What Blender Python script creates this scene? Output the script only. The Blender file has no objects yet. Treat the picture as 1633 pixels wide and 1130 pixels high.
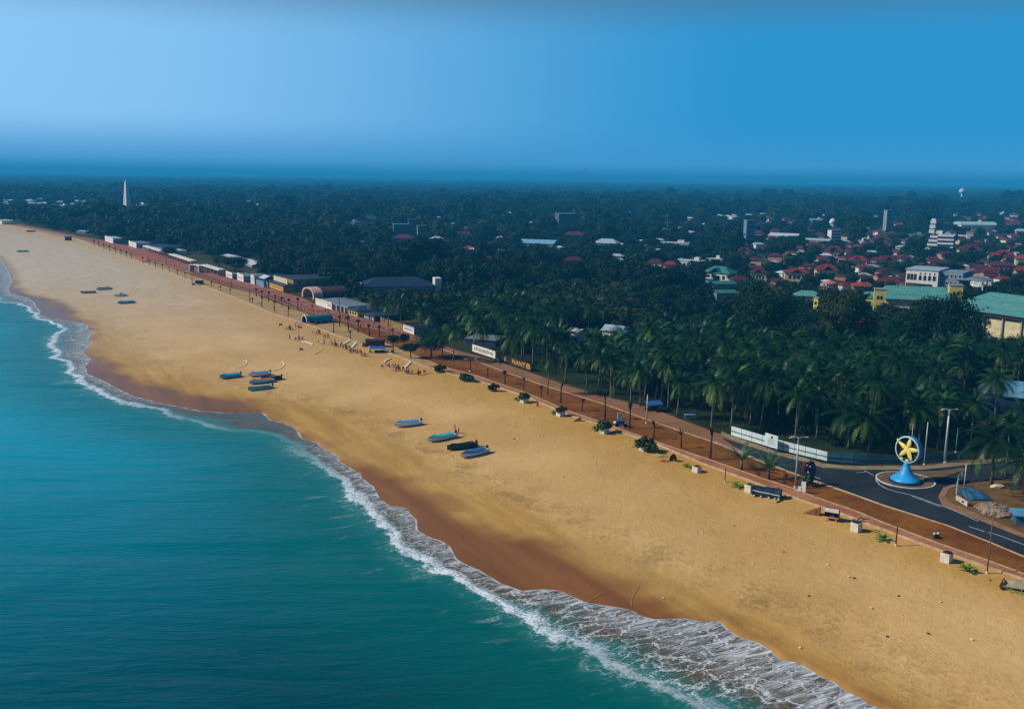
import bpy, math, random
from math import sin, cos, tan, atan, atan2, pi, sqrt, radians, exp, hypot
from bisect import bisect
from mathutils import Vector, Matrix, noise
from mathutils.geometry import tessellate_polygon

random.seed(11)
S = bpy.context.scene
COL = S.collection

# ------------------------------------------------------------------ camera model (a drone 52 m above the beach)
PW, PH, FOC, CAMZ = 1633.0, 1130.0, 1550.0, 52.0
PITCH, ROLL = atan(284 / FOC), atan(0.0135)
_f = Vector((0, cos(PITCH), -sin(PITCH)))
_r0, _u0 = Vector((1, 0, 0)), Vector((0, sin(PITCH), cos(PITCH)))
_r = _r0 * cos(ROLL) + _u0 * sin(ROLL)
_u = _u0 * cos(ROLL) - _r0 * sin(ROLL)
CAM = Vector((0, 0, CAMZ))


def P(px, py, z=0.0):
    """where the sight line through a photo position meets height z"""
    d = _f + _r * ((px - PW / 2) / FOC) - _u * ((py - PH / 2) / FOC)
    t = (z - CAMZ) / d.z
    return Vector((d.x * t, d.y * t, z))


def PJ(p):
    d = Vector(p) - CAM
    w = d.dot(_f)
    if w < 1:
        return (-9999, -9999, w)
    return (PW / 2 + FOC * d.dot(_r) / w, PH / 2 - FOC * d.dot(_u) / w, w)


def yh(px):
    return 269.0 + 0.0135 * px


def hgt(px, py, n):
    """metres that n photo pixels span upright at the ground position px,py"""
    return n / (py - yh(px)) * CAMZ


cam_d = bpy.data.cameras.new('camera')
cam = bpy.data.objects.new('camera', cam_d)
COL.objects.link(cam)
cam_d.sensor_width = 36
cam_d.sensor_fit = 'HORIZONTAL'
cam_d.lens = FOC / PW * 36
cam_d.clip_start, cam_d.clip_end = 1.0, 90000
cam.matrix_world = Matrix(((_r.x, _u.x, -_f.x, 0), (_r.y, _u.y, -_f.y, 0), (_r.z, _u.z, -_f.z, CAMZ), (0, 0, 0, 1)))
S.camera = cam

# ------------------------------------------------------------------ light
SUN_EL, SUN_AZ = radians(38), radians(-95)       # azimuth measured from +Y towards +X: the sun stands over the sea
sd = Vector((sin(SUN_AZ) * cos(SUN_EL), cos(SUN_AZ) * cos(SUN_EL), sin(SUN_EL)))
sl = bpy.data.lights.new('sun', 'SUN')
sun = bpy.data.objects.new('sun', sl)
COL.objects.link(sun)
sl.energy, sl.angle, sl.color = 4.4, radians(0.5), (1, 0.91, 0.76)
sun.rotation_euler = sd.to_track_quat('Z', 'Y').to_euler()
wd = bpy.data.worlds.new('World')
S.world = wd
wd.use_nodes = True
nt = wd.node_tree
sky = nt.nodes.new('ShaderNodeTexSky')
sky.sky_type = 'NISHITA'
sky.sun_disc = False
sky.sun_elevation = SUN_EL
sky.sun_rotation = SUN_AZ
sky.air_density, sky.dust_density, sky.ozone_density = 1.0, 0.35, 4.0
bg = nt.nodes['Background']
bg.inputs['Strength'].default_value = 0.09
hs = nt.nodes.new('ShaderNodeMix')
hs.data_type, hs.blend_type = 'RGBA', 'MULTIPLY'
hs.inputs[0].default_value = 1.0
hs.inputs[7].default_value = (0.15, 0.46, 0.80, 1)
nt.links.new(sky.outputs[0], hs.inputs[6])
# low in the sky the sea haze closes in: paler towards the sun, deeper blue away from it
tc = nt.nodes.new('ShaderNodeTexCoord')
sx = nt.nodes.new('ShaderNodeSeparateXYZ')
nt.links.new(tc.outputs['Generated'], sx.inputs[0])


def wmap(src, a, b, lo, hi):
    n = nt.nodes.new('ShaderNodeMapRange')
    n.interpolation_type = 'SMOOTHSTEP'
    nt.links.new(src, n.inputs[0])
    for k, v in zip((1, 2, 3, 4), (a, b, lo, hi)):
        n.inputs[k].default_value = v
    return n.outputs[0]


def wmix(fac, a, b):
    n = nt.nodes.new('ShaderNodeMix')
    n.data_type = 'RGBA'
    for k, v in ((0, fac), (6, a), (7, b)):
        if isinstance(v, tuple):
            n.inputs[k].default_value = v
        else:
            nt.links.new(v, n.inputs[k])
    return n.outputs[2]


KS = 1 / 0.09
az = wmix(wmap(sx.outputs[0], -0.52, 0.26, 0.0, 1.0), (0.27 * KS, 0.58 * KS, 0.93 * KS, 1), (0.028 * KS, 0.30 * KS, 0.63 * KS, 1))
low = wmix(wmap(sx.outputs[2], 0.0, 0.06, 0.0, 1.0), (0.055 * KS, 0.31 * KS, 0.63 * KS, 1), az)
low = wmix(wmap(sx.outputs[2], -0.004, 0.015, 0.0, 1.0), (0.019 * KS, 0.20 * KS, 0.42 * KS, 1), low)
low = wmix(wmap(sx.outputs[2], 0.125, 0.195, 0.0, 0.72), low, (0.085 * KS, 0.15 * KS, 0.22 * KS, 1))
fin = wmix(wmap(sx.outputs[2], 0.20, 0.55, 0.0, 1.0), low, hs.outputs[2])
nt.links.new(fin, bg.inputs['Color'])
S.view_settings.view_transform = 'Standard'
S.view_settings.look = 'None'
S.view_settings.exposure = 0.0
S.view_settings.gamma = 1.0
S.view_settings.use_curve_mapping = False
S.cycles.volume_bounces = 0
S.cycles.max_bounces = 5
S.cycles.diffuse_bounces = 2
S.cycles.glossy_bounces = 2
S.cycles.transparent_max_bounces = 6


# ------------------------------------------------------------------ materials
class N:
    def __init__(s, name):
        s.m = bpy.data.materials.new(name)
        s.m.use_nodes = True
        s.t = s.m.node_tree
        s.b = s.t.nodes['Principled BSDF']
        s.o = s.t.nodes['Material Output']

    def n(s, t):
        return s.t.nodes.new(t)

    def put(s, sock, v):
        if v is None:
            return
        if isinstance(v, bpy.types.NodeSocket):
            s.t.links.new(v, sock)
        else:
            if isinstance(v, (tuple, list)) and len(v) == 3 and sock.type == 'RGBA':
                v = (*v, 1)
            sock.default_value = v

    def math(s, op, a, b=None, c=None, clamp=False):
        n = s.n('ShaderNodeMath')
        n.operation = op
        n.use_clamp = clamp
        s.put(n.inputs[0], a)
        s.put(n.inputs[1], b)
        s.put(n.inputs[2], c)
        return n.outputs[0]

    def mul(s, *a):
        o = a[0]
        for x in a[1:]:
            o = s.math('MULTIPLY', o, x)
        return o

    def add(s, *a):
        o = a[0]
        for x in a[1:]:
            o = s.math('ADD', o, x)
        return o

    def step(s, v, lo, hi, a=0.0, b=1.0):
        n = s.n('ShaderNodeMapRange')
        n.interpolation_type = 'SMOOTHSTEP'
        s.put(n.inputs[0], v)
        for k, x in zip((1, 2, 3, 4), (lo, hi, a, b)):
            s.put(n.inputs[k], x)
        return n.outputs[0]

    def mix(s, fac, a, b, mode='MIX'):
        n = s.n('ShaderNodeMix')
        n.data_type, n.blend_type = 'RGBA', mode
        s.put(n.inputs[0], fac)
        s.put(n.inputs[6], a)
        s.put(n.inputs[7], b)
        return n.outputs[2]

    def attr(s, name):
        n = s.n('ShaderNodeAttribute')
        n.attribute_name = name
        return n.outputs['Fac']

    def obj(s):
        return s.n('ShaderNodeTexCoord').outputs['Object']

    def pos(s):
        return s.n('ShaderNodeNewGeometry').outputs['Position']

    def xyz(s, x, y, z=0.0):
        n = s.n('ShaderNodeCombineXYZ')
        for k, v in enumerate((x, y, z)):
            s.put(n.inputs[k], v)
        return n.outputs[0]

    def vmap(s, vec, scale=(1, 1, 1), rz=0.0):
        n = s.n('ShaderNodeMapping')
        s.put(n.inputs['Vector'], vec)
        n.inputs['Scale'].default_value = scale
        n.inputs['Rotation'].default_value = (0, 0, rz)
        return n.outputs[0]

    def vadd(s, a, b, k=1.0):
        m = s.n('ShaderNodeVectorMath')
        m.operation = 'MULTIPLY_ADD'
        s.put(m.inputs[0], b)
        m.inputs[1].default_value = (k, k, k)
        s.put(m.inputs[2], a)
        return m.outputs[0]

    def noise(s, vec, scale, detail=3.0, rough=0.55, dist=0.0, col=False):
        n = s.n('ShaderNodeTexNoise')
        s.put(n.inputs['Vector'], vec)
        n.inputs['Scale'].default_value = scale
        n.inputs['Detail'].default_value = detail
        n.inputs['Roughness'].default_value = rough
        n.inputs['Distortion'].default_value = dist
        return n.outputs['Color' if col else 'Fac']

    def voro(s, vec, scale, feat='DISTANCE_TO_EDGE', rnd=1.0):
        n = s.n('ShaderNodeTexVoronoi')
        n.feature = feat
        s.put(n.inputs['Vector'], vec)
        n.inputs['Scale'].default_value = scale
        n.inputs['Randomness'].default_value = rnd
        return n.outputs['Distance']

    def ramp(s, v, stops):
        n = s.n('ShaderNodeValToRGB')
        e = n.color_ramp.elements
        while len(e) < len(stops):
            e.new(0.5)
        for k, (p, c) in enumerate(stops):
            e[k].position = p
            e[k].color = (*c, 1)
        s.put(n.inputs[0], v)
        return n.outputs[0]

    def bump(s, h, strength, dist=0.1, nrm=None):
        n = s.n('ShaderNodeBump')
        s.put(n.inputs['Strength'], strength)
        n.inputs['Distance'].default_value = dist
        s.put(n.inputs['Height'], h)
        s.put(n.inputs['Normal'], nrm)
        return n.outputs[0]

    def out(s, col=None, rough=None, normal=None, spec=None, metal=None):
        s.put(s.b.inputs['Base Color'], col)
        s.put(s.b.inputs['Roughness'], rough)
        s.put(s.b.inputs['Normal'], normal)
        s.put(s.b.inputs['Specular IOR Level'], spec)
        s.put(s.b.inputs['Metallic'], metal)
        return s.m


def rgb(h, k=1.0):
    """sRGB hex to linear"""
    o = []
    for i in (0, 2, 4):
        c = int(h[i:i + 2], 16) / 255
        o.append((c / 12.92 if c <= 0.04045 else ((c + 0.055) / 1.055) ** 2.4) * k)
    return tuple(o)


_mc = {}


def paint(name, c, rough=0.6, wear=0.25, scale=1.2, bump=0.15, metal=0.0, spec=0.35):
    """paint, cloth, wood or metal with uneven wear of its own"""
    if name in _mc:
        return _mc[name]
    g = N(name)
    o = g.obj()
    w = g.noise(o, scale, 5, 0.65)
    dark = tuple(x * (1 - wear) for x in c)
    lite = tuple(min(1, x * (1 + wear * 0.5) + 0.004) for x in c)
    col = g.mix(g.step(w, 0.3, 0.7), dark, lite)
    nb = g.noise(o, scale * 9, 3)
    _mc[name] = g.out(col, rough, g.bump(nb, bump, 0.02), spec, metal)
    return _mc[name]


def sheet(name, c, axis=0, pitch=0.5, rough=0.5):
    """corrugated or seamed sheet roofing"""
    if name in _mc:
        return _mc[name]
    g = N(name)
    o = g.obj()
    n = g.n('ShaderNodeSeparateXYZ')
    g.put(n.inputs[0], o)
    w = g.math('SINE', g.mul(n.outputs[axis], 2 * pi / pitch))
    st = g.noise(g.vmap(o, (0.8, 0.8, 0.8)), 0.9, 6, 0.7)
    seam = g.step(g.math('SINE', g.mul(n.outputs[1 - axis], 2 * pi / (pitch * 6))), 0.94, 0.99)
    col = g.mix(g.step(st, 0.25, 0.75), tuple(x * 0.62 for x in c), tuple(min(1, x * 1.12) for x in c))
    col = g.mix(g.mul(seam, 0.45), col, tuple(x * 0.35 for x in c))
    col = g.mix(g.step(w, 0.2, 1.0, 0, 0.25), col, tuple(x * 0.5 for x in c))
    _mc[name] = g.out(col, rough, g.bump(w, 0.35, 0.05), 0.4)
    return _mc[name]


def tiles(name, c):
    if name in _mc:
        return _mc[name]
    g = N(name)
    o = g.obj()
    n = g.n('ShaderNodeSeparateXYZ')
    g.put(n.inputs[0], o)
    w = g.math('SINE', g.mul(n.outputs[2], 2 * pi / 0.45))
    st = g.noise(o, 0.7, 6, 0.7)
    fine = g.noise(o, 4.0, 3)
    col = g.mix(g.step(st, 0.3, 0.72), tuple(x * 0.5 for x in c), tuple(min(1, x * 1.25) for x in c))
    col = g.mix(g.step(fine, 0.4, 0.8, 0, 0.4), col, tuple(x * 0.6 for x in c))
    _mc[name] = g.out(col, 0.75, g.bump(w, 0.4, 0.05), 0.2)
    return _mc[name]


def leafmat(name, stops, rough=0.5, spec=0.3, thru=0.25):
    """foliage: colour varies from tree to tree and from clump to clump"""
    g = N(name)
    oi = g.n('ShaderNodeObjectInfo')
    o = g.obj()
    big = g.noise(o, 0.35, 2)
    fine = g.noise(o, 2.2, 2)
    v = g.add(g.mul(oi.outputs['Random'], 0.55), g.mul(g.step(big, 0.3, 0.7), 0.25), g.mul(g.step(fine, 0.3, 0.7), 0.2))
    col = g.ramp(v, stops)
    m = g.out(col, rough, None, spec)
    tr = g.n('ShaderNodeBsdfTranslucent')
    g.put(tr.inputs['Color'], col)
    mx = g.n('ShaderNodeMixShader')
    mx.inputs[0].default_value = thru
    g.put(mx.inputs[1], g.b.outputs[0])
    g.put(mx.inputs[2], tr.outputs[0])
    g.t.links.new(mx.outputs[0], g.o.inputs['Surface'])
    return m


# ------------------------------------------------------------------ mesh helpers
class MB:
    def __init__(s):
        s.v, s.f = [], []

    def add(s, vs, fs):
        k = len(s.v)
        s.v += [tuple(x) for x in vs]
        s.f += [tuple(i + k for i in q) for q in fs]
        return s

    def box(s, c, d, rz=0.0, top=1.0, M=None):
        """box centred at c in x,y standing on c.z; top = scale of the upper face"""
        hx, hy = d[0] / 2, d[1] / 2
        vs = []
        for z, k in ((0, 1), (d[2], top)):
            for x, y in ((-hx, -hy), (hx, -hy), (hx, hy), (-hx, hy)):
                x, y = x * k, y * k
                q = Vector((c[0] + x * cos(rz) - y * sin(rz), c[1] + x * sin(rz) + y * cos(rz), c[2] + z))
                vs.append(M @ q if M else q)
        return s.add(vs, [(3, 2, 1, 0), (4, 5, 6, 7), (0, 1, 5, 4), (1, 2, 6, 5), (2, 3, 7, 6), (3, 0, 4, 7)])

    def tube(s, pts, rad, n=8, cap=True):
        pts = [Vector(p) for p in pts]
        if not isinstance(rad, (list, tuple)):
            rad = [rad] * len(pts)
        vs, fs = [], []
        for i, p in enumerate(pts):
            d = (pts[min(i + 1, len(pts) - 1)] - pts[max(i - 1, 0)]).normalized()
            a = d.cross(Vector((0, 0, 1)) if abs(d.z) < 0.95 else Vector((1, 0, 0))).normalized()
            b = d.cross(a)
            for k in range(n):
                t = 2 * pi * k / n
                vs.append(p + (a * cos(t) + b * sin(t)) * rad[i])
        for i in range(len(pts) - 1):
            for k in range(n):
                fs.append((i * n + k, i * n + (k + 1) % n, (i + 1) * n + (k + 1) % n, (i + 1) * n + k))
        if cap:
            fs.append(tuple(range(n))[::-1])
            fs.append(tuple((len(pts) - 1) * n + k for k in range(n)))
        return s.add(vs, fs)

    def lathe(s, prof, n=24, c=(0, 0, 0)):
        vs, fs = [], []
        for r, z in prof:
            for k in range(n):
                t = 2 * pi * k / n
                vs.append((c[0] + r * cos(t), c[1] + r * sin(t), c[2] + z))
        for i in range(len(prof) - 1):
            for k in range(n):
                fs.append((i * n + k, i * n + (k + 1) % n, (i + 1) * n + (k + 1) % n, (i + 1) * n + k))
        if prof[0][0] > 0.01:
            fs.append(tuple(range(n))[::-1])
        if prof[-1][0] > 0.01:
            fs.append(tuple((len(prof) - 1) * n + k for k in range(n)))
        return s.add(vs, fs)

    def ball(s, c, r, n=8, m=5, squash=(1, 1, 1), jit=0.0, rnd=random):
        vs, fs = [], []
        for i in range(m + 1):
            a = -pi / 2 + pi * i / m
            for k in range(n):
                t = 2 * pi * k / n
                q = 1 + (rnd.uniform(-jit, jit) if 0 < i < m else 0)
                vs.append((c[0] + r * q * cos(a) * cos(t) * squash[0], c[1] + r * q * cos(a) * sin(t) * squash[1], c[2] + r * q * sin(a) * squash[2]))
        for i in range(m):
            for k in range(n):
                fs.append((i * n + k, i * n + (k + 1) % n, (i + 1) * n + (k + 1) % n, (i + 1) * n + k))
        return s.add(vs, fs)

    def prism(s, poly, z0, z1):
        n = len(poly)
        vs = [(x, y, z0) for x, y in poly] + [(x, y, z1) for x, y in poly]
        fs = [(i, (i + 1) % n, n + (i + 1) % n, n + i) for i in range(n)]
        tri = tessellate_polygon([[Vector((x, y, 0)) for x, y in poly]])
        fs += [tuple(n + i for i in t) for t in tri] + [tuple(t)[::-1] for t in tri]
        return s.add(vs, fs)

    def hip(s, w, d, z, h, over=0.4, ridge=0.5, c=(0, 0)):
        """hipped roof on a w x d plan; ridge = share of the long side the ridge spans"""
        x, y = w / 2 + over, d / 2 + over
        cx, cy = c
        if w >= d:
            a, b = (-w / 2 * ridge, 0), (w / 2 * ridge, 0)
        else:
            a, b = (0, -d / 2 * ridge), (0, d / 2 * ridge)
        t = 0.15
        vs = [(-x, -y, z), (x, -y, z), (x, y, z), (-x, y, z), (-x, -y, z + t), (x, -y, z + t), (x, y, z + t), (-x, y, z + t), (*a, z + h), (*b, z + h)]
        vs = [(q[0] + cx, q[1] + cy, q[2]) for q in vs]
        fs = [(3, 2, 1, 0), (0, 1, 5, 4), (1, 2, 6, 5), (2, 3, 7, 6), (3, 0, 4, 7)]
        if w >= d:
            fs += [(4, 5, 9, 8), (5, 6, 9), (6, 7, 8, 9), (7, 4, 8)]
        else:
            fs += [(4, 5, 8), (5, 6, 9, 8), (6, 7, 9), (7, 4, 8, 9)]
        return s.add(vs, fs)

    def gable(s, w, d, z, h, over=0.4, t=0.15, c=(0, 0)):
        """gabled roof, ridge along x"""
        x, y = w / 2 + over, d / 2 + over
        cx, cy = c
        pr = [(-y, z), (0, z + h), (y, z), (y, z + t), (0, z + h + t), (-y, z + t)]
        vs = [(-x + cx, p[0] + cy, p[1]) for p in pr] + [(x + cx, p[0] + cy, p[1]) for p in pr]
        fs = [(i, (i + 1) % 6, 6 + (i + 1) % 6, 6 + i) for i in range(6)]
        fs += [(0, 5, 4, 1), (1, 4, 3, 2), (7, 10, 11, 6), (8, 9, 10, 7)]
        return s.add(vs, fs)

    def mesh(s, name, m, smooth=False):
        me = bpy.data.meshes.new(name)
        me.from_pydata(s.v, [], s.f)
        me.materials.append(m)
        if smooth:
            me.polygons.foreach_set('use_smooth', [True] * len(me.polygons))
        me.update()
        return me

    def build(s, name, m, parent=None, smooth=False):
        o = bpy.data.objects.new(name, s.mesh(name, m, smooth))
        COL.objects.link(o)
        if parent:
            o.parent = parent
        return o


def tag(o, label=None, cat=None, group=None, kind=None):
    if label:
        o['label'] = label
    if cat:
        o['category'] = cat
    if group:
        o['group'] = group
    if kind:
        o['kind'] = kind
    return o


def empty(name, loc, rz, label, cat, group=None):
    o = bpy.data.objects.new(name, None)
    o.empty_display_size = 0.3
    COL.objects.link(o)
    o.location = loc
    o.rotation_euler = (0, 0, rz)
    return tag(o, label, cat, group)


KIDS = {}


def kids(o):
    if o.name not in KIDS:
        KIDS[o.name] = list(o.children)
    return KIDS[o.name]


def dup(o, loc=None, rz=None, label=None, scale=None, group=None, swap=None):
    """copy a thing with its parts and their sub-parts"""
    c = o.copy()
    COL.objects.link(c)
    for ch in kids(o):
        d = ch.copy()
        COL.objects.link(d)
        d.parent = c
        if swap and ch.name.split('.')[0] in swap:
            d.data = d.data.copy()
            d.data.materials[0] = swap[ch.name.split('.')[0]]
        for g in kids(ch):
            e = g.copy()
            COL.objects.link(e)
            e.parent = d
    if loc is not None:
        c.location = loc
    if rz is not None:
        c.rotation_euler = (0, 0, rz)
    if scale is not None:
        c.scale = (scale,) * 3 if not isinstance(scale, tuple) else scale
    if label:
        c['label'] = label
    if group:
        c['group'] = group
    return c


def text(name, s, size, m, parent, M, extrude=0.02, width=None):
    cu = bpy.data.curves.new(name, 'FONT')
    cu.body = s
    cu.size = size
    cu.extrude = extrude
    cu.align_x = 'CENTER'
    cu.align_y = 'CENTER'
    t = bpy.data.objects.new(name + '_src', cu)
    COL.objects.link(t)
    dg = bpy.context.evaluated_depsgraph_get()
    me = bpy.data.meshes.new_from_object(t.evaluated_get(dg))
    bpy.data.objects.remove(t)
    bpy.data.curves.remove(cu)
    if width:
        xs = [v.co.x for v in me.vertices]
        k = width / (max(xs) - min(xs))
        for v in me.vertices:
            v.co.x *= k
    me.transform(M)
    me.materials.clear()
    me.materials.append(m)
    o = bpy.data.objects.new(name, me)
    COL.objects.link(o)
    o.parent = parent
    return o


def inside(p, poly):
    x, y = p[0], p[1]
    c = False
    j = len(poly) - 1
    for i in range(len(poly)):
        a, b = poly[i], poly[j]
        if (a[1] > y) != (b[1] > y) and x < (b[0] - a[0]) * (y - a[1]) / (b[1] - a[1]) + a[0]:
            c = not c
        j = i
    return c
# ------------------------------------------------------------------ the coast in plan: u runs along the shore, v inland
ZS = -0.8                                        # sea level
O0 = P(1400, 1130)
EU = (P(119, 379) - O0).normalized()
EV = Vector((EU.y, -EU.x, 0))


def UV(p):
    q = Vector((p[0], p[1], 0)) - Vector((O0.x, O0.y, 0))
    return q.dot(EU), q.dot(EV)


def XY(u, v, z=0.0):
    q = O0 + EU * u + EV * v
    return Vector((q.x, q.y, z))


class Line:
    def __init__(s, px, z):
        pts = sorted(UV(P(x, y, z)) for x, y in px)
        s.u = []
        s.v = []
        for a, b in pts:
            if s.u and a - s.u[-1] < 0.05:
                continue
            s.u.append(a)
            s.v.append(b)

    def __call__(s, u):
        if u <= s.u[0]:
            return s.v[0]
        if u >= s.u[-1]:
            return s.v[-1]
        i = bisect(s.u, u) - 1
        t = (u - s.u[i]) / (s.u[i + 1] - s.u[i])
        return s.v[i] + (s.v[i + 1] - s.v[i]) * t


FAR = [(-400, 350), (-150, 388), (-60, 402)]
A_PX = FAR + [(0, 412), (14, 433), (20, 450), (14, 458), (16, 468), (32, 472), (45, 475), (57, 484), (56, 488), (65, 496), (63, 502), (79, 508), (102, 511), (134, 514), (141, 519), (139, 525),
    (150, 527.5), (146, 533), (139, 543), (146.5, 545.5), (138, 556), (132, 562), (146, 573), (136, 584), (140, 596), (163.5, 606), (183, 617), (212, 631), (250, 641), (268, 645), (297, 650),
    (320, 655), (367, 658.5), (397, 657), (417, 656.7), (423, 660), (431.5, 669), (455, 675), (474, 684), (482.7, 699), (507, 706), (519, 716.6), (538, 726), (542, 735), (556, 744), (576, 755), (576, 761),
    (596, 775), (605, 793), (620, 805), (651, 810), (652.6, 817.7), (665, 828), (666, 845), (685, 856), (704.6, 862), (718, 871), (727.6, 889.6), (738, 897), (764, 908), (798, 929), (834, 942), (870, 938), (895, 942),
    (933, 959.6), (967, 965), (1005, 971), (1024, 982), (1050.6, 988), (1085, 984), (1115, 990), (1134, 994), (1149, 990), (1161, 1003), (1180, 1015), (1210, 1024), (1229, 1035.5), (1244, 1051), (1275, 1056),
    (1305, 1075), (1331.5, 1087), (1350.5, 1102), (1377, 1113), (1381, 1121), (1407, 1128.5), (1500, 1175), (1700, 1270), (2200, 1500)]
B_PX = [(-400, 352), (-150, 393), (-60, 420), (0, 481), (30, 484), (48, 493), (58, 505), (85, 515), (105, 524), (84, 540), (78, 553), (100, 562), (84, 570), (110, 577), (114, 590), (125, 606), (150, 620), (180, 635),
    (215, 645), (255, 653), (300, 668), (340, 681), (400, 688), (445, 694), (470, 707), (490, 726), (520, 745), (545, 765), (565, 790), (590, 815), (615, 838), (625, 858), (660, 882), (720, 917), (780, 948), (830, 974),
    (849, 984), (876, 1002), (906, 1018), (952, 1034), (963, 1056), (1013, 1074), (1058, 1096), (1088, 1106), (1141, 1132), (1250, 1190), (1500, 1330), (2000, 1600)]
C_PX = FAR + [(0, 408), (18, 430), (26, 452), (40, 466), (85, 478), (93, 482), (115, 493), (127, 506), (143, 514), (152, 527), (149, 545), (146, 560), (161, 572), (187, 582), (197, 597), (212, 606), (250, 613), (320, 629),
    (345, 633), (370, 635.6), (389, 639), (402, 647), (420, 654), (456, 671), (476, 680), (500, 697), (544, 728), (571, 738), (608, 749), (627, 761), (651, 767), (666, 782), (700, 798), (737, 813), (767, 828), (807, 844), (838, 857),
    (864, 863), (902, 888), (948, 904), (960, 916), (1012, 929), (1035, 948), (1066, 954), (1081, 969), (1126, 974), (1151, 984), (1180, 1006), (1244, 1044), (1305, 1070), (1377, 1108), (1420, 1128), (1500, 1168), (1700, 1262), (2200, 1490)]
D_PX = [(-150, 372), (20, 420), (60, 450), (150, 487), (195, 520), (240, 570), (320, 602), (394, 619), (462, 634), (530, 652), (596, 678), (630, 694), (675, 718), (721, 742), (767, 770), (813, 784), (853, 807), (900, 828), (944, 846),
    (1012, 876), (1066, 901), (1130, 928), (1199, 958), (1255, 981), (1312, 1000), (1350, 1022), (1420, 1064), (1500, 1106), (1640, 1180), (1900, 1300)]
L1_PX = [(-400, 300), (-150, 332), (0, 356.5), (30, 361), (60, 368), (90, 376), (119, 380), (144, 389), (173.5, 399.5), (209, 412), (232, 420), (267.5, 432), (290, 442), (332, 458), (393, 482), (431, 499), (470, 511), (503, 522),
    (554, 541), (576, 549), (620, 563), (680, 585), (719, 597), (777, 612), (847, 636), (913.6, 665), (952.5, 676.6), (976, 685), (1045, 708), (1116, 738.5), (1188, 764.6), (1286, 801.6), (1333, 817), (1391, 839), (1450, 861),
    (1508, 882), (1574, 905.5), (1633, 925), (1700, 947), (1900, 1012), (2300, 1142)]
L2_PX = [(-400, 299), (-150, 331), (0, 355), (60, 366), (119, 378.6), (156, 389.5), (188, 399.5), (238, 416.5), (276, 428.5), (309, 440), (367, 459), (399, 467), (431, 479), (473, 495), (528, 513.7), (547, 517.5), (584, 534), (617, 547),
    (680, 573), (719, 589), (758, 599), (847, 630), (904, 655), (962, 674.7), (995, 687), (1047.6, 705.5), (1135, 734.7), (1208, 761), (1266, 780), (1301, 794), (1363, 815), (1411, 835), (1489, 864.6), (1574, 894), (1633, 916), (1700, 938), (1900, 1000), (2300, 1126)]
L3_PX = [(-400, 298), (-150, 330), (0, 354), (60, 365), (119, 377.8), (156, 388.5), (188, 398), (238, 415), (276, 427), (309, 437), (367, 455.6), (400, 466), (431, 475), (473, 493), (528, 506), (584, 521), (620, 530), (657, 541), (711, 560),
    (758, 576), (805, 594), (875, 618), (960, 644), (1038, 672), (1135, 705), (1208, 735), (1295, 767.5), (1333, 780), (1411, 808), (1508, 838), (1574, 864), (1633, 889), (1700, 912), (1900, 975), (2300, 1100)]
L4_PX = [(-400, 296), (-150, 328), (0, 352), (60, 363), (122, 376.5), (148, 380), (181, 388), (228, 396), (267, 410), (306, 424), (321, 430), (354, 441), (400, 452), (427, 459), (452, 467), (481, 474), (503, 486), (530, 493), (554, 501),
    (606, 515), (661, 534), (732, 560), (789, 575), (847, 595), (913, 618), (960, 631.5), (1038, 651), (1135, 688), (1194, 708), (1237, 724), (1286, 737), (1315, 746), (1371, 760), (1420, 775), (1537, 818), (1633, 857), (1700, 880), (1900, 940), (2300, 1060)]
LA, LB, LC = Line(A_PX, ZS), Line(B_PX, ZS), Line(C_PX, ZS + 0.3)
LD, L1, L2, L3, L4 = Line(D_PX, 0), Line(L1_PX, 0), Line(L2_PX, 0), Line(L3_PX, 0), Line(L4_PX, 0)


def lines(u):
    l1 = L1(u)
    a = LA(u)
    c = min(max(LC(u), a + 0.4), l1 - 3)
    a = min(a, c - 0.3)
    b = min(LB(u), a - 0.8)
    return b, a, c, l1


def sheet_mesh(name, rows, m, attrs=None, smooth=True):
    """rows[i][j] = xyz; attrs: name -> same-shaped floats"""
    nj = len(rows[0])
    me = bpy.data.meshes.new(name)
    vs = [tuple(p) for r in rows for p in r]
    fs = [(i * nj + j, i * nj + j + 1, (i + 1) * nj + j + 1, (i + 1) * nj + j) for i in range(len(rows) - 1) for j in range(nj - 1)]
    me.from_pydata(vs, [], fs)
    # wind upward
    me.update()
    if me.polygons[len(me.polygons) // 2].normal.z < 0:
        me.flip_normals()
    for k, vals in (attrs or {}).items():
        at = me.attributes.new(k, 'FLOAT', 'POINT')
        at.data.foreach_set('value', [x for r in vals for x in r])
    me.materials.append(m)
    if smooth:
        me.polygons.foreach_set('use_smooth', [True] * len(me.polygons))
    o = bpy.data.objects.new(name, me)
    COL.objects.link(o)
    return o


US = []
x = -140.0
while x < 1500:
    US.append(x)
    x += 0.7 if -30 < x < 260 else (1.6 if -60 < x < 640 else 12)

# ---------------- sand
g = N('sand')
pos = g.pos()
wet0, dd, da, bl, uu, vv = g.attr('wet'), g.attr('dd'), g.attr('da'), g.attr('bl'), g.attr('uu'), g.attr('vv')
uv = g.xyz(uu, vv)
n_big = g.noise(pos, 0.022, 4, 0.55)
n_mid = g.noise(pos, 0.16, 5, 0.62)
n_fine = g.noise(pos, 1.3, 4, 0.7)
n_grain = g.noise(pos, 9.0, 2, 0.7)
strk = g.noise(g.vmap(uv, (0.03, 0.22, 1)), 1.0, 4, 0.6)
dry = g.mix(g.step(n_big, 0.35, 0.68), rgb('c0985a'), rgb('d6b074'))
dry = g.mix(g.mul(g.step(bl, 0.35, 1.0), g.step(n_mid, 0.2, 0.7, 0.5, 0.9)), dry, rgb('b58a38'))
dry = g.mix(g.step(n_fine, 0.42, 0.8, 0, 0.16), dry, rgb('8a6a38'))
dry = g.mix(g.step(n_fine, 0.56, 0.3, 0, 0.22), dry, rgb('d6b98a'))
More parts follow.
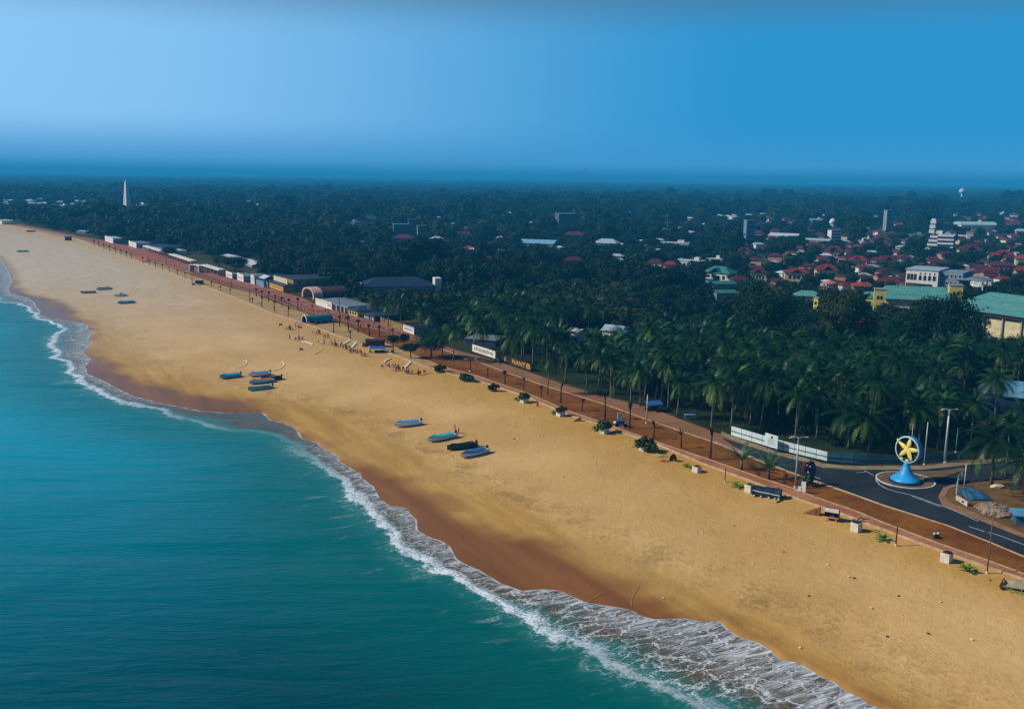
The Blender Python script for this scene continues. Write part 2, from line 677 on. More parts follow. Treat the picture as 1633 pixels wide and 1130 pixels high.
dry = g.mix(g.step(g.noise(pos, 0.55, 2, 0.5, 1.0), 0.55, 0.72, 0, 0.14), dry, rgb('8f6c34'))
dry = g.mix(g.step(g.voro(pos, 0.8, 'F1'), 0.09, 0.03, 0, 0.5), dry, rgb('5f4722'))
# the darker line of trampled sand at the berm
tr = g.math('POWER', 2.718, g.mul(g.mul(dd, dd), -0.03))
trm = g.mul(tr, g.step(g.add(n_mid, g.mul(n_fine, 0.45)), 0.62, 0.92))
dry = g.mix(g.mul(trm, 0.55), dry, rgb('735726'))
# smoother damp fringe between berm and water
fr = g.mul(g.step(g.add(dd, g.mul(g.add(n_mid, -0.5), 14)), 2.5, -6.0), 0.75)
damp = g.mix(g.step(strk, 0.35, 0.68), rgb('9d7630'), rgb('c09a52'))
damp = g.mix(g.step(n_big, 0.5, 0.62, 0, 0.5), damp, rgb('8f6f34'))
dry = g.mix(fr, dry, damp)
wv = g.add(wet0, g.mul(g.add(n_mid, -0.5), 1.6), g.mul(g.add(g.noise(pos, 0.06, 2), -0.5), 2.0))
wet = g.step(wv, -0.95, 1.0)
wcol = g.mix(g.step(strk, 0.3, 0.7), rgb('744922'), rgb('8e5d2c'))
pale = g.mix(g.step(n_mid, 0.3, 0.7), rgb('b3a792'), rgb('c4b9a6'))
dry = g.mix(g.mul(g.step(uu, 130, 520), g.step(bl, 1.0, 0.45, 0.55, 0.92)), dry, pale)  # paler along the shore: distant haze put into the sand colour
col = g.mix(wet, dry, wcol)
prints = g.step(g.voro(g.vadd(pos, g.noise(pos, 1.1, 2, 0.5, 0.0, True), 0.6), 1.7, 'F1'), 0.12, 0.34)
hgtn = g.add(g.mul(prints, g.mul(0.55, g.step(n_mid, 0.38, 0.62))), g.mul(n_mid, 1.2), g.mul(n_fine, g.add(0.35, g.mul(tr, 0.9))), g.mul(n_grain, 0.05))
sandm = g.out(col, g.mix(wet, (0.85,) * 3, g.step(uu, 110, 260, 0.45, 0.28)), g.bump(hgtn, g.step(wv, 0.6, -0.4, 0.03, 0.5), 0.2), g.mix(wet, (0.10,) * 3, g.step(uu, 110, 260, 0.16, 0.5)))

rows, at = [], {k: [] for k in ('wet', 'dd', 'da', 'bl', 'uu', 'vv')}
NB = 34
for u in US:
    b, a, c, l1 = lines(u)
    d = min(LD(u), l1 - 2)
    vs = [b - 25, b - 6, a - 3 if a - 3 > b - 5 else (b - 6 + a) / 2, a]
    vs += [a + (c - a) * t for t in (0.25, 0.5, 0.75, 1)]
    vs += [c + (l1 - c) * (k / NB) ** 1.15 for k in range(1, NB + 1)]
    vs.append(l1 + 1.5)
    row = []
    for v in vs:
        if v <= a:
            z = ZS + (v - a) * 0.06 - 0.004
        elif v <= c:
            z = ZS + 0.3 * (v - a) / (c - a)
        else:
            t = min(1, (v - c) / 16)
            z = ZS + 0.3 + (-ZS - 0.3) * (t * t * (3 - 2 * t))
            z += 0.10 * (noise.noise(Vector((u * 0.11, v * 0.13, 3))) + 0.5 * noise.noise(Vector((u * 0.4, v * 0.4, 7)))) * min(1, (v - c) / 5) * min(1, max(0, (l1 - v) / 4))
        row.append(XY(u, v, z))
        at['wet'].append((c - v) / 4.2)
        at['dd'].append(v - d)
        at['da'].append(v - a)
        at['bl'].append(max(0, min(1, 1 - (l1 - v) / max(10, 0.62 * (l1 - c)))))
        at['uu'].append(u)
        at['vv'].append(v)
    rows.append(row)
at = {k: [v] for k, v in at.items()}
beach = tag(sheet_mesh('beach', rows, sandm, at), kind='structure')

# ---------------- sea
g = N('sea')
uu, vv, off, da, sw, fk, lk = (g.attr(k) for k in ('uu', 'vv', 'off', 'da', 'sw', 'fk', 'lk'))
pos = g.pos()
uv = g.xyz(uu, vv)
nb = g.noise(uv, 0.09, 4, 0.6)
nm = g.noise(uv, 0.5, 5, 0.65)
nf = g.noise(uv, 2.4, 4, 0.7)
wob = g.add(off, g.mul(g.add(nb, -0.5), 8), g.mul(g.add(nm, -0.5), 3.0))
patch = g.noise(g.vmap(pos, (0.012, 0.03, 1)), 1.0, 4, 0.6)
deep = g.mix(g.step(patch, 0.35, 0.7), rgb('00262c'), rgb('003a43'))
near = rgb('00645f')
deep = g.mix(g.mul(g.step(uu, -10, 190), 0.95), deep, (0.0, 0.34, 0.48))  # brighter up the shore: sky reflection painted into the water colour
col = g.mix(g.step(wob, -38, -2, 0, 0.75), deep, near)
col = g.mix(g.step(wob, -7, 0.5, 0, 0.5), col, rgb('2c7f78'))
brown = g.mix(g.step(nb, 0.3, 0.7), rgb('3c4434'), rgb('5e5038'))
inn = g.mul(g.step(g.add(sw, g.mul(g.add(nb, -0.5), 0.7)), 0.02, 0.45), g.step(sw, 0.0, 0.12))
col = g.mix(inn, col, brown)
# foam: the broken wave, the lace of the backwash, the bright rim
band = g.mul(g.step(wob, -2.0, -0.3), g.step(wob, 2.8, 0.3))
gran = g.step(g.add(g.mul(nf, 0.9), g.mul(nm, 0.6), g.mul(band, 0.34)), 0.86, 1.18)
wisp = g.mul(g.step(wob, -11, -1), g.step(g.noise(g.vmap(uv, (0.30, 0.10, 1)), 1.0, 5, 0.7, 0.5), 0.56, 0.70), 0.45)
f1 = g.mul(g.add(g.mul(band, gran), g.mul(wisp, g.step(nf, 0.35, 0.6))), fk)
warp = g.vadd(g.vmap(uv, (1.0, 0.42, 1)), g.noise(uv, 0.55, 4, 0.6, 0.0, True), 1.9)
e1 = g.voro(warp, 0.62)
e2 = g.voro(g.vadd(warp, g.noise(uv, 1.5, 3, 0.6, 0.0, True), 0.5), 1.9)
lace = g.math('MAXIMUM', g.step(e1, g.step(nf, 0.3, 0.7, 0.02, 0.15), 0.0), g.mul(g.step(e2, g.step(nm, 0.35, 0.65, 0.01, 0.12), 0.0), 0.7))
lace = g.mul(lace, g.step(g.add(nm, g.mul(nb, 0.7), g.mul(sw, 0.2)), 0.68, 1.02), g.step(nf, 0.28, 0.6, 0.35, 1.0), 0.9)
f2 = g.mul(lace, lk, g.step(wob, -4, 0.5), g.step(da, 0.1, 1.2, 0.3, 1.0))
sheen = g.mul(g.step(sw, 0.25, 0.85), g.step(g.noise(g.vmap(uv, (1.3, 0.20, 1)), 1.0, 6, 0.72, 0.8), 0.40, 0.68), lk, 0.85)  # pale reflection on the thin water, painted as streaks in the foam colour
rimw = g.add(0.22, g.mul(uu, 0.0011), g.mul(g.add(nm, -0.5), 0.35))
rim = g.mul(g.step(da, g.mul(rimw, 1.6), g.mul(rimw, 0.5)), g.step(nm, 0.35, 0.6, 0.15, 1.0))
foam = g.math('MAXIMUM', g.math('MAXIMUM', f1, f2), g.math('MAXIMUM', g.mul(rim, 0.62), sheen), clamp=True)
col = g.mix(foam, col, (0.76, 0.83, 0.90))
w1 = g.noise(g.vmap(pos, (0.10, 0.42, 1), radians(-14)), 1.0, 3, 0.5, 0.6)
w2 = g.noise(g.vmap(pos, (0.5, 1.6, 1), radians(-10)), 1.0, 4, 0.6, 0.4)
w3 = g.noise(pos, 3.2, 3, 0.6)
w0 = g.noise(g.vmap(pos, (0.02, 0.075, 1), radians(-18)), 1.0, 2, 0.5, 0.4)
ht = g.add(g.mul(w0, 3.2), g.mul(w1, 0.9), g.mul(w2, 0.30), g.mul(w3, 0.05))
calm = g.step(sw, 0.0, 0.3, 1.0, 0.12)
nrm = g.bump(ht, g.mul(calm, 0.6), 0.9)
nrm = g.bump(foam, 0.5, 0.12, nrm)
g.b.inputs['IOR'].default_value = 1.33
g.b.inputs['Specular Tint'].default_value = (0.55, 0.9, 1.0, 1)
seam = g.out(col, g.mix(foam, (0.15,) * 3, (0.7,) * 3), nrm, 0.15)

fk_keys = [(-200, 1), (110, 1.0)]


def keyed(px, keys):
    if px <= keys[0][0]:
        return keys[0][1]
    for (a, p), (b, q) in zip(keys, keys[1:]):
        if px <= b:
            return p + (q - p) * (px - a) / (b - a)
    return keys[-1][1]


FK = [(0, 0.85), (60, 1), (140, 1), (200, 0.9), (260, 0.55), (300, 0.25), (330, 0.4), (370, 0.12), (470, 0.15), (520, 0.5), (560, 1), (640, 1.1), (800, 1.1), (880, 0.95), (960, 0.6), (1100, 0.45), (1300, 0.4)]
LK = [(0, 0.8), (60, 0.7), (110, 0.7), (135, 0.9), (160, 0.7), (230, 0.5), (270, 0.15), (330, 0.1), (470, 0.1), (530, 0.6), (600, 0.95), (760, 0.8), (850, 0.95), (1000, 1), (1400, 1)]
rows, at = [], {k: [] for k in ('uu', 'vv', 'off', 'da', 'sw', 'fk', 'lk')}
for u in US:
    b, a, c, l1 = lines(u)
    vs = [b - o for o in (6000, 2500, 1200, 600, 300, 160, 90, 60, 40, 28, 20, 14, 10, 7, 4.5, 2.5, 1)]
    nfk = len(vs)
    vs += [b + (a - b) * t for t in (0, 0.06, 0.12, 0.2, 0.3, 0.4, 0.5, 0.6, 0.7, 0.8, 0.87, 0.93, 0.97, 1)]
    px = PJ(XY(u, b, ZS))[0] if u > -60 else 1500
    pa = PJ(XY(u, a, ZS))[0] if u > -60 else 1500
    k1, k2 = keyed(px, FK), keyed(pa, LK)
    if u > 420:
        k1, k2 = 0.8, 0.8
    row = []
    for v in vs:
        row.append(XY(u, v, ZS))
        at['uu'].append(u)
        at['vv'].append(v)
        at['off'].append(v - b)
        at['da'].append(a - v)
        at['sw'].append((v - b) / (a - b) if v > b else 0.0)
        at['fk'].append(k1)
        at['lk'].append(k2)
    rows.append(row)
at = {k: [v] for k, v in at.items()}
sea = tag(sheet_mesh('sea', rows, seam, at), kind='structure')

# ---------------- inland ground, one sheet to the horizon
g = N('ground')
pos = g.pos()
n1, n2, n3 = g.noise(pos, 0.02, 4), g.noise(pos, 0.3, 5, 0.65), g.noise(pos, 3.0, 3, 0.7)
col = g.mix(g.step(n1, 0.4, 0.6), rgb('2c3416'), rgb('46401f'))
col = g.mix(g.step(n2, 0.5, 0.72), col, rgb('5c4524'))
col = g.mix(g.step(n3, 0.45, 0.75, 0, 0.5), col, rgb('1d2a10'))
groundm = g.out(col, 0.95, g.bump(g.add(n2, g.mul(n3, 0.3)), 0.5, 0.3), 0.1)
rows = []
for u in US[::3] + [1600, 2500, 5000, 12000, 40000]:
    l1 = L1(u)
    rows.append([XY(u, v, -0.03) for v in (l1, l1 + 5, l1 + 15, l1 + 40, l1 + 100, l1 + 250, l1 + 600, l1 + 1500, l1 + 5000, 45000)])
tag(sheet_mesh('ground', rows, groundm), kind='structure')


def strip(name, la, lb, z, m, u0, u1, n=1, skirt=0.0, da=0.0, db=0.0):
    rows, uus, vvs = [], [], []
    for u in US:
        if u < u0 or u > u1:
            continue
        a, b = la(u) + da, lb(u) + db
        if b < a + 0.15:
            b = a + 0.15
        r = [XY(u, a + (b - a) * k / n, z) for k in range(n + 1)]
        if skirt:
            r = [XY(u, a, z - skirt)] + r + [XY(u, b, z - skirt)]
        rows.append(r)
        uus.append([u] * len(r))
        vvs.append([UV(p)[1] - a for p in r])
    return tag(sheet_mesh(name, rows, m, {'uu': uus, 'vv': vvs}, smooth=False), kind='structure')


def useen(px, py):
    return UV(P(px, py))[0]


g = N('verge_earth')
pos = g.pos()
n1, n2, n3 = g.noise(pos, 0.12, 5, 0.6), g.noise(pos, 0.9, 4, 0.7), g.noise(pos, 5.0, 2)
col = g.mix(g.step(n1, 0.35, 0.65), rgb('683b13'), rgb('84551d'))
col = g.mix(g.step(n2, 0.45, 0.75, 0, 0.7), col, rgb('4c2a0e'))
col = g.mix(g.step(n3, 0.5, 0.8, 0, 0.35), col, rgb('a8763a'))
verge_m = g.out(col, 0.95, g.bump(g.add(n2, g.mul(n1, 2)), 0.6, 0.12), 0.1)

g = N('brick_paving')
uu, vv = g.attr('uu'), g.attr('vv')
uv = g.xyz(uu, vv)
pos = g.pos()
br = g.n('ShaderNodeTexBrick')
g.put(br.inputs['Vector'], g.vmap(uv, (1, 1, 1)))
br.inputs['Scale'].default_value = 1.6
br.inputs['Color1'].default_value = (*rgb('80583f'), 1)
br.inputs['Color2'].default_value = (*rgb('94684a'), 1)
br.inputs['Mortar'].default_value = (*rgb('63482f'), 1)
n1, n2 = g.noise(pos, 0.1, 4), g.noise(pos, 1.2, 5, 0.7)
col = g.mix(g.step(n1, 0.35, 0.65, 0, 0.35), br.outputs['Color'], rgb('a87f5c'))
col = g.mix(g.step(n2, 0.5, 0.75, 0, 0.45), col, rgb('5a3c2c'))
track = g.step(g.math('ABSOLUTE', g.add(g.math('FRACT', g.mul(vv, 0.42)), -0.5)), 0.1, 0.25, 0.28, 0)
col = g.mix(track, col, rgb('7c6148'))
brick_m = g.out(col, 0.85, g.bump(n2, 0.2, 0.05), 0.15)

g = N('promenade_paving')
uu, vv = g.attr('uu'), g.attr('vv')
pos = g.pos()
n1, n2 = g.noise(pos, 0.12, 4), g.noise(pos, 0.8, 5, 0.7)
col = g.mix(g.step(n1, 0.35, 0.65), rgb('8d513e'), rgb('a06c56'))
seam = g.step(g.math('ABSOLUTE', g.add(g.math('FRACT', g.mul(vv, 0.3)), -0.5)), 0.05, 0.1, 0.7, 0)
col = g.mix(seam, col, rgb('5a3426'))
col = g.mix(g.step(n2, 0.5, 0.75, 0, 0.5), col, rgb('6b4632'))
prom_m = g.out(col, 0.85, None, 0.15)

g = N('path_paving')
uu, vv = g.attr('uu'), g.attr('vv')
pos = g.pos()
n1, n2 = g.noise(pos, 0.15, 4), g.noise(pos, 1.0, 5, 0.7)
col = g.mix(g.step(n1, 0.35, 0.65), rgb('94603f'), rgb('a97652'))
seam = g.step(g.math('ABSOLUTE', g.add(g.math('FRACT', g.mul(uu, 0.5)), -0.5)), 0.02, 0.05, 0.5, 0)
col = g.mix(seam, col, rgb('5f3a24'))
col = g.mix(g.step(n2, 0.48, 0.72, 0, 0.6), col, rgb('b8925a'))
path_m = g.out(col, 0.9, g.bump(n2, 0.3, 0.05), 0.12)

kerb_m = paint('kerb_concrete', rgb('b89a7c'), 0.9, 0.35, 0.8)
stripsand_m = paint('strip_sand', rgb('a98a55'), 0.95, 0.3, 0.25, 0.5)
u_split = useen(690, 585)
UF = 1400
strip('sand_strip', L1, L2, 0.06, stripsand_m, u_split - 2, UF, 3)
strip('kerb', L1, L1, 0.28, kerb_m, u_split - 2, useen(119, 380), 1, 0.5, -0.25, 0.35)
strip('path', L1, L2, 0.20, path_m, -140, u_split + 2, 3, 0.6, 0.3, -0.25)
strip('path_kerb', L1, L1, 0.27, kerb_m, -140, u_split + 2, 1, 0.7, 0.0, 0.31)
strip('path_kerb', L2, L2, 0.27, kerb_m, -140, u_split + 2, 1, 0.5, -0.3, 0.0)
strip('verge', L2, L3, 0.08, verge_m, -140, UF, 3, 0.15)
u_asph = useen(1194, 722)
strip('road', L3, L4, 0.12, brick_m, u_asph, useen(640, 535), 4, 0.0, 0.3)
strip('promenade', L3, L4, 0.12, prom_m, useen(640, 535), UF, 4, 0.0, 0.3)
strip('road_kerb', L3, L3, 0.18, kerb_m, -140, UF, 1, 0.3, 0.0, 0.3)


def flat(name, px, z, m, drop=0.0):
    pts = [P(x, y, z) for x, y in px]
    b = MB()
    tri = tessellate_polygon([[Vector((p.x, p.y, 0)) for p in pts]])
    b.add(pts, [tuple(t) for t in tri])
    if drop:
        n = len(pts)
        b.add(pts + [p - Vector((0, 0, drop)) for p in pts], [(i, (i + 1) % n, n + (i + 1) % n, n + i) for i in range(n)])
    me = b.mesh(name, m)
    for p in me.polygons:
        if abs(p.normal.z) > 0.5 and p.normal.z < 0:
            p.flip()
    o = bpy.data.objects.new(name, me)
    COL.objects.link(o)
    return tag(o, kind='structure')


def ribbon(name, px, width, z, m, dash=None):
    pts = [P(x, y, z) for x, y in px]
    b = MB()
    segs = []
    for p, q in zip(pts, pts[1:]):
        segs.append((p, q))
    for p, q in segs:
        d = (q - p).normalized()
        s = Vector((-d.y, d.x, 0)) * width / 2
        b.add([p - s, q - s, q + s, p + s], [(0, 1, 2, 3)])
    return tag(b.build(name, m), kind='structure')


g = N('asphalt')
pos = g.pos()
n1, n2, n3 = g.noise(pos, 0.07, 4), g.noise(pos, 0.8, 5, 0.7), g.noise(pos, 12.0, 2)
col = g.mix(g.step(n1, 0.35, 0.65), rgb('1d262d'), rgb('2a343b'))
col = g.mix(g.step(n2, 0.5, 0.75, 0, 0.5), col, rgb('383d3e'))
trk = g.noise(g.vmap(g.pos(), (0.5, 0.05, 1), radians(-38)), 1.0, 4, 0.6)
col = g.mix(g.step(trk, 0.5, 0.72, 0, 0.5), col, rgb('11161a'))
col = g.mix(g.step(g.noise(pos, 0.25, 5, 0.7), 0.58, 0.72, 0, 0.45), col, rgb('5a4c38'))
col = g.mix(g.step(n3, 0.4, 0.8, 0, 0.3), col, rgb('14191d'))
asph_m = g.out(col, 0.8, g.bump(n3, 0.3, 0.02), 0.25)
low = [(1194, 722.5), (1208, 729.5), (1250, 746), (1295, 762), (1333, 775), (1411, 803), (1508, 833.5), (1574, 859.5), (1633, 884), (1700, 907), (1900, 970)]
flat('road', [(1150, 697), (1172, 712.2)] + low[0:] + [(1900, 944), (1700, 884), (1633, 857), (1537, 818), (1502, 804), (1496.5, 790.6), (1504, 777), (1528, 769), (1600, 762), (1720, 750), (1720, 735), (1600, 738), (1539, 743), (1468, 750), (1371, 750), (1315, 746), (1286, 737), (1237, 724.5), (1194, 711)], 0.125, asph_m)
lane_m = paint('road_paint', rgb('d2d4d0'), 0.7, 0.3, 1.5)
ribbon('lane_marking', [(1140, 703.5), (1172, 716), (1208, 731.5), (1250, 747.5), (1295, 764), (1333, 777), (1411, 805), (1508, 835.5), (1574, 861.5), (1633, 886), (1720, 914)], 0.16, 0.131, lane_m)
ribbon('lane_marking', [(1396, 764), (1402, 772), (1414, 779), (1430, 783.5), (1452, 788.5), (1471, 795), (1490, 802), (1510, 809), (1530, 817), (1560, 830.5)], 0.14, 0.131, lane_m)
ribbon('lane_marking', [(1454, 790.5), (1473, 797.5), (1492, 804.5), (1500, 807.5)], 0.12, 0.131, lane_m)
ribbon('lane_marking', [(1545, 838.8), (1570, 847)], 0.14, 0.131, lane_m)
ribbon('lane_marking', [(1575, 848), (1590, 852), (1612, 860), (1640, 870.5), (1700, 893)], 0.14, 0.131, lane_m)
ribbon('lane_marking', [(1296, 758.5), (1308, 763)], 0.14, 0.131, lane_m)
ribbon('lane_marking', [(1365, 753), (1380, 752)], 0.12, 0.131, lane_m)
ribbon('lane_marking', [(1378, 749.5), (1393, 757)], 0.14, 0.131, lane_m)
ribbon('lane_marking', [(1145, 708), (1172, 718.5)], 0.14, 0.136, lane_m)
pave_m = paint('pavement_slabs', rgb('8a7a60'), 0.9, 0.3, 0.5)
pavebr_m = paint('pavement_bricks', rgb('6a5238'), 0.9, 0.35, 0.6)
flat('pavement', [(1150, 687), (1194, 704), (1237, 718), (1286, 730), (1310, 738), (1340, 741.5), (1371, 742.5), (1468, 742), (1539, 735), (1640, 728), (1640, 732), (1600, 736), (1539, 741.5), (1468, 748.5), (1371, 748.5), (1315, 744.5), (1286, 735.5), (1237, 723), (1194, 709.5), (1150, 692)], 0.24, pave_m, 0.2)
flat('pavement', [(1400, 757), (1412, 751), (1500, 750.5), (1537, 745), (1537, 749), (1500, 761), (1490, 767), (1470, 758), (1440, 755)], 0.16, pavebr_m, 0.1)
c0 = P(1443.5, 766.5)
isl = MB().lathe([(4.95, 0.0), (4.95, 0.22), (4.6, 0.24), (4.6, 0.2), (0.0, 0.21)], 48, (c0.x, c0.y, 0)).build('traffic_island', pavebr_m)
tag(isl, kind='structure')
isk = MB().lathe([(4.97, 0.0), (4.97, 0.25), (4.7, 0.25), (4.7, 0.2)], 48, (c0.x, c0.y, 0)).build('island_kerb', paint('white_kerb', rgb('c9c9c2'), 0.8, 0.3, 1))
tag(isk, kind='structure')
dirt_m = paint('dirt_yard', rgb('6b4d22'), 0.95, 0.4, 0.3, 0.6)
flat('yard', [(1537, 812), (1511, 799), (1506, 790.6), (1514, 779), (1532, 772), (1600, 764), (1800, 745), (1900, 900), (1900, 938), (1700, 878), (1633, 851)], 0.14, dirt_m)
flat('corner_pavement', [(1537, 818), (1502, 804), (1496.5, 790.6), (1504, 777), (1528, 769), (1532, 772), (1514, 779), (1507, 790.6), (1513, 799), (1540, 811), (1633, 850), (1900, 935), (1900, 942), (1700, 883), (1633, 856)], 0.22, paint('corner_paving', rgb('8d6a4c'), 0.9, 0.3, 0.6), 0.14)
grass_m = None
g = N('grass')
pos = g.pos()
n1, n2 = g.noise(pos, 0.2, 4), g.noise(pos, 2.5, 4, 0.7)
col = g.mix(g.step(n1, 0.4, 0.62), rgb('182610'), rgb('2c3818'))  # shade of the palms put into the grass colour, dark all over
col = g.mix(g.step(n2, 0.45, 0.75, 0, 0.6), col, rgb('141f0c'))
grass_m = g.out(col, 0.95, g.bump(n2, 0.7, 0.15), 0.1)
flat('grass', [(770, 566), (789, 571), (847, 590), (913, 613), (960, 627), (1038, 647), (1135, 683), (1165, 695), (1237, 715), (1310, 735), (1371, 739.5), (1468, 739), (1539, 731), (1800, 720), (1800, 690), (1540, 690), (1400, 690), (1250, 655), (1100, 600), (960, 580), (860, 555)], 0.05, grass_m)
# ------------------------------------------------------------------ vegetation
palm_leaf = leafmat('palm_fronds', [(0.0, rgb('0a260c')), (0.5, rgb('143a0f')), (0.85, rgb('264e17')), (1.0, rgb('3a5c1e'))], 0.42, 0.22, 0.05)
old_lit_leaf = leafmat('old_lit_fronds', [(0.0, rgb('2a4412')), (0.6, rgb('4e6a22')), (1.0, rgb('7c8038'))], 0.5, 0.25, 0.1)  # yellowed lower fronds, also brightened to paint sunlight on the drooping ones
bright_leaf = leafmat('bright_fronds', [(0.0, rgb('3a7a1e')), (1.0, rgb('5c9f2c'))], 0.45, 0.4, 0.35)
young_leaf = leafmat('young_fronds', [(0.0, rgb('1d4016')), (1.0, rgb('3c6a24'))], 0.45, 0.4, 0.2)
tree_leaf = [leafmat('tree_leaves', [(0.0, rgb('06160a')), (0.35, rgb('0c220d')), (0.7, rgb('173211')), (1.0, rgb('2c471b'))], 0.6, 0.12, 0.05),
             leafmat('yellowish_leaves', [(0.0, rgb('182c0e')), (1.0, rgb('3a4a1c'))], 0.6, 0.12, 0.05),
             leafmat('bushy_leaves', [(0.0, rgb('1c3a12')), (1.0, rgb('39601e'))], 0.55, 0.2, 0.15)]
trunk_m = paint('palm_trunk', rgb('6d6253'), 0.9, 0.4, 1.5, 0.6)
bark_m = paint('bark', rgb('3f3226'), 0.95, 0.4, 1.2, 0.6)
stub_m = paint('tied_fronds', rgb('2c2416'), 0.9, 0.5, 2.0, 0.6)


def frond(b, az, el, L, droop, wid, nseg=8, nleaf=15, rnd=random, base=Vector((0, 0, 0)), lw=0.17):
    h = Vector((cos(az), sin(az), 0))
    side = Vector((-sin(az), cos(az), 0))
    pts = [base.copy()]
    a = el
    for i in range(nseg):
        a -= droop * (0.4 + 1.2 * i / nseg) / nseg
        pts.append(pts[-1] + (h * cos(a) + Vector((0, 0, sin(a)))) * (L / nseg))
    up = []
    for i in range(nseg + 1):
        d = (pts[min(i + 1, nseg)] - pts[max(i - 1, 0)]).normalized()
        up.append((side.cross(d) * -1).normalized() if True else None)
    # rachis
    vs, fs = [], []
    for i, p in enumerate(pts):
        w = 0.07 * (1 - 0.8 * i / nseg)
        vs += [p - side * w, p + side * w]
    for i in range(nseg):
        fs.append((2 * i, 2 * i + 1, 2 * i + 3, 2 * i + 2))
    b.add(vs, fs)
    for k in range(nleaf):
        t = 0.13 + 0.86 * (k + 0.5) / nleaf
        x = t * nseg
        i = min(int(x), nseg - 1)
        p = pts[i].lerp(pts[i + 1], x - i)
        d = (pts[i + 1] - pts[i]).normalized()
        n = d.cross(side).normalized()
        if n.z < 0:
            n = -n
        ll = wid * (sin(pi * min(1, 0.18 + t * 0.80)) ** 0.7) * rnd.uniform(0.85, 1.1)
        for s in (-1, 1):
            q = p + (side * s * 0.80 + d * rnd.uniform(0.4, 0.6) - Vector((0, 0, 1)) * rnd.uniform(0.25, 0.65) + n * 0.12) * ll
            m = p.lerp(q, 0.5) + n * 0.05 * ll
            e = d * lw * 0.5
            b.add([p - e, p + e, m + e, q, m - e], [(0, 1, 2, 4), (4, 2, 3)])


def palm_crown(seed, n=28, L=4.3, lo=-0.75, hi=1.35, wid=0.95, droop=1.25, nleaf=15):
    rnd = random.Random(seed)
    b = MB()
    b.old = []
    for k in range(n):
        t = (k + 0.5) / n
        f0 = len(b.f)
        el = hi + (lo - hi) * t ** 0.85 + rnd.uniform(-0.12, 0.12)
        frond(b, k * 2.39996 + rnd.uniform(-0.25, 0.25), el, L * rnd.uniform(0.85, 1.08) * (0.75 + 0.35 * min(1, t * 2.5)), droop * rnd.uniform(0.8, 1.2), wid, 7, nleaf, rnd, lw=0.15)
        if el < -0.3 and rnd.random() < 0.6 or rnd.random() < 0.05:
            b.old += list(range(f0, len(b.f)))
    return b


def palm_trunk(seed, h, lean=0.6, r0=0.2, r1=0.12):
    rnd = random.Random(seed)
    a = rnd.uniform(0, 6.28)
    pts, rad = [], []
    n = 7
    for i in range(n + 1):
        t = i / n
        k = lean * (t ** 1.6) - lean
        pts.append((k * cos(a) + 0.05 * rnd.uniform(-1, 1), k * sin(a), h * t))
        rad.append((r0 * 1.6 if i == 0 else r0 + (r1 - r0) * t))
    pts[-1] = (0, 0, h)
    b = MB().tube(pts, rad, 8)
    return b


PALM_H = 10.0
palm_src = []
for k in range(7):
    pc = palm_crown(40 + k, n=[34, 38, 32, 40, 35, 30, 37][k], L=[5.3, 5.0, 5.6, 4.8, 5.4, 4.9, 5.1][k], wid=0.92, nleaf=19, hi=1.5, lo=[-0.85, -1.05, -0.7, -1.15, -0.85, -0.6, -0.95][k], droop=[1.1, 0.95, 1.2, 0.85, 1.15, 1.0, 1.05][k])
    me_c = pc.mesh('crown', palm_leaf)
    me_c.materials.append(old_lit_leaf)
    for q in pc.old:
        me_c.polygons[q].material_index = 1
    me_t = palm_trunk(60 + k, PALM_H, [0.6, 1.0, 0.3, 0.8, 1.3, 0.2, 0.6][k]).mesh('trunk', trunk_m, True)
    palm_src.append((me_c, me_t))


def palm(p, h, k, label, group, sc=1.0, rz=None, name='coconut_palm'):
    me_c, me_t = palm_src[k % 7]
    r = empty(name, p, random.uniform(0, 6.28) if rz is None else rz, label, 'palm tree', group)
    t = bpy.data.objects.new('trunk', me_t)
    COL.objects.link(t)
    t.parent = r
    t.scale = (sc, sc, h / PALM_H)
    c = bpy.data.objects.new('crown', me_c)
    COL.objects.link(c)
    c.parent = r
    c.location = (0, 0, h)
    c.scale = (sc, sc, sc * random.uniform(0.92, 1.08))
    c.rotation_euler = (random.uniform(-0.12, 0.12), random.uniform(-0.12, 0.12), random.uniform(0, 6.28))
    return r


def tree_crown(seed, R=5.0, H=6.0, nb=11, nq=1500, qs=0.62, flat=1.0):
    """leaf clumps on many uneven lobes, open between them"""
    rnd = random.Random(seed)
    lob = []
    for k in range(nb):
        a = rnd.uniform(0, 6.28)
        rr = R * sqrt(rnd.uniform(0.0, 0.62))
        z = H * rnd.uniform(0.18, 0.80) * (1.05 - 0.5 * (rr / R) ** 2)
        s = R * rnd.uniform(0.24, 0.46)
        lob.append((Vector((rr * cos(a), rr * sin(a), z)), s))
    lob.append((Vector((0, 0, H * 0.5)), R * 0.5))
    tot = sum(s * s for _, s in lob)
    vs, fs = [], []
    for c, s in lob:
        for _ in range(int(nq * s * s / tot)):
            d = Vector((rnd.gauss(0, 1), rnd.gauss(0, 1), rnd.gauss(0.25, 1))).normalized()
            r = s * (rnd.uniform(0.55, 1.12) if rnd.random() < 0.85 else rnd.uniform(1.0, 1.35))
            p = c + Vector((d.x * r, d.y * r, d.z * r * 0.78))
            nrm = (d + Vector((rnd.uniform(-0.8, 0.8), rnd.uniform(-0.8, 0.8), rnd.uniform(-0.5, 0.9)))).normalized()
            a = nrm.orthogonal().normalized()
            bq = nrm.cross(a)
            t = rnd.uniform(0, 6.28)
            e1 = (a * cos(t) + bq * sin(t)) * qs * rnd.uniform(0.5, 1.1)
            e2 = (bq * cos(t) - a * sin(t)) * qs * rnd.uniform(0.3, 0.7)
            k = len(vs)
            vs += [p - e1, p - e2 * 0.9, p + e1, p + e2]
            fs.append((k, k + 1, k + 2, k + 3))
    b = MB()
    b.add(vs, fs)
    return b


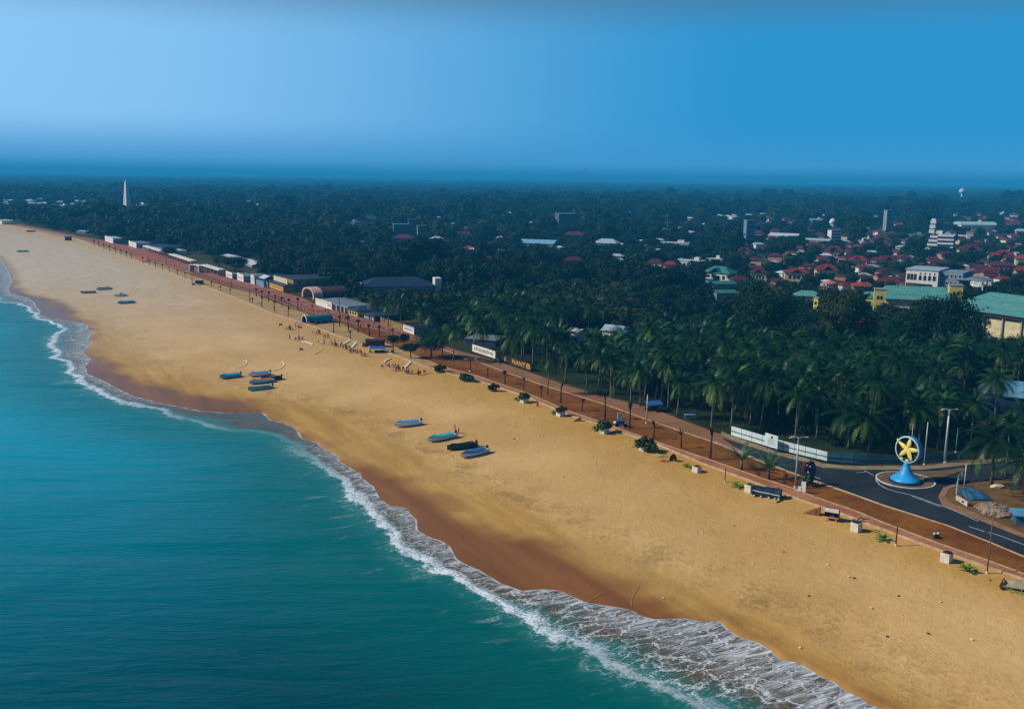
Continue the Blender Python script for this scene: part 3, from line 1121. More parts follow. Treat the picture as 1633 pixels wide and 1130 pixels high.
def tree_trunk(seed, h, r=0.28):
    rnd = random.Random(seed)
    b = MB().tube([(0, 0, 0), (0.05, 0, h * 0.4), (0, 0.1, h)], [r * 1.4, r, r * 0.7], 8)
    for k in range(4):
        a = k * 1.6 + rnd.uniform(-0.4, 0.4)
        b.tube([(0, 0.05, h * 0.85), (1.2 * cos(a), 1.2 * sin(a), h * 1.15), (2.3 * cos(a), 2.3 * sin(a), h * 1.5)], [r * 0.55, r * 0.4, r * 0.15], 6)
    return b


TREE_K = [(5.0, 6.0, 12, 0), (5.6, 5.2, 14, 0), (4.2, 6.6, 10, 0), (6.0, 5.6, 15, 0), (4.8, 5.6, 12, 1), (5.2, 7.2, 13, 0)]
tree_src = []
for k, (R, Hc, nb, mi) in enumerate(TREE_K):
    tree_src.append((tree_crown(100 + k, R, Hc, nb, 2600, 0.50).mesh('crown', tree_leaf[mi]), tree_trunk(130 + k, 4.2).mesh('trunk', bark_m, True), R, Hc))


fine_src = {}


def tree(p, k, sc, label, group=None, rz=None, name='broadleaf_tree', zs=1.0, low=3.6, fine=False):
    me_c, me_t, R, Hc = tree_src[k % len(tree_src)]
    if fine:
        if k not in fine_src:
            fine_src[k] = tree_crown(100 + k, R, Hc, TREE_K[k][2] + 4, 7500, 0.27).mesh('crown', tree_leaf[TREE_K[k][3]])
        me_c = fine_src[k]
    r = empty(name, p, random.uniform(0, 6.28) if rz is None else rz, label, 'tree', group)
    t = bpy.data.objects.new('trunk', me_t)
    COL.objects.link(t)
    t.parent = r
    t.scale = (sc, sc, sc * zs * low / 3.6)
    c = bpy.data.objects.new('crown', me_c)
    COL.objects.link(c)
    c.parent = r
    c.location = (0, 0, low * sc * zs)
    c.scale = (sc, sc, sc * zs)
    return r


# ---- keep-clear tables filled by the building part
CLEAR = []          # (px0, px1, py_top, py_bottom, depth): things that must stay in sight
FOOT = []           # plan footprints (centre, radius)


def blocked(p, h, rad):
    """would a tree of height h at p stand in a footprint or hide a building that shows in the photo"""
    for c, r in FOOT:
        if (p[0] - c[0]) ** 2 + (p[1] - c[1]) ** 2 < (r + rad * 0.55) ** 2:
            return True
    x, y, w = PJ((p[0], p[1], h))
    xb, yb, _ = PJ((p[0], p[1], 0))
    rp = rad * FOC / w * 0.85
    for x0, x1, y0, y1, d in CLEAR:
        if w < d and x + rp > x0 and x - rp < x1 and y < y1 and yb > y0:
            return True
    return False
# ------------------------------------------------------------------ buildings
RX = Matrix.Rotation(pi / 2, 4, 'X')
white_m = paint('white_wall', rgb('d8d6cf'), 0.8, 0.18, 0.5)
cream_m = paint('cream_wall', rgb('c9bd94'), 0.85, 0.25, 0.5)
yellow_m = paint('yellow_wall', rgb('c99b2f'), 0.8, 0.2, 0.5)
pyellow_m = paint('pale_yellow_wall', rgb('c4b560'), 0.85, 0.2, 0.5)
tan_m = paint('tan_wall', rgb('9a7c46'), 0.85, 0.3, 0.5)
grey_m = paint('grey_wall', rgb('8a8f92'), 0.85, 0.25, 0.4)
blueg_m = paint('blue_grey_wall', rgb('6f8798'), 0.8, 0.25, 0.5)
navy_m = paint('navy_wall', rgb('1d2b52'), 0.7, 0.25, 0.5)
pink_m = paint('pink_wall', rgb('b08078'), 0.85, 0.25, 0.6)
dark_m = paint('dark_opening', rgb('14171a'), 0.5, 0.3, 1)
dim_m = paint('haze_grey', rgb('4c5c64'), 0.85, 0.3, 0.3)  # distant haze put into the wall colour of the far blocks
shade_m = paint('shaded_floor', rgb('46545c'), 0.8, 0.3, 0.6)
glass_m = paint('window_glass', rgb('1c2a33'), 0.12, 0.3, 1, 0.0, 0.0, 0.6)
brown_m = paint('brown_wood', rgb('4a3120'), 0.85, 0.35, 1)
ink_m = paint('black_lettering', rgb('15161a'), 0.7, 0.1, 2)
gold_m = paint('yellow_lettering', rgb('e0a92c'), 0.6, 0.1, 2)
redlet_m = paint('red_lettering', rgb('9c3a2a'), 0.7, 0.1, 2)
turq = sheet('turquoise_roofing', rgb('5a9a94'), 0, 1.1)
teal = sheet('teal_roofing', rgb('3c7f78'), 0, 0.6)
dkroof = sheet('dark_roofing', rgb('2d3b46'), 0, 0.6)
blueroof = sheet('blue_roofing', rgb('22304c'), 0, 0.6)
grroof = sheet('grey_roofing', rgb('77848c'), 0, 0.6)
paleroof = sheet('pale_roofing', rgb('a9bcc6'), 0, 0.8)
skyroof = sheet('sky_blue_roofing', rgb('7fb6cf'), 1, 0.8)
whiteroof = sheet('white_roofing', rgb('cfd6d8'), 0, 0.7)
redroof = tiles('red_tiles', rgb('7c2a22'))
orroof = tiles('orange_tiles', rgb('8f4526'))
maroon = tiles('maroon_tiles', rgb('571f2a'))
purpl = tiles('purple_tiles', rgb('572a3a'))


def clear(x0, x1, y0, y1, d):
    CLEAR.append((x0, x1, y0, y1, d))


def foot(p, r):
    FOOT.append(((p[0], p[1]), r))


def frame(name, a, b, label, cat, group=None, z=0.0):
    """root with local x along the facade from photo position a to b, local y away from the viewer"""
    A, B = P(*a), P(*b)
    m = (A + B) / 2
    d = B - A
    r = empty(name, (m.x, m.y, z), atan2(d.y, d.x), label, cat, group)
    return r, d.length


def windows(root, w, y, rows, n, ww, wh, fm=None, x0=None, x1=None, arch=False, side=None):
    """a row of windows on the facade at local y (or on a side wall), each with its pane"""
    x0 = -w / 2 + ww if x0 is None else x0
    x1 = w / 2 - ww if x1 is None else x1
    for z in rows:
        for k in range(n):
            x = x0 + (x1 - x0) * (k + 0.5) / n
            o = 1 if side is None else None
            b, q = MB(), MB()
            if side is None:
                b.box((x, y - 0.02, z), (ww, 0.10, wh))
                q.box((x, y - 0.05, z + wh * 0.08), (ww * 0.82, 0.10, wh * 0.84))
                if arch:
                    q.tube([(x, y - 0.10, z + wh * 0.92), (x, y + 0.0, z + wh * 0.92)], ww * 0.41, 10)
            else:
                b.box((side + 0.02, x, z), (0.10, ww, wh))
                q.box((side + 0.05, x, z + wh * 0.08), (0.10, ww * 0.82, wh * 0.84))
            f = b.build('window', fm or grey_m, root)
            q.build('pane', glass_m, f)


def pclear(root_px, ytop, depth):
    (ax, ay), (bx, by) = root_px
    clear(ax, bx, ytop, max(ay, by) - 1, depth)


def shop(name, a, b, ytop, dep, label, cat, wall, roof, rh=0.5, kind='flat', over=0.25, rise=0.0):
    """promenade building with its facade from a to b"""
    r, w = frame(name, a, b, label, cat)
    h = hgt(b[0], b[1], b[1] - ytop)
    MB().box((0, dep / 2, 0), (w, dep, h)).build('wall', wall, r)
    if kind == 'flat':
        MB().box((0, dep / 2 + 0.1, h), (w + over * 2, dep + over, 0.16)).build('roof', roof, r)
    elif kind == 'gable':
        MB().gable(w, dep, h, rh, over, 0.12, (0, dep / 2)).build('roof', roof, r)
    elif kind == 'hip':
        MB().hip(w, dep, h, rh, over, 0.55, (0, dep / 2)).build('roof', roof, r)
    c = r.matrix_basis @ Vector((0, dep / 2, 0)) if False else Vector(r.location) + Matrix.Rotation(r.rotation_euler.z, 3, 'Z') @ Vector((0, dep / 2, 0))
    foot(c, max(w, dep) * 0.55)
    dpt = PJ(c)[2]
    clear(min(a[0], b[0]), max(a[0], b[0]) + 4, ytop - 3, max(a[1], b[1]) - 1, dpt)
    return r, w, h


# --- the row along the promenade, far to near
r, w, h = shop('kiosk', (168, 384.5), (181, 388.5), 380.5, 7, 'small white fronted kiosk on the promenade, farthest of the white kiosks', 'kiosk', grey_m, paleroof)
MB().box((0, -0.12, 0), (w, 0.16, h + 0.6)).build('front_panel', white_m, r)
r, w, h = shop('kiosk', (206, 392), (218, 396), 388.5, 9, 'white fronted kiosk at the far end of the columned white canopy', 'kiosk', grey_m, grroof)
MB().box((0, -0.12, 0), (w, 0.16, h + 0.6)).build('front_panel', white_m, r)
text('lettering', 'IIA', h * 0.6, ink_m, r, Matrix.Translation((0, -0.22, h * 0.55)) @ RX)
# columned canopy
for a, b, lab in (((229, 399), (306, 425), 'long white columned canopy along the promenade, left of the silver gate'), ((322, 431), (350, 440), 'short white columned canopy along the promenade, right of the silver gate')):
    r, w = frame('canopy', a, b, lab, 'canopy')
    n = max(4, int(w / 6))
    MB().box((0, 1.2, 2.7), (w, 3.4, 0.55)).build('roof', white_m, r)
    for k in range(n):
        x = -w / 2 + w * (k + 0.5) / n
        MB().box((x, 0.1, 0), (0.45, 0.45, 2.7)).build('column', pink_m, r)
    MB().box((0, 2.8, 0), (w, 0.2, 2.2)).build('back_wall', pink_m, r)
    foot(P((a[0] + b[0]) / 2, (a[1] + b[1]) / 2), 5)
    clear(a[0], b[0], min(a[1], b[1]) - 8, max(a[1], b[1]), P(*b).y)
# gate
a, b = (304, 433), (321, 435)
r, w = frame('gate', a, b, 'silver arched gate across the red promenade', 'gate')
hg = hgt(312, 434, 13)
for s in (-1, 1):
    MB().box((s * w * 0.42, 0, 0), (w * 0.14, 2.4, hg * 0.86)).build('post', grey_m, r)
mb = MB()
N_ = 12
for k in range(N_):
    t0, t1 = pi * k / N_, pi * (k + 1) / N_
    p0, p1 = (-w / 2 * cos(t0), sin(t0) * hg * 0.25), (-w / 2 * cos(t1), sin(t1) * hg * 0.25)
    for y0, y1 in ((-1.4, 1.4),):
        mb.add([(p0[0], y0, hg * 0.75 + p0[1]), (p1[0], y0, hg * 0.75 + p1[1]), (p1[0], y1, hg * 0.75 + p1[1]), (p0[0], y1, hg * 0.75 + p0[1]),
                (p0[0], y0, hg * 0.66 + p0[1]), (p1[0], y0, hg * 0.66 + p1[1]), (p1[0], y1, hg * 0.66 + p1[1]), (p0[0], y1, hg * 0.66 + p0[1])], [(0, 1, 2, 3), (7, 6, 5, 4), (0, 4, 5, 1), (2, 6, 7, 3)])
mb.build('arch', white_m, r)
r, w, h = shop('kiosk', (361, 441), (371, 444.5), 437.5, 8, 'white fronted kiosk with dark lettering beside the light green tree', 'kiosk', grey_m, grroof)
MB().box((0, -0.12, 0), (w, 0.16, h + 0.9)).build('front_panel', white_m, r)
text('lettering', 'UEIN', h * 0.5, ink_m, r, Matrix.Translation((0, -0.22, h * 0.6)) @ RX, width=w * 0.8)
r, w, h = shop('kiosk', (379, 446), (389, 450), 441, 12, 'white fronted kiosk with a long grey roof, second from the light green tree', 'kiosk', grey_m, grroof)
MB().box((0, -0.12, 0), (w, 0.16, h + 0.9)).build('front_panel', white_m, r)
text('lettering', 'ENIL', h * 0.45, redlet_m, r, Matrix.Translation((0, -0.22, h * 0.6)) @ RX, width=w * 0.8)
# blue building with a white ornate front
r, w, h = shop('blue_restaurant', (401, 452), (427, 459), 449, 20, 'low blue roofed building with an ornate white arched front on the promenade', 'restaurant', blueg_m, blueroof, 1.4, 'hip')
mb = MB()
for k in range(9):
    t = pi * k / 8
    mb.box((-w * 0.34 - 2.2 * cos(t), -0.5, 0), (0.62, 0.4, h + 0.4 + 1.5 * sin(t)))
mb.build('ornate_front', white_m, r)
MB().gable(7, 5, h + 0.8, 1.2, 0.2, 0.12, (w * 0.1, 3)).build('dormer_roof', whiteroof, r)
MB().box((w * 0.30, -0.6, 0), (w * 0.28, 1.4, h * 1.0), 0, 0.8).build('booth', blueg_m, r)
# yellow two-storey
r, w = frame('yellow_building', (427.5, 458), (452.5, 466.5), 'two storey building with a bright yellow lettered front and tan sides', 'building')
h1 = hgt(452, 466, 9.5)
dep = 24
MB().box((0, dep / 2, 0), (w, dep, h1)).build('wall', tan_m, r)
MB().box((0, -0.13, 0.5), (w, 0.18, h1 - 0.2)).build('front_panel', yellow_m, r)
text('lettering', 'AITVNOCRM', 1.1, ink_m, r, Matrix.Translation((0, -0.24, h1 * 0.6)) @ RX, width=w * 0.88).name = 'lettering'
MB().box((0, dep / 2, h1), (w + 0.8, dep + 0.8, 0.5)).build('ledge', dkroof, r)
MB().box((0, dep / 2 + 2.5, h1 + 0.5), (w * 0.86, dep - 5, h1 * 0.8)).build('upper_wall', tan_m, r)
MB().box((0, 2.36, h1 + 0.8), (w * 0.86, 0.2, h1 * 0.85)).build('upper_front', cream_m, r)
MB().box((0, dep / 2 + 2.8, h1 * 1.8 + 0.5), (w * 0.9, dep - 4.2, 0.25)).build('roof', dkroof, r)
windows(r, w, 0, [h1 * 0.35], 4, 1.1, 1.2, brown_m, 4, dep - 2, side=w / 2)
windows(r, w, 0, [h1 * 1.3], 4, 1.1, 1.0, brown_m, 6, dep - 2, side=w * 0.43)
c = P(452, 458)
foot(c, 14)
clear(425, 498, 441, 465, c.y)
# arched hall
r, w = frame('arched_hall', (482, 473), (500, 478), 'maroon barrel roofed hall with a pink arched entrance on the plaza', 'hall')
hh = hgt(495, 476, 17)
mb = MB()
n = 14
prf = [(-w / 2 * cos(pi * k / n), hh * 0.35 + hh * 0.65 * sin(pi * k / n)) for k in range(n + 1)]
prf = [(-w / 2, 0)] + prf + [(w / 2, 0)]
m_ = len(prf)
L_ = 22
mb.add([(x, 4, z) for x, z in prf] + [(x, 4 + L_, z) for x, z in prf], [(i, i + 1, m_ + i + 1, m_ + i) for i in range(m_ - 1)] + [tuple(range(m_, 2 * m_))[::-1]])
mb.build('vault', paint('vault_sheeting', rgb('3c2228'), 0.8, 0.3, 0.4), r)
mb = MB()
for k in range(n):
    t0, t1 = pi * k / n, pi * (k + 1) / n
    q = []
    for y in (0, 4.2):
        for kk in (1.08, 0.86):
            for t in (t0, t1):
                q.append((-w / 2 * kk * cos(t), y, hh * 0.35 + hh * 0.67 * kk * sin(t)))
    mb.add(q, [(0, 1, 3, 2), (4, 6, 7, 5), (0, 4, 5, 1), (2, 3, 7, 6)])
for s in (-1, 1):
    mb.box((s * w * 0.485, 2.1, 0), (w * 0.11, 4.2, hh * 0.36))
mb.build('entrance_arch', paint('pink_plaster', rgb('c49a90'), 0.85, 0.2, 0.6), r)
MB().box((0, 3.9, 0), (w * 0.8, 0.16, hh * 0.5)).build('door', brown_m, r)
clear(482, 534, 457, 478, P(492, 476).y + 5)
foot(P(500, 472), 12)
# white-walled bar etc.
r, w, h = shop('white_shop', (504, 486), (530, 494), 485, 12, 'long white blank wall shop with small dark signs at its near end', 'shop', grey_m, grroof, 0.8, 'hip')
MB().box((0, -0.13, 0), (w, 0.18, h + 0.7)).build('front_panel', white_m, r)
text('lettering', 'HE NZ', 1.0, ink_m, r, Matrix.Translation((w * 0.36, -0.24, h * 0.62)) @ RX, width=w * 0.2)
r, w, h = shop('grey_shop', (531, 494), (555, 500.5), 489, 10, 'grey open fronted shop with dark bays between the white and the yellow shop', 'shop', grey_m, grroof)
for k in range(4):
    MB().box((-w * 0.4 + w * 0.8 * k / 3, -0.05, 0.1), (w * 0.14, 0.2, h * 0.8)).build('bay', dark_m, r)
r, w, h = shop('yellow_kiosk', (556, 501.5), (570, 505.5), 496, 12, 'small pale yellow kiosk with a dark hipped roof', 'kiosk', pyellow_m, dkroof, 1.3, 'hip', 0.5)
for k in range(3):
    MB().box((-w * 0.3 + w * 0.3 * k, -0.04, h * 0.3), (w * 0.16, 0.16, h * 0.45)).build('window', dark_m, r)
r, w, h = shop('dark_shop', (580, 509), (597.5, 513.5), 504.5, 13, 'dark walled shop with big white letters under a blue grey roof', 'shop', paint('charcoal_wall', rgb('2b2f33'), 0.8, 0.2, 0.6), dkroof, 1.2, 'hip', 0.6)
text('lettering', 'RRIE', h * 0.95, white_m, r, Matrix.Translation((-w * 0.22, -0.06, h * 0.5)) @ RX, 0.04, width=w * 0.42)
text('lettering', 'TIE', h * 0.95, white_m, r, Matrix.Translation((w * 0.28, -0.06, h * 0.5)) @ RX, 0.04, width=w * 0.34)
r, w = frame('boundary_wall', (606.7, 515), (642.5, 527), 'long tan boundary wall along the promenade left of the white lettered kiosk', 'wall')
MB().box((0, 0.15, 0), (w, 0.3, hgt(642, 527, 10.5))).build('panel', paint('mud_wall', rgb('8a7038'), 0.9, 0.4, 0.6), r)
MB().box((0, 0.15, hgt(642, 527, 10.5)), (w, 0.42, 0.12)).build('coping', brown_m, r)
clear(606, 643, 506, 526, P(625, 520).y)
r, w, h = shop('kiosk', (643.8, 527.3), (661, 533.3), 523.5, 9, 'blue sided kiosk with a white lettered front at the end of the tan wall', 'kiosk', blueg_m, blueroof, 0.7, 'hip')
MB().box((0, -0.13, 0), (w, 0.18, h + 0.3)).build('front_panel', white_m, r)
text('lettering', 'UFWHVL', 1.0, ink_m, r, Matrix.Translation((0, -0.24, h * 0.55)) @ RX, width=w * 0.8)
# the lettered board and yellow wall signs
r, w = frame('signboard', (753, 561), (789.5, 573), 'long white board with black letters standing on the brick road', 'signboard')
hb_ = hgt(770, 567, 13)
MB().box((0, 0.1, 0.25), (w, 0.18, hb_ - 0.25)).build('board', white_m, r)
text('lettering', 'EENOBSSNE', hb_ * 0.5, ink_m, r, Matrix.Translation((0, -0.01, hb_ * 0.55)) @ RX, 0.02, width=w * 0.82)
for s in (-1, 1):
    MB().box((s * w * 0.45, 0.32, 0), (0.2, 0.2, hb_)).build('post', brown_m, r)
clear(752, 791, 546, 572, P(770, 567).y)
r, w = frame('lettered_wall', (790, 573.2), (847, 592), 'dark brown wall with big yellow letters beside the road', 'wall')
hw_ = hgt(820, 583, 12)
MB().box((0, 0.15, 0), (w, 0.25, hw_)).build('panel', paint('brown_wall', rgb('2e2016'), 0.85, 0.3, 0.6), r)
text('lettering', 'H', hw_ * 0.95, gold_m, r, Matrix.Translation((-w * 0.26, -0.0, hw_ * 0.5)) @ RX, 0.03, width=w * 0.10)
text('lettering', 'NANT', hw_ * 0.9, gold_m, r, Matrix.Translation((w * 0.16, -0.0, hw_ * 0.5)) @ RX, 0.03, width=w * 0.36)
text('lettering', 'B', hw_ * 0.95, gold_m, r, Matrix.Translation((w * 0.42, -0.0, hw_ * 0.5)) @ RX, 0.03, width=w * 0.10)
clear(790, 847, 563, 590, P(820, 583).y)
r, w, h = shop('blue_shed', (742, 549), (790, 553), 543, 9, 'long shed with a pale blue roof behind the white lettered board', 'shed', navy_m, grroof, 1.0, 'hip', 0.3)  # palm shade put into its dull roof colour
CLEAR.pop()
r, w, h = shop('barracks', (578, 470), (694, 468), 456, 16, 'long building with a dark blue hipped roof and a white left gable behind the palms', 'building', paint('slate_wall', rgb('66728a'), 0.85, 0.2, 0.5), blueroof, 3.6, 'hip', 0.8)
windows(r, w, 0, [h * 0.3], 14, 1.5, 1.6, white_m)
MB().box((w / 2 + 1.6, 4, 0), (3.0, 6, h + 3.4)).build('end_tower', white_m, r)
MB().box((-w / 2 - 0.1, 3, 0), (0.25, 7, h + 1.6), 0, 0.9).build('gable_panel', white_m, r)
CLEAR.pop()
clear(580, 700, 440, 459, P(640, 466).y)
# plain roofs behind the promenade
for a, b, yt, dp, lab, wl, rf_ in [
        ((228, 398), (276, 402), 394.5, 14, 'long low blue roofed building at the back of the sandy car park', blueg_m, blueroof),
        ((269, 405), (278, 407), 400, 8, 'small white box building in the sandy car park', white_m, whiteroof),
        ((122, 372), (136, 372.5), 369.5, 6, 'pale roofed hall at the far end of the promenade', grey_m, paleroof),
        ((0, 357), (3, 358), 352, 10, 'white building at the far left end of the beach', white_m, whiteroof)]:
    shop('low_building', a, b, yt, dp, lab, 'building', wl, rf_, 1.0, 'hip', 0.3)
for a, b, yt, lab in [((352, 412), (377, 420), 415.5, 'long white roofed shed behind the leafy tree, left one'), ((385, 420), (402, 427), 423, 'pale white roofed shed behind the kiosks, right one')]:
    shop('shed', a, b, yt, 9, lab, 'shed', grey_m, whiteroof, 1.0, 'gable', 0.3)
r, w, h = shop('dark_hall', (425, 452), (455, 452), 443, 14, 'black roofed hall behind the yellow two storey building', 'hall', dark_m, dkroof, 1.2, 'hip', 0.4)


# --- houses of the town: placed by their roofs
def roofhouse(name, cx, cy, wpx, hpx, wall, roof, label, cat='house', ratio=0.7, kind='hip', eave=5.0, rz=0.0, group=None, show=True, nwin=0, floors=2, ridge=0.5, cl=1.0):
    c = P(cx, cy, eave + 1.0)
    k = c.y / FOC
    w = wpx * k * 0.86
    d = max(w * ratio, 5)
    rh = max(0.8, min(hpx * k * 0.55, w * 0.28))
    r = empty(name, (c.x, c.y, 0), rz, label, cat, group)
    MB().box((0, 0, 0), (w, d, eave)).build('wall', wall, r)
    if kind == 'hip':
        MB().hip(w, d, eave, rh, 0.6, ridge).build('roof', roof, r)
    elif kind == 'gable':
        MB().gable(w, d, eave, rh, 0.5).build('roof', roof, r)
    elif kind == 'cross':
        mb = MB().hip(w, d, eave, rh, 0.6, 0.4)
        g2 = MB().gable(d * 0.62, w * 0.45, eave - 0.1, rh * 0.85, 0.5, 0.15)
        mb.add([(-y, x - d * 0.28, z) for x, y, z in g2.v], g2.f)
        mb.build('roof', roof, r)
    elif kind == 'vault':
        mb = MB()
        n = 10
        pr = [(-d / 2 * 1.06 * cos(pi * i / n), eave + rh * sin(pi * i / n)) for i in range(n + 1)]
        mb.add([(-w / 2 - 0.5, y, z) for y, z in pr] + [(w / 2 + 0.5, y, z) for y, z in pr], [(i, i + 1, n + 2 + i, n + 1 + i) for i in range(n)] + [tuple(range(n + 1)), tuple(range(n + 1, 2 * n + 2))[::-1]])
        mb.build('roof', roof, r)
    else:
        mb = MB().box((0, 0, eave), (w + 0.6, d + 0.6, 0.35))
        mb.build('roof', roof, r)
        MB().box((w * 0.22, 0, eave + 0.35), (w * 0.22, d * 0.4, 1.8)).build('stair_head', wall, r)
    if nwin:
        for f_ in range(floors):
            windows(r, w, -d / 2, [eave * (f_ + 0.28) / floors], nwin, min(1.5, w / nwin * 0.5), eave / floors * 0.45, grey_m)
    foot(c, max(w, d) * 0.5)
    if show:
        clear(cx - wpx / 2 * 0.7, cx + wpx / 2 * 0.7, cy - hpx / 2, cy + hpx * 0.15, c.y - d / 2)
    return r, w, d, rh


HOUSES = [
    ('red_roofed_house', 1210, 431, 30, 11, cream_m, maroon, 'house with a stepped maroon hipped roof right of the green hip roofed house', 'cross'),
    ('red_roofed_house', 1270, 431, 42, 12, cream_m, redroof, 'house with a broad red roof and a small lit gable, in the trees', 'cross'),
    ('red_roofed_house', 1318, 427, 38, 18, cream_m, redroof, 'tall red roofed house with pale edged gable above the round pink pavilion', 'cross'),
    ('red_roofed_house', 1330, 398, 36, 18, pink_m, purpl, 'large purple red roofed house with stacked roofs, middle of the town', 'cross'),
    ('red_roofed_house', 1370, 412, 36, 12, cream_m, redroof, 'house with twin red hipped roofs left of the white arcaded building', 'cross'),
    ('red_roofed_house', 1417, 411, 28, 11, cream_m, maroon, 'house with a maroon roof and a pale gable end above the arcaded building', 'cross'),
    ('red_roofed_house', 1376, 452, 36, 11, tan_m, orroof, 'orange tiled roof close behind the yellow block of the school', 'hip'),
    ('red_roofed_house', 1420, 445, 42, 14, pink_m, maroon, 'dark red roofed wing left of the white arcaded building', 'hip'),
    ('red_roofed_house', 1385, 511, 36, 15, tan_m, redroof, 'small red tiled roof among the trees at the front of the school', 'cross'),
    ('red_roofed_house', 1188, 398, 26, 12, cream_m, maroon, 'wide low maroon roof under a small pink tower, left edge of the town', 'cross'),
    ('red_roofed_house', 1206, 370, 28, 9, pink_m, purpl, 'purple roofed block beside the scaffolded grey block', 'hip'),
    ('red_roofed_house', 1237, 367, 20, 7, pink_m, purpl, 'purple roof directly behind the white long roof', 'hip'),
    ('red_roofed_house', 1307, 373, 18, 9, pink_m, purpl, 'purple roof left of the white block tower', 'hip'),
    ('red_roofed_house', 1332, 365, 28, 6, pink_m, maroon, 'wide maroon roof directly behind the white block tower', 'hip'),
    ('red_roofed_house', 1405, 380, 36, 10, pink_m, purpl, 'broad purple roof right of the white stepped houses', 'cross'),
    ('red_roofed_house', 1370, 391, 14, 6, cream_m, redroof, 'small red roof below the white stepped houses', 'hip'),
    ('red_roofed_house', 1517, 368, 13, 8, pink_m, purpl, 'small purple roof right behind the white terraced office', 'hip'),
    ('red_roofed_house', 1547, 396, 40, 15, cream_m, maroon, 'group of maroon roofs in the trees right of the white terraced office', 'cross'),
    ('red_roofed_house', 1600, 404, 34, 14, cream_m, redroof, 'red stepped roof near the right border, upper one', 'cross'),
    ('red_roofed_house', 1598, 420, 42, 11, pink_m, purpl, 'purple long roof near the right border, below the red stepped roof', 'hip'),
    ('red_roofed_house', 1632, 410, 26, 12, cream_m, orroof, 'orange roof cut by the right border of the town, upper one', 'hip'),
    ('red_roofed_house', 1632, 428, 28, 12, cream_m, redroof, 'red roof cut by the right border, lower one', 'hip'),
    ('red_roofed_house', 1618, 355, 34, 9, pink_m, purpl, 'far purple roof at the right border under the white box', 'hip'),
    ('red_roofed_house', 915, 412, 32, 10, tan_m, maroon, 'brown red roofed house alone in the wood above the grove', 'hip'),
    ('red_roofed_house', 645, 377, 36, 10, pink_m, purpl, 'purple roofed low building before the grey tower blocks', 'hip'),
    ('red_roofed_house', 918, 372, 44, 8, pink_m, purpl, 'long purple roof below the scaffolded grey block in the wood', 'hip'),
    ('green_roofed_house', 1148, 431, 52, 18, white_m, teal, 'white house with a big green hipped roof above the car park', 'cross'),
    ('green_roofed_house', 1288, 467, 46, 14, pyellow_m, turq, 'hip roofed turquoise school block with yellow walls, leftmost', 'hip'),
    ('green_roofed_house', 1388, 470, 40, 16, pyellow_m, turq, 'turquoise roofed block half behind the tall brownish tree', 'cross'),
    ('pale_roofed_building', 1252, 374, 52, 7, white_m, whiteroof, 'long white roofed building, left one of two in the town', 'gable'),
    ('pale_roofed_building', 1305, 381, 46, 5, grey_m, paleroof, 'long pale blue roofed building left of the white block tower', 'gable'),
    ('pale_roofed_building', 1301, 348, 30, 4, grey_m, paleroof, 'far flat pale roof left of the white dome', 'flat'),
    ('pale_roofed_building', 1460, 372, 32, 9, blueg_m, teal, 'low greenish building left of the white terraced office', 'flat'),
    ('pale_roofed_building', 860, 385, 66, 9, blueg_m, skyroof, 'long pale blue roof in the wood above the grove', 'gable'),
    ('pale_roofed_building', 968, 385, 44, 12, white_m, paleroof, 'grey blue roofed building in the wood right of the long pale blue roof', 'hip'),
    ('pale_roofed_building', 697, 378, 22, 6, grey_m, paleroof, 'light grey roof right of the purple roofed low building', 'hip'),
    ('pale_roofed_building', 590, 347, 28, 9, grey_m, dkroof, 'dark long wing right of the white stepped villa in the wood', 'hip'),
    ('pale_roofed_building', 136, 321, 16, 6, white_m, teal, 'teal roofed hall left of the white tower', 'hip'),
    ('pale_roofed_building', 227, 326, 18, 8, white_m, whiteroof, 'white house right of the white tower', 'cross'),
    ('pale_roofed_building', 101, 326, 16, 4, white_m, whiteroof, 'low white house left of the white tower', 'flat'),
    ('pale_roofed_building', 1628, 367, 20, 7, white_m, paleroof, 'white house with pale roof at the right border of the town', 'hip'),
    ('pale_roofed_building', 985, 522, 48, 14, white_m, paleroof, 'long pale roofed building deep inside the palm grove', 'gable'),
    ('pale_roofed_building', 921, 523, 24, 8, white_m, whiteroof, 'small white roof inside the palm grove', 'gable'),
    ('white_house', 1076, 385, 54, 9, white_m, whiteroof, 'wide low white house with a flat roof in the wood', 'flat'),
    ('white_house', 1045, 416, 26, 14, white_m, maroon, 'white house with dark red roof, left of the long white house', 'hip'),
    ('white_house', 1070, 419, 24, 10, pink_m, redroof, 'red roofed wing of a white house in the wood', 'hip'),
    ('white_house', 1105, 413, 40, 14, white_m, whiteroof, 'long white house above the green hipped roof, left block', 'flat'),
    ('white_house', 1140, 410, 30, 7, white_m, whiteroof, 'lower white annex of the long white house', 'flat'),
    ('white_house', 562, 352, 28, 14, white_m, paleroof, 'white stepped villa alone in the far wood', 'flat'),
    ('white_house', 1373, 382, 14, 10, white_m, whiteroof, 'white stepped house between the purple roofs, lower', 'flat'),
    ('white_house', 1383, 378, 10, 9, white_m, whiteroof, 'white stepped house between the purple roofs, upper', 'flat'),
    ('white_house', 1547, 367, 12, 10, pink_m, maroon, 'small pink house below the big pale vaulted roof', 'flat'),
    ('white_house', 1598, 338, 11, 6, white_m, whiteroof, 'bright white box building far right below the water tower', 'flat'),
    ('white_house', 1131, 441, 12, 7, white_m, whiteroof, 'white garage left of the green hipped house', 'flat'),
]
TH = atan2(EU.y, EU.x) - pi / 2
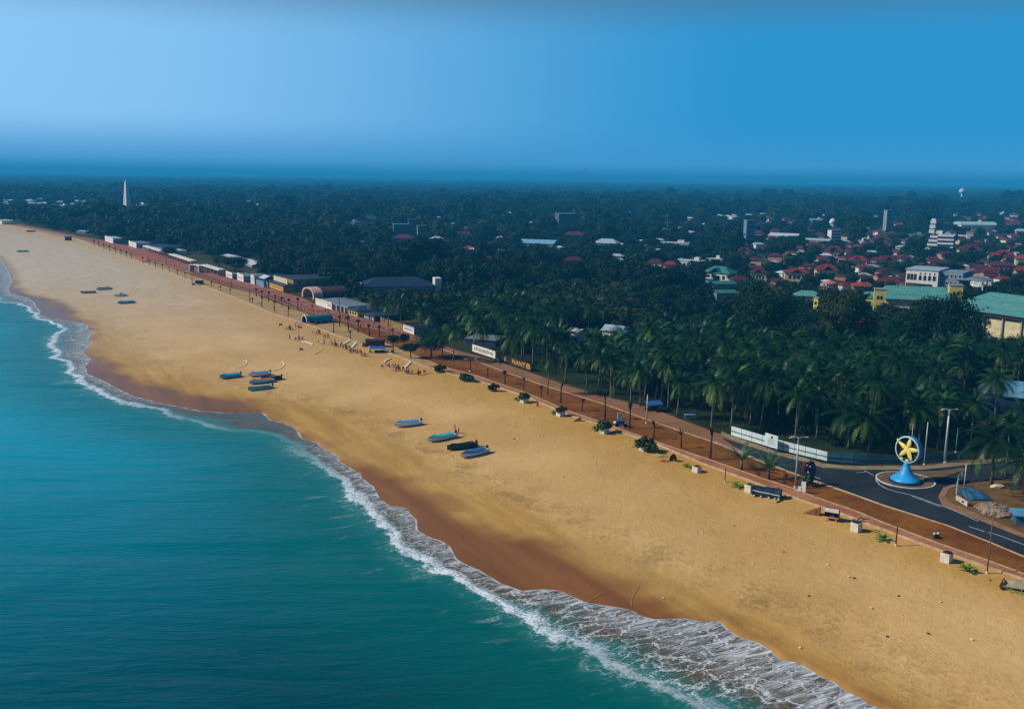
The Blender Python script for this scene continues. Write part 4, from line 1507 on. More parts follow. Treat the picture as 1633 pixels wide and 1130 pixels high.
for i, (nm, cx, cy, wp, hp, wl, rf_, lab, kind) in enumerate(HOUSES):
    small = wp < 16
    rr = random.Random(i)
    e = {'flat': 5.2, 'gable': 4.2}.get(kind, 4.6)
    if nm == 'white_house':
        e = max(3.5, hgt(cx, cy + hp, hp * 0.8))
        e = min(e, 9)
    roofhouse(nm, cx, cy, wp, hp, wl, rf_, lab, 'house' if 'house' in nm else 'building', rr.uniform(0.5, 0.75), kind, e, rr.uniform(-0.75, -0.1), nwin=0 if wp < 24 else 4, floors=1)

# school: the yellow blocks, the long roof and the big roof
for x0, x1, y0, y1, lab in [(1390, 1414, 460, 484, 'yellow cube shaped stair block between the turquoise roofs, left one'), (1510, 1537, 454, 474, 'yellow stair block left of the big turquoise roof'), (1295, 1308, 474, 488, 'small pale yellow block left of the brownish tree')]:
    base = (x0 + x1) / 2
    yb = y1 + (38 if x0 > 1380 else 28)
    r, w = frame('stair_block', (x0, yb), (x1 - 6, yb + 1), lab, 'building')
    h = hgt(base, yb, yb - y0)
    MB().box((0, w / 2, 0), (w, w, h)).build('wall', pyellow_m, r)
    MB().box((0, w / 2, h), (w + 0.4, w + 0.4, 0.3)).build('roof', grey_m, r)
    windows(r, w, 0, [h * 0.75], 2, 0.8, 1.2, brown_m)
    c = P(base, yb)
    foot(c, w * 0.6)
    clear(x0, x1, y0, y1 - 3, c.y)
# long roof
r, w = frame('school_hall', (1410, 513), (1512, 517), 'long school building under a turquoise roof with cream walls', 'school')
h = hgt(1460, 515, 38)
MB().box((0, 7, 0), (w, 14, h)).build('wall', cream_m, r)
MB().hip(w, 14, h, hgt(1460, 515, 19) * 1.0, 0.9, 0.94, (0, 7)).build('roof', turq, r)
windows(r, w, 0, [h * 0.45], 9, 1.8, 1.8, white_m)
foot(P(1460, 512), 14)
clear(1414, 1508, 457, 478, P(1460, 515).y)
# big roof
r, w = frame('sports_hall', (1512, 538), (1690, 568), 'big hall at the right border under a wide turquoise seamed roof', 'hall')
h = hgt(1600, 545, 51)
dp = 30
MB().box((0, dp / 2, 0), (w, dp, h)).build('wall', cream_m, r)
MB().hip(w, dp, h, hgt(1600, 545, 24), 1.6, 0.80, (0, dp / 2)).build('roof', turq, r)
MB().box((0, -0.9, h - 1.2), (w + 1, 0.25, 1.2)).build('fascia', paint('dark_fascia', rgb('26241c'), 0.8, 0.2, 1), r)
for k in range(7):
    MB().box((-w / 2 + w * k / 6, -0.5, 0), (0.45, 0.45, h - 0.2)).build('column', grey_m, r)
windows(r, w, 0, [h * 0.16], 6, 3.4, 1.1, blueg_m)
MB().box((-w * 0.36, -0.08, h * 0.22), (w * 0.24, 0.2, h * 0.5)).build('glazing', glass_m, r)
foot(P(1620, 530), 26)
clear(1548, 1640, 452, 530, P(1600, 545).y)
# white arcaded building
r, w = frame('arcaded_building', (1442, 470), (1493, 474), 'white three storey building with arched windows above the school roofs', 'building')
h = hgt(1470, 472, 42)
dp = 20
MB().box((0, dp / 2, 0), (w, dp, h)).build('wall', white_m, r)
MB().box((0, dp / 2, h), (w + 0.8, dp + 0.8, 0.4)).build('roof', paleroof, r)
windows(r, w, 0, [h * 0.60], 4, 1.6, 2.0, white_m, -w * 0.12, w * 0.46, True)
windows(r, w, 0, [h * 0.84], 4, 0.8, 0.9, white_m, -w * 0.12, w * 0.46)
for k in range(3):
    MB().box((-w * 0.42 + k * w * 0.105, -0.06, h * 0.62), (w * 0.075, 0.3, h * 0.22)).build('balcony', dark_m, r)
MB().box((-w * 0.30, -0.08, h * 0.25), (w * 0.36, 0.3, h * 0.24)).build('loggia', brown_m, r)
MB().box((w * 0.12, -0.08, h * 0.36), (w * 0.44, 0.3, h * 0.12)).build('loggia', dark_m, r)
MB().box((w / 2 + 5, dp / 2 + 1, 0), (10, dp - 3, h * 0.97)).build('side_wing', blueg_m, r)
windows(r, w, 2.5, [h * 0.48, h * 0.76], 5, 1.1, 1.7, white_m, w / 2 + 0.6, w / 2 + 9.6)
MB().hip(12, 14, h * 0.72, 1.4, 0.4, 0.6, (w / 2 + 14, 8)).build('porch_roof', grroof, r)
for s in (0, 1):
    MB().box((w / 2 + 18.5, 2.5 + s * 10, 0), (0.5, 0.5, h * 0.72)).build('porch_column', white_m, r)
foot(P(1480, 470), 16)
clear(1441, 1520, 427, 455, P(1470, 472).y)
# white terraced office
r, w = frame('terraced_office', (1475, 398), (1520, 400), 'white and blue terraced office block with banded floors, far in the town', 'office')
h = hgt(1495, 399, 30)
dp = 18
mb, mw = MB(), MB()
for k in range(4):
    mb.box((-w * 0.28 + k * 0.4, dp / 2, h * 0.22 * k), (w * 0.42 - k * 1.0, dp, h * 0.13))
    mw.box((-w * 0.28 + k * 0.4, dp / 2, h * 0.22 * k + h * 0.13), (w * 0.40 - k * 1.0, dp - 0.6, h * 0.09))
mb.build('floor_band', white_m, r)
mw.build('window_band', glass_m, r)
mb, mw = MB(), MB()
for k in range(4):
    mb.box((w * 0.2, dp / 2, h * 0.21 * k + h * 0.12), (w * 0.56, dp, h * 0.09))
    mw.box((w * 0.2, dp / 2, h * 0.21 * k), (w * 0.54, dp - 0.6, h * 0.12))
mb.build('floor_band', white_m, r)
mw.build('wing_wall', navy_m, r)
MB().hip(w * 0.36, dp * 0.7, h * 0.84, h * 0.17, 0.4, 0.4, (w * 0.22, dp / 2)).build('roof', blueg_m, r)
MB().box((-w * 0.06, dp * 0.3, h * 0.84), (w * 0.22, dp * 0.3, h * 0.2)).build('roof_block', white_m, r)
mb = MB()
for k in range(3):
    mb.box((-w * 0.38 + k * 0.3, dp * 0.8, h * (0.88 + 0.26 * k)), (w * 0.2, dp * 0.3, h * 0.18))
    mb.box((-w * 0.38 + k * 0.3, dp * 0.8, h * (1.06 + 0.26 * k)), (w * 0.13, dp * 0.2, h * 0.08))
mb.build('stair_tower', white_m, r)
foot(P(1497, 397), 20)
clear(1473, 1519, 345, 391, P(1495, 398).y)
# big pale vault
roofhouse('vaulted_hall', 1555, 357, 64, 9, white_m, paint('pale_vault', rgb('9fc2b8'), 0.5, 0.15, 0.1), 'wide hall with a pale low vaulted roof, far right in the town', 'hall', 0.5, 'vault', 6)
# block towers
for cx, y0, yb, wp, wl, lab, nf in [
        (1333, 367, 386, 16, white_m, 'white block tower with a narrow front in the middle of the town', 4),
        (1418, 335, 368, 11, grey_m, 'slim grey high rise block far in the town', 6),
        (1196, 351, 388, 14, blueg_m, 'grey scaffolded block at the left edge of the town', 5),
        (906, 341, 362, 30, dim_m, 'broad unfinished grey block with bare floors in the wood', 5),
        (641, 358, 380, 26, dim_m, 'grey tower block in the wood, left and widest of three', 4),
        (657, 350, 376, 11, dim_m, 'grey tower block in the wood, tallest of three', 5),
        (673, 360, 377, 14, grey_m, 'grey tower block in the wood, right and lowest of three', 3)]:
    r, w = frame('block_tower', (cx - wp / 2, yb), (cx + wp / 2, yb), lab, 'building')
    h = hgt(cx, yb, yb - y0)
    dp = w * 0.7
    MB().box((0, dp / 2, 0), (w, dp, h)).build('wall', wl, r)
    MB().box((0, dp / 2, h), (w + 0.5, dp + 0.5, 0.5)).build('roof', grroof, r)
    for k in range(nf):
        MB().box((0, -0.1, h * (k + 0.35) / nf), (w * 0.86, 0.5, h / nf * 0.42)).build('window_band', shade_m if wl is not white_m else glass_m, r)
    c = P(cx, yb)
    foot(c, w * 0.6)
    clear(cx - wp / 2, cx + wp / 2, y0, yb - 5, c.y)
# parking canopies below the green house, pink pavilion, white dome
for cx, cy, wp, lab in [(1152, 449, 44, 'teal awning roof in the car park below the green hipped house, upper one'), (1155, 463, 40, 'teal awning roof in the car park, lower one')]:
    r, w, d, rh = roofhouse('awning', cx, cy, wp, 8, grey_m, teal, lab, 'awning', 0.35, 'gable', 3.0, 0.25)
r = empty('pavilion', P(1323, 462), 0, 'round pink roofed pavilion before the tall red roofed house', 'pavilion')
hp_ = hgt(1323, 462, 14)
MB().lathe([(3.6, hp_ * 0.75), (3.4, hp_ * 0.85), (0.01, hp_ * 1.15)], 16).build('roof', paint('salmon_roof', rgb('b5695a'), 0.8, 0.2, 0.6), r)
mb = MB()
for k in range(8):
    mb.box((2.9 * cos(k * pi / 4), 2.9 * sin(k * pi / 4), 0), (0.35, 0.35, hp_ * 0.76))
mb.build('columns', pink_m, r)
clear(1312, 1334, 443, 456, P(1323, 462).y)
r = empty('domed_tower', P(1327, 366), 0, 'white domed tower rising from the trees behind the block tower', 'tower')
hd_ = hgt(1327, 366, 18)
MB().lathe([(2.4, 0), (2.4, hd_ * 0.55)], 16).build('stem', white_m, r, True)
MB().lathe([(2.9, hd_ * 0.5), (3.4, hd_ * 0.62), (3.2, hd_ * 0.8), (2.2, hd_ * 0.93), (0.01, hd_)], 16).build('dome', white_m, r, True)
clear(1322, 1332, 347, 357, P(1327, 366).y)
# the building with the pale blue vault behind the palms at the right border
r, w = frame('blue_hall', (1560, 662), (1680, 674), 'hall with a shiny pale blue vaulted roof behind the palms at the right border', 'hall')
h = hgt(1610, 668, 36)
MB().box((0, 6, 0), (w, 12, h)).build('wall', navy_m, r)
mb = MB()
n = 10
pr = [(-6.6 * cos(pi * i / n) + 6, h + 2.4 * sin(pi * i / n)) for i in range(n + 1)]
mb.add([(-w * 0.22, y, z) for y, z in pr] + [(w / 2 + 0.5, y, z) for y, z in pr], [(i, i + 1, n + 2 + i, n + 1 + i) for i in range(n)] + [tuple(range(n + 1)), tuple(range(n + 1, 2 * n + 2))[::-1]])
mb.build('vault', skyroof, r, True)
MB().box((-w * 0.36, 6, h), (w * 0.28, 12.6, 0.3)).build('flat_roof', navy_m, r)
foot(P(1620, 662), 14)
clear(1600, 1640, 606, 632, P(1610, 668).y)
clear(1540, 1572, 636, 650, P(1560, 660).y)
# white obelisk-like tower, water tower, masts, horizon halls
c = P(203.5, 337)
r = empty('tower', c, -0.62, 'tall tapering white tower with banded openings, far left above the trees', 'tower')
ht_ = hgt(203, 337, 47)
wt_ = 10 * c.y / FOC
MB().box((0, 0, 0), (wt_, wt_, ht_), 0, 0.34).build('shaft', white_m, r)
for k in range(9):
    z = ht_ * (0.12 + 0.085 * k)
    q = wt_ * (1 - 0.66 * z / ht_)
    MB().box((0, 0, z), (q + 0.12, q * 0.3, ht_ * 0.014)).build('opening', grey_m, r)
    MB().box((0, 0, z + 0.01), (q * 0.3, q + 0.12, ht_ * 0.014)).build('opening', grey_m, r)
MB().lathe([(wt_ * 0.16, ht_), (wt_ * 0.18, ht_ + 1.2), (0.01, ht_ + 3.0)], 12).build('cap', white_m, r)
foot(c, 12)
clear(197, 211, 288, 328, c.y)
c = P(1533, 320)
r = empty('water_tower', c, 0, 'white water tower on a stem at the horizon, far right', 'water tower')
ht_ = hgt(1533, 320, 20)
k = c.y / FOC
MB().lathe([(1.6 * k, 0), (1.3 * k, ht_ * 0.6)], 14).build('stem', white_m, r, True)
MB().lathe([(1.5 * k, ht_ * 0.55), (4.6 * k, ht_ * 0.70), (4.8 * k, ht_ * 0.88), (2.0 * k, ht_ * 0.97), (2.0 * k, ht_), (0.01, ht_)], 18).build('tank', white_m, r, True)
clear(1526, 1540, 298, 316, c.y)
for px, yt, yb, lab in [(1063.5, 340, 380, 'thin lattice mast rising from the wood in the middle distance'), (932, 264, 296, 'thin lattice mast on the horizon')]:
    c = P(px, yb)
    h = hgt(px, yb, yb - yt)
    r = empty('mast', c, 0, lab, 'mast')
    kk = c.y / FOC * 0.5
    mb = MB()
    for s, t in ((-1, -1), (1, -1), (0, 1)):
        mb.tube([(s * kk, t * kk, 0), (s * kk * 0.2, t * kk * 0.2, h)], kk * 0.22, 4)
    for q in range(14):
        z0, z1 = h * q / 14, h * (q + 1) / 14
        w0, w1 = kk * (1 - 0.8 * q / 14), kk * (1 - 0.8 * (q + 1) / 14)
        mb.tube([(-w0, -w0, z0), (w1, -w1, z1)], kk * 0.12, 4)
        mb.tube([(w0, -w0, z0), (0, w1, z1)], kk * 0.12, 4)
    mb.build('lattice', grey_m, r)
    MB().box((0, 0, h * 0.9), (kk * 1.4, kk * 1.4, h * 0.05)).build('antenna', white_m, r)
for x0, x1, y, lab in [(613, 706, 294, 'long white row of halls near the horizon, left one'), (778, 896, 299, 'long white row of halls near the horizon, right one')]:
    a, b = P(x0, y), P(x1, y)
    r = empty('distant_hall', (a + b) / 2, 0, lab, 'hall')
    w = (b - a).length
    k = a.y / FOC
    MB().box((0, 20, 0), (w, 40, 2.6 * k)).build('wall', white_m, r)
    MB().gable(w, 40, 2.6 * k, 1.0 * k, 1, 0.3, (0, 20)).build('roof', whiteroof, r)
    clear(x0, x1, y - 5, y - 0.5, a.y)

# scattered small houses half hidden in the town and the wood
rs = random.Random(21)
src = []
for wl, rf_ in ((white_m, whiteroof), (white_m, redroof), (cream_m, purpl), (pink_m, maroon), (white_m, paleroof)):
    src.append((MB().box((0, 0, 0), (9, 7, 4.6)).mesh('wall', wl), MB().hip(9, 7, 4.6, 2.2, 0.5, 0.45).mesh('roof', rf_)))
SP = [(20, 318), (8, 321), (34, 320), (48, 318), (62, 322), (288, 320), (300, 317), (322, 322), (70, 314), (393, 319), (410, 324), (470, 335), (530, 375), (578, 382), (618, 385), (700, 345), (720, 352), (745, 362), (752, 395), (775, 408),
      (730, 370), (800, 395), (815, 372), (850, 352), (1015, 340), (1030, 352), (1060, 362), (1100, 365), (1125, 352), (1145, 343), (1170, 345), (1010, 335), (955, 302), (1215, 340), (1228, 342), (1345, 338), (1385, 348), (1310, 340), (1520, 340), (1505, 339), (1560, 341), (1570, 338),
      (1260, 402), (1274, 396), (1235, 410), (1296, 388), (1440, 390), (1432, 358), (1610, 380), (1575, 378), (1592, 372), (1450, 404), (1490, 408), (1540, 418), (1560, 430), (1580, 436), (1600, 440), (1350, 372), (1395, 366), (1440, 352), (1210, 352), (1195, 341), (1265, 352), (1030, 392), (1010, 400), (985, 408), (955, 398), (880, 415), (1240, 436), (1345, 432), (1545, 345), (1605, 390), (1625, 388)]
rq = random.Random(77)
for _ in range(110):
    SP.append((rq.uniform(1165, 1640), 340 + 108 * rq.random() ** 1.1))
for _ in range(60):
    SP.append((rq.choice([rq.gauss(1330, 70), rq.gauss(1600, 40), rq.gauss(1400, 60)]), rq.uniform(362, 436)))
for _ in range(16):
    SP.append((rq.uniform(0, 130), rq.uniform(312, 326)))
for _ in range(30):
    SP.append((rq.uniform(700, 1165), rq.uniform(335, 410)))
for cx, cy in SP:
    x_, y_ = cx + rs.uniform(-3, 3), cy + rs.uniform(-2, 2)
    k = rs.choice([0, 1, 1, 2, 2, 3, 3, 4]) if cx > 1170 or 720 < cx < 800 else rs.choice([0, 0, 4])
    c = P(x_, y_, 5)
    r = empty('small_house', (c.x, c.y, 0), rs.uniform(-0.6, 0.6),
              ['small white house with a white roof half hidden in the far trees', 'small white house with a red roof half hidden in the far trees', 'small cream house with a purple roof half hidden in the far trees', 'small pink house with a maroon roof half hidden in the far trees', 'small white house with a pale grey roof half hidden in the far trees'][k], 'house', 'small far houses, ' + ['white roofs', 'red roofs', 'purple roofs', 'maroon roofs', 'grey roofs'][k])
    for nm, me in zip(('wall', 'roof'), src[k]):
        o = bpy.data.objects.new(nm, me)
        COL.objects.link(o)
        o.parent = r
    s_ = rs.uniform(0.5, 0.95) * max(1, (c.y / 1000) ** 0.75)
    r.scale = (s_, s_, min(s_, 1.4) * (0.9 if k in (1, 2, 3) else 0.7))
    foot(c, 5)
    q = 4 * s_ * FOC / c.y
    if k in (1, 2, 3):
        clear(x_ - q * 0.6, x_ + q * 0.6, y_ - q * 0.4, y_ + q * 0.3, c.y - 6)
    else:
        clear(x_ - q * 0.5, x_ + q * 0.5, y_ - q * 0.4, y_ + q * 0.08, c.y - 6)
# ------------------------------------------------------------------ planting
GROVE = [(735, 551), (789, 572), (847, 591), (913, 614), (960, 628), (1038, 648), (1130, 684), (1163, 683), (1240, 700), (1340, 722), (1420, 728), (1530, 724), (1640, 712), (1760, 700),
         (1760, 610), (1633, 606), (1500, 604), (1400, 606), (1300, 600), (1200, 588), (1100, 570), (1000, 556), (900, 540), (840, 530), (760, 520)]
ROADP = [(1100, 676), (1180, 700), (1237, 716), (1310, 737), (1371, 741), (1468, 741), (1539, 733), (1800, 715), (1800, 960), (1000, 700)]
n_palm = 0


def palm_ok(p, rad=1.2):
    for c, r in FOOT:
        if (p[0] - c[0]) ** 2 + (p[1] - c[1]) ** 2 < (r + rad) ** 2:
            return False
    return True


# palms that stand out singly
PX_PALMS = [  # base x, y, crown-centre y, label
    (1135, 690, 607, 'tall coconut palm with drooping fronds, at the road edge left of the white hoarding'),
    (878, 628, 562, 'coconut palm with a long bare trunk on the brown verge beside the brick road'),
    (903, 610, 558, 'coconut palm on the grass just right of the yellow lettered wall, first of the row'),
    (931, 618, 560, 'coconut palm in the roadside row, next to the first past the lettered wall'),
    (955, 628, 566, 'coconut palm in the roadside row left of the small yellow signboard'),
    (973, 631, 570, 'coconut palm right behind the small yellow signboard on the grass'),
    (1003, 642, 590, 'short coconut palm on the grass just right of the small yellow signboard'),
    (1018, 648, 588, 'coconut palm on the grass between the yellow signboard and the blue tarpaulin'),
    (1083, 667, 606, 'coconut palm at the grass edge right of the blue tarpaulin by the brick road'),
    (1578, 771, 693, 'big bushy coconut palm in the dirt yard above the blue tarpaulin sheet'),
    (1631, 795, 726, 'coconut palm at the right border over the dirt yard'),
    (727, 577, 523, 'coconut palm with a thick trunk on the promenade, right one of the pair'),
    (705, 573, 532, 'coconut palm on the promenade, left one of the pair with touching crowns'),
    (1580, 700, 600, 'tall coconut palm standing before the pale blue roof at the right border'),
    (598, 517, 477, 'coconut palm rising behind the dark roofed white lettered shop'),
    (622, 520, 482, 'coconut palm rising behind the tan boundary wall, left of two'),
    (640, 524, 478, 'coconut palm rising behind the tan boundary wall, right of two'),
    (672, 531, 490, 'coconut palm behind the blue box kiosk with the white front'),
    (690, 536, 500, 'coconut palm between the blue box kiosk and the white lettered board'),
    (1602, 758, 672, 'coconut palm behind the big bushy palm of the dirt yard, left of the border palm'),
    (1624, 748, 655, 'tall coconut palm at the right border under the pale blue vaulted roof'),
    (1548, 706, 640, 'coconut palm behind the teal hoarding right of the thick lamp pole'),
    (1112, 640, 552, 'coconut palm high above the others behind the roadside row'),
]
for i, (bx, by, cy, lab) in enumerate(PX_PALMS):
    p = P(bx, by, 0.05)
    h = hgt(bx, by, by - cy)
    palm(p, h, i, lab, None, 1.25 if bx in (1578, 1631) else 0.9)
    FOOT.append(((p.x, p.y), 2.6))
    n_palm += 1

gp = []
for i in range(-60, 60):
    for j in range(0, 90):
        q = XY(i * 6.9 + 120, 0)
        x = -80 + i * 6.5 + (3.2 if j % 2 else 0) + random.uniform(-2.2, 2.2)
        y = 110 + j * 5.9 + random.uniform(-2.0, 2.0)
        px, py, w = PJ((x, y, 0))
        if not inside((px, py), GROVE) or inside((px, py), ROADP):
            continue
        h = random.choice([7.5, 8.5, 9.5, 10.5, 11.5, 12.5]) * random.uniform(0.92, 1.08)
        if w < 190 and px > 1230:
            h = random.uniform(6.0, 9.5)
        if not palm_ok((x, y), 1.5):
            continue
        x0, y0, _ = PJ((x, y, h + 1.5))
        bad = False
        for a, b, c, d, dep in CLEAR:
            if w < dep and a - 22 < x0 < b + 22 and y0 < d and py > c:
                bad = True
        if bad:
            continue
        gp.append((w, x, y, h, px))
gp.sort()
gp = gp[:278]
for i, (w, x, y, h, px) in enumerate(gp):
    if px > 1500:
        lab = 'coconut palm in the part of the grove right of the grey lamp pole'
    elif px > 1165 and w < 215:
        lab = 'coconut palm near the front of the grove, close behind the long hoarding'
    elif px > 1165:
        lab = 'coconut palm deep in the grove between the hoarding and the green roofs'
    elif w < 255:
        lab = 'coconut palm in the grove behind the grassy roadside row of palms'
    else:
        lab = 'coconut palm in the far left part of the grove, behind the white lettered board'
    palm((x, y, 0), h, random.randrange(7), lab, 'coconut palms of the grove, ' + lab.split('palm ')[1], random.uniform(0.84, 1.16))
    n_palm += 1

# broadleaf trees that stand out singly
for bx, by, ty, k, wpx, lab in [
        (688, 570, 528, 1, 54, 'dark spreading tree with two thin trunks on the sand strip beside the promenade'),
        (655, 571, 543, 2, 26, 'small leaning bushy tree at the edge of the sand strip'),
        (627, 556, 533, 4, 24, 'small ragged tree beside the blue tarpaulin shelter'),
        (645, 553, 530, 0, 18, 'slim dark young tree at the edge of the brown verge'),
        (1345, 590, 458, 4, 92, 'tall brownish round tree rising before the green roofed school blocks'),
        (1505, 592, 468, 5, 96, 'large dark tree covering the left end of the big turquoise roof'),
        (1440, 585, 490, 0, 70, 'dark tree before the long turquoise roof, left of the largest tree'),
        (1215, 560, 462, 1, 100, 'broad dark green tree with a domed crown behind the grove'),
        (350, 432, 402, 2, 24, 'dark upright tree beside the white parking canopy on the promenade'),
        (375, 440, 408, 4, 44, 'light green leafy tree behind the small white fronted kiosks'),
        (272, 412, 392, 0, 26, 'dark round tree at the back of the sandy car park'),
        (240, 330, 311, 1, 26, 'round green tree beside the white tower')]:
    p = P(bx, by)
    hh = hgt(bx, by, by - ty)
    k0 = tree_src[k % 6]
    sc = wpx / 2 * p.y / FOC / k0[2]
    low = 3.6
    zs = hh / (sc * (low + k0[3] * 0.95))
    tree(p, k, sc, lab, None, None, 'broadleaf_tree', zs, low, True)
    FOOT.append(((p.x, p.y), k0[2] * sc * 0.8))

SANDY = [(200, 392), (330, 408), (352, 424), (345, 436), (320, 428), (230, 400)]
PLAZA = [(420, 462), (500, 462), (520, 490), (480, 474)]


def forest_ok(x, y, px, py, h, rad):
    u, v = UV((x, y))
    if v < L4(u) + ((6 if py > 400 else 4) if u < 400 else 1.5) + rad * 0.4:
        return False
    if inside((px, py), GROVE) or inside((px, py), ROADP) or inside((px, py), SANDY) or inside((px, py), PLAZA):
        return False
    if px > 1140 and py > (585 if px < 1690 else 690):
        return False
    return not blocked((x, y, 0), h, rad)


town = lambda px, py: px > 1120 + (460 - py) * -0.2 and 345 < py < 520
cand = []
rf = random.Random(5)


def scatter(d0, d1, sp, smin, smax):
    n = int(1.25 * (d1 - d0) / sp)
    y = d0
    while y < d1:
        half = y * 0.76 + 20
        x = -half
        while x < half:
            xx, yy = x + rf.uniform(-0.45, 0.45) * sp, y + rf.uniform(-0.45, 0.45) * sp
            x += sp
            s = rf.uniform(smin, smax)
            px, py, w = PJ((xx, yy, 0))
            if px < -160 or px > 2060:
                continue
            nz = noise.noise(Vector((xx / 170, yy / 230, 2.0)))
            s *= 1 + 0.55 * noise.noise(Vector((xx / 60, yy / 90, 5.0)))
            k = rf.choice([0, 1, 3, 5] if nz < -0.05 else ([0, 2, 3, 5, 1] if nz < 0.22 else [4, 4, 2, 0]))
            R, Hc = tree_src[k][2] * s, tree_src[k][3] * s
            h = 3.0 * s + Hc * 0.95
            if w < 2200:
                if town(px, py) and rf.random() < 0.22:
                    continue
                if not forest_ok(xx, yy, px, py, h, R):
                    s *= 0.55
                    if not forest_ok(xx, yy, px, py, h * 0.55, R * 0.55):
                        continue
            cand.append((s / w, xx, yy, s, k, px, py))
        y += sp * 0.9


scatter(150, 420, 7.6, 0.62, 1.12)
scatter(420, 900, 10.0, 0.8, 1.65)
scatter(900, 2200, 15.5, 1.0, 2.2)
scatter(2200, 7000, 34.0, 2.0, 3.4)
# the trees that show largest stand singly, the rest is one wood
occ = {}
near = []
for c in sorted(cand, key=lambda c: c[2]):
    near.append(c)
near = [c for c in near if -30 < c[5] < 1665]
sel = sorted(near, key=lambda c: -c[0])[:280]
ids = set(id(c) for c in sel)
for s_w, x, y, s, k, px, py in sel:
    if px < 560:
        lab = 'broadleaf tree in the dark belt of trees behind the promenade buildings'
    elif px < 1000:
        lab = 'broadleaf tree in the wood behind the left half of the palm grove'
    elif px < 1260:
        lab = 'broadleaf tree in the wood between the palm grove and the green hip roofed house'
    else:
        lab = 'broadleaf tree among the turquoise roofs behind the palm grove'
    tree((x, y, -0.05), k, s, lab, 'broadleaf trees, ' + lab[15:], rf.uniform(0, 6.28), low=3.0)

rest = [c for c in cand if id(c) not in ids]
pts = [(c[1], c[2], (3.0 * c[3] if c[2] < 2200 else 1.6 * c[3]) - 0.3) for c in rest]
me = bpy.data.meshes.new('wood')
me.from_pydata(pts, [], [])
for nm, ty, vals in (('sz', 'FLOAT', [c[3] if c[2] < 2200 else c[3] * 0.5 for c in rest]), ('sc', 'FLOAT', [c[3] for c in rest]), ('rz', 'FLOAT', [rf.uniform(0, 6.28) for c in rest]), ('kind', 'INT', [c[4] for c in rest])):
    a = me.attributes.new(nm, ty, 'POINT')
    a.data.foreach_set('value', vals)
wood = bpy.data.objects.new('wood', me)
COL.objects.link(wood)
tag(wood, kind='stuff')
lib = bpy.data.collections.new('wood_crowns')
far_src = []
for k, (R, Hc, nb, mi) in enumerate(TREE_K):
    o = bpy.data.objects.new('wood_crown_%d' % k, tree_crown(170 + k, R, Hc, nb, 800, 0.95).mesh('wood_crown', tree_leaf[mi]))
    lib.objects.link(o)
ng = bpy.data.node_groups.new('wood', 'GeometryNodeTree')
ng.interface.new_socket('Geometry', in_out='INPUT', socket_type='NodeSocketGeometry')
ng.interface.new_socket('Geometry', in_out='OUTPUT', socket_type='NodeSocketGeometry')
gi, go = ng.nodes.new('NodeGroupInput'), ng.nodes.new('NodeGroupOutput')
ci = ng.nodes.new('GeometryNodeCollectionInfo')
ci.inputs['Collection'].default_value = lib
ci.inputs['Separate Children'].default_value = True
ci.inputs['Reset Children'].default_value = True
ip = ng.nodes.new('GeometryNodeInstanceOnPoints')
ip.inputs['Pick Instance'].default_value = True


def named(nm, ty):
    n = ng.nodes.new('GeometryNodeInputNamedAttribute')
    n.data_type = ty
    n.inputs['Name'].default_value = nm
    return n.outputs['Attribute']


cx = ng.nodes.new('ShaderNodeCombineXYZ')
ng.links.new(named('rz', 'FLOAT'), cx.inputs[2])
ng.links.new(gi.outputs[0], ip.inputs['Points'])
ng.links.new(ci.outputs[0], ip.inputs['Instance'])
ng.links.new(named('kind', 'INT'), ip.inputs['Instance Index'])
ng.links.new(cx.outputs[0], ip.inputs['Rotation'])
cs = ng.nodes.new('ShaderNodeCombineXYZ')
ng.links.new(named('sc', 'FLOAT'), cs.inputs[0])
ng.links.new(named('sc', 'FLOAT'), cs.inputs[1])
ng.links.new(named('sz', 'FLOAT'), cs.inputs[2])
ng.links.new(cs.outputs[0], ip.inputs['Scale'])
ng.links.new(ip.outputs[0], go.inputs[0])
md = wood.modifiers.new('wood', 'NODES')
md.node_group = ng

# dark undergrowth between the palm trunks
ug = []
for _ in range(6000):
    y_ = rf.uniform(150, 330)
    x_ = rf.uniform(-30, 190)
    px, py, w = PJ((x_, y_, 0))
    if not inside((px, py), GROVE) or inside((px, py), ROADP):
        continue
    u, v = UV((x_, y_))
    if v < L4(u) + 15 or py > 712 or not palm_ok((x_, y_), 1.0):
        continue
    if any(a - 10 < px < b + 10 and w < dep and py - 14 < d and py > c for a, b, c, d, dep in CLEAR):
        continue
    ug.append((x_, y_))
ug = ug[:900]
me = bpy.data.meshes.new('undergrowth')
me.from_pydata([(x_, y_, -0.2) for x_, y_ in ug], [], [])
for nm, ty, vals in (('sc', 'FLOAT', [rf.uniform(0.22, 0.42) for _ in ug]), ('sz', 'FLOAT', [rf.uniform(0.22, 0.5) for _ in ug]), ('rz', 'FLOAT', [rf.uniform(0, 6.28) for _ in ug]), ('kind', 'INT', [rf.choice([0, 1, 3, 5]) for _ in ug])):
    a = me.attributes.new(nm, ty, 'POINT')
    a.data.foreach_set('value', vals)
und = bpy.data.objects.new('undergrowth', me)
COL.objects.link(und)
tag(und, kind='stuff')
und.modifiers.new('wood', 'NODES').node_group = ng

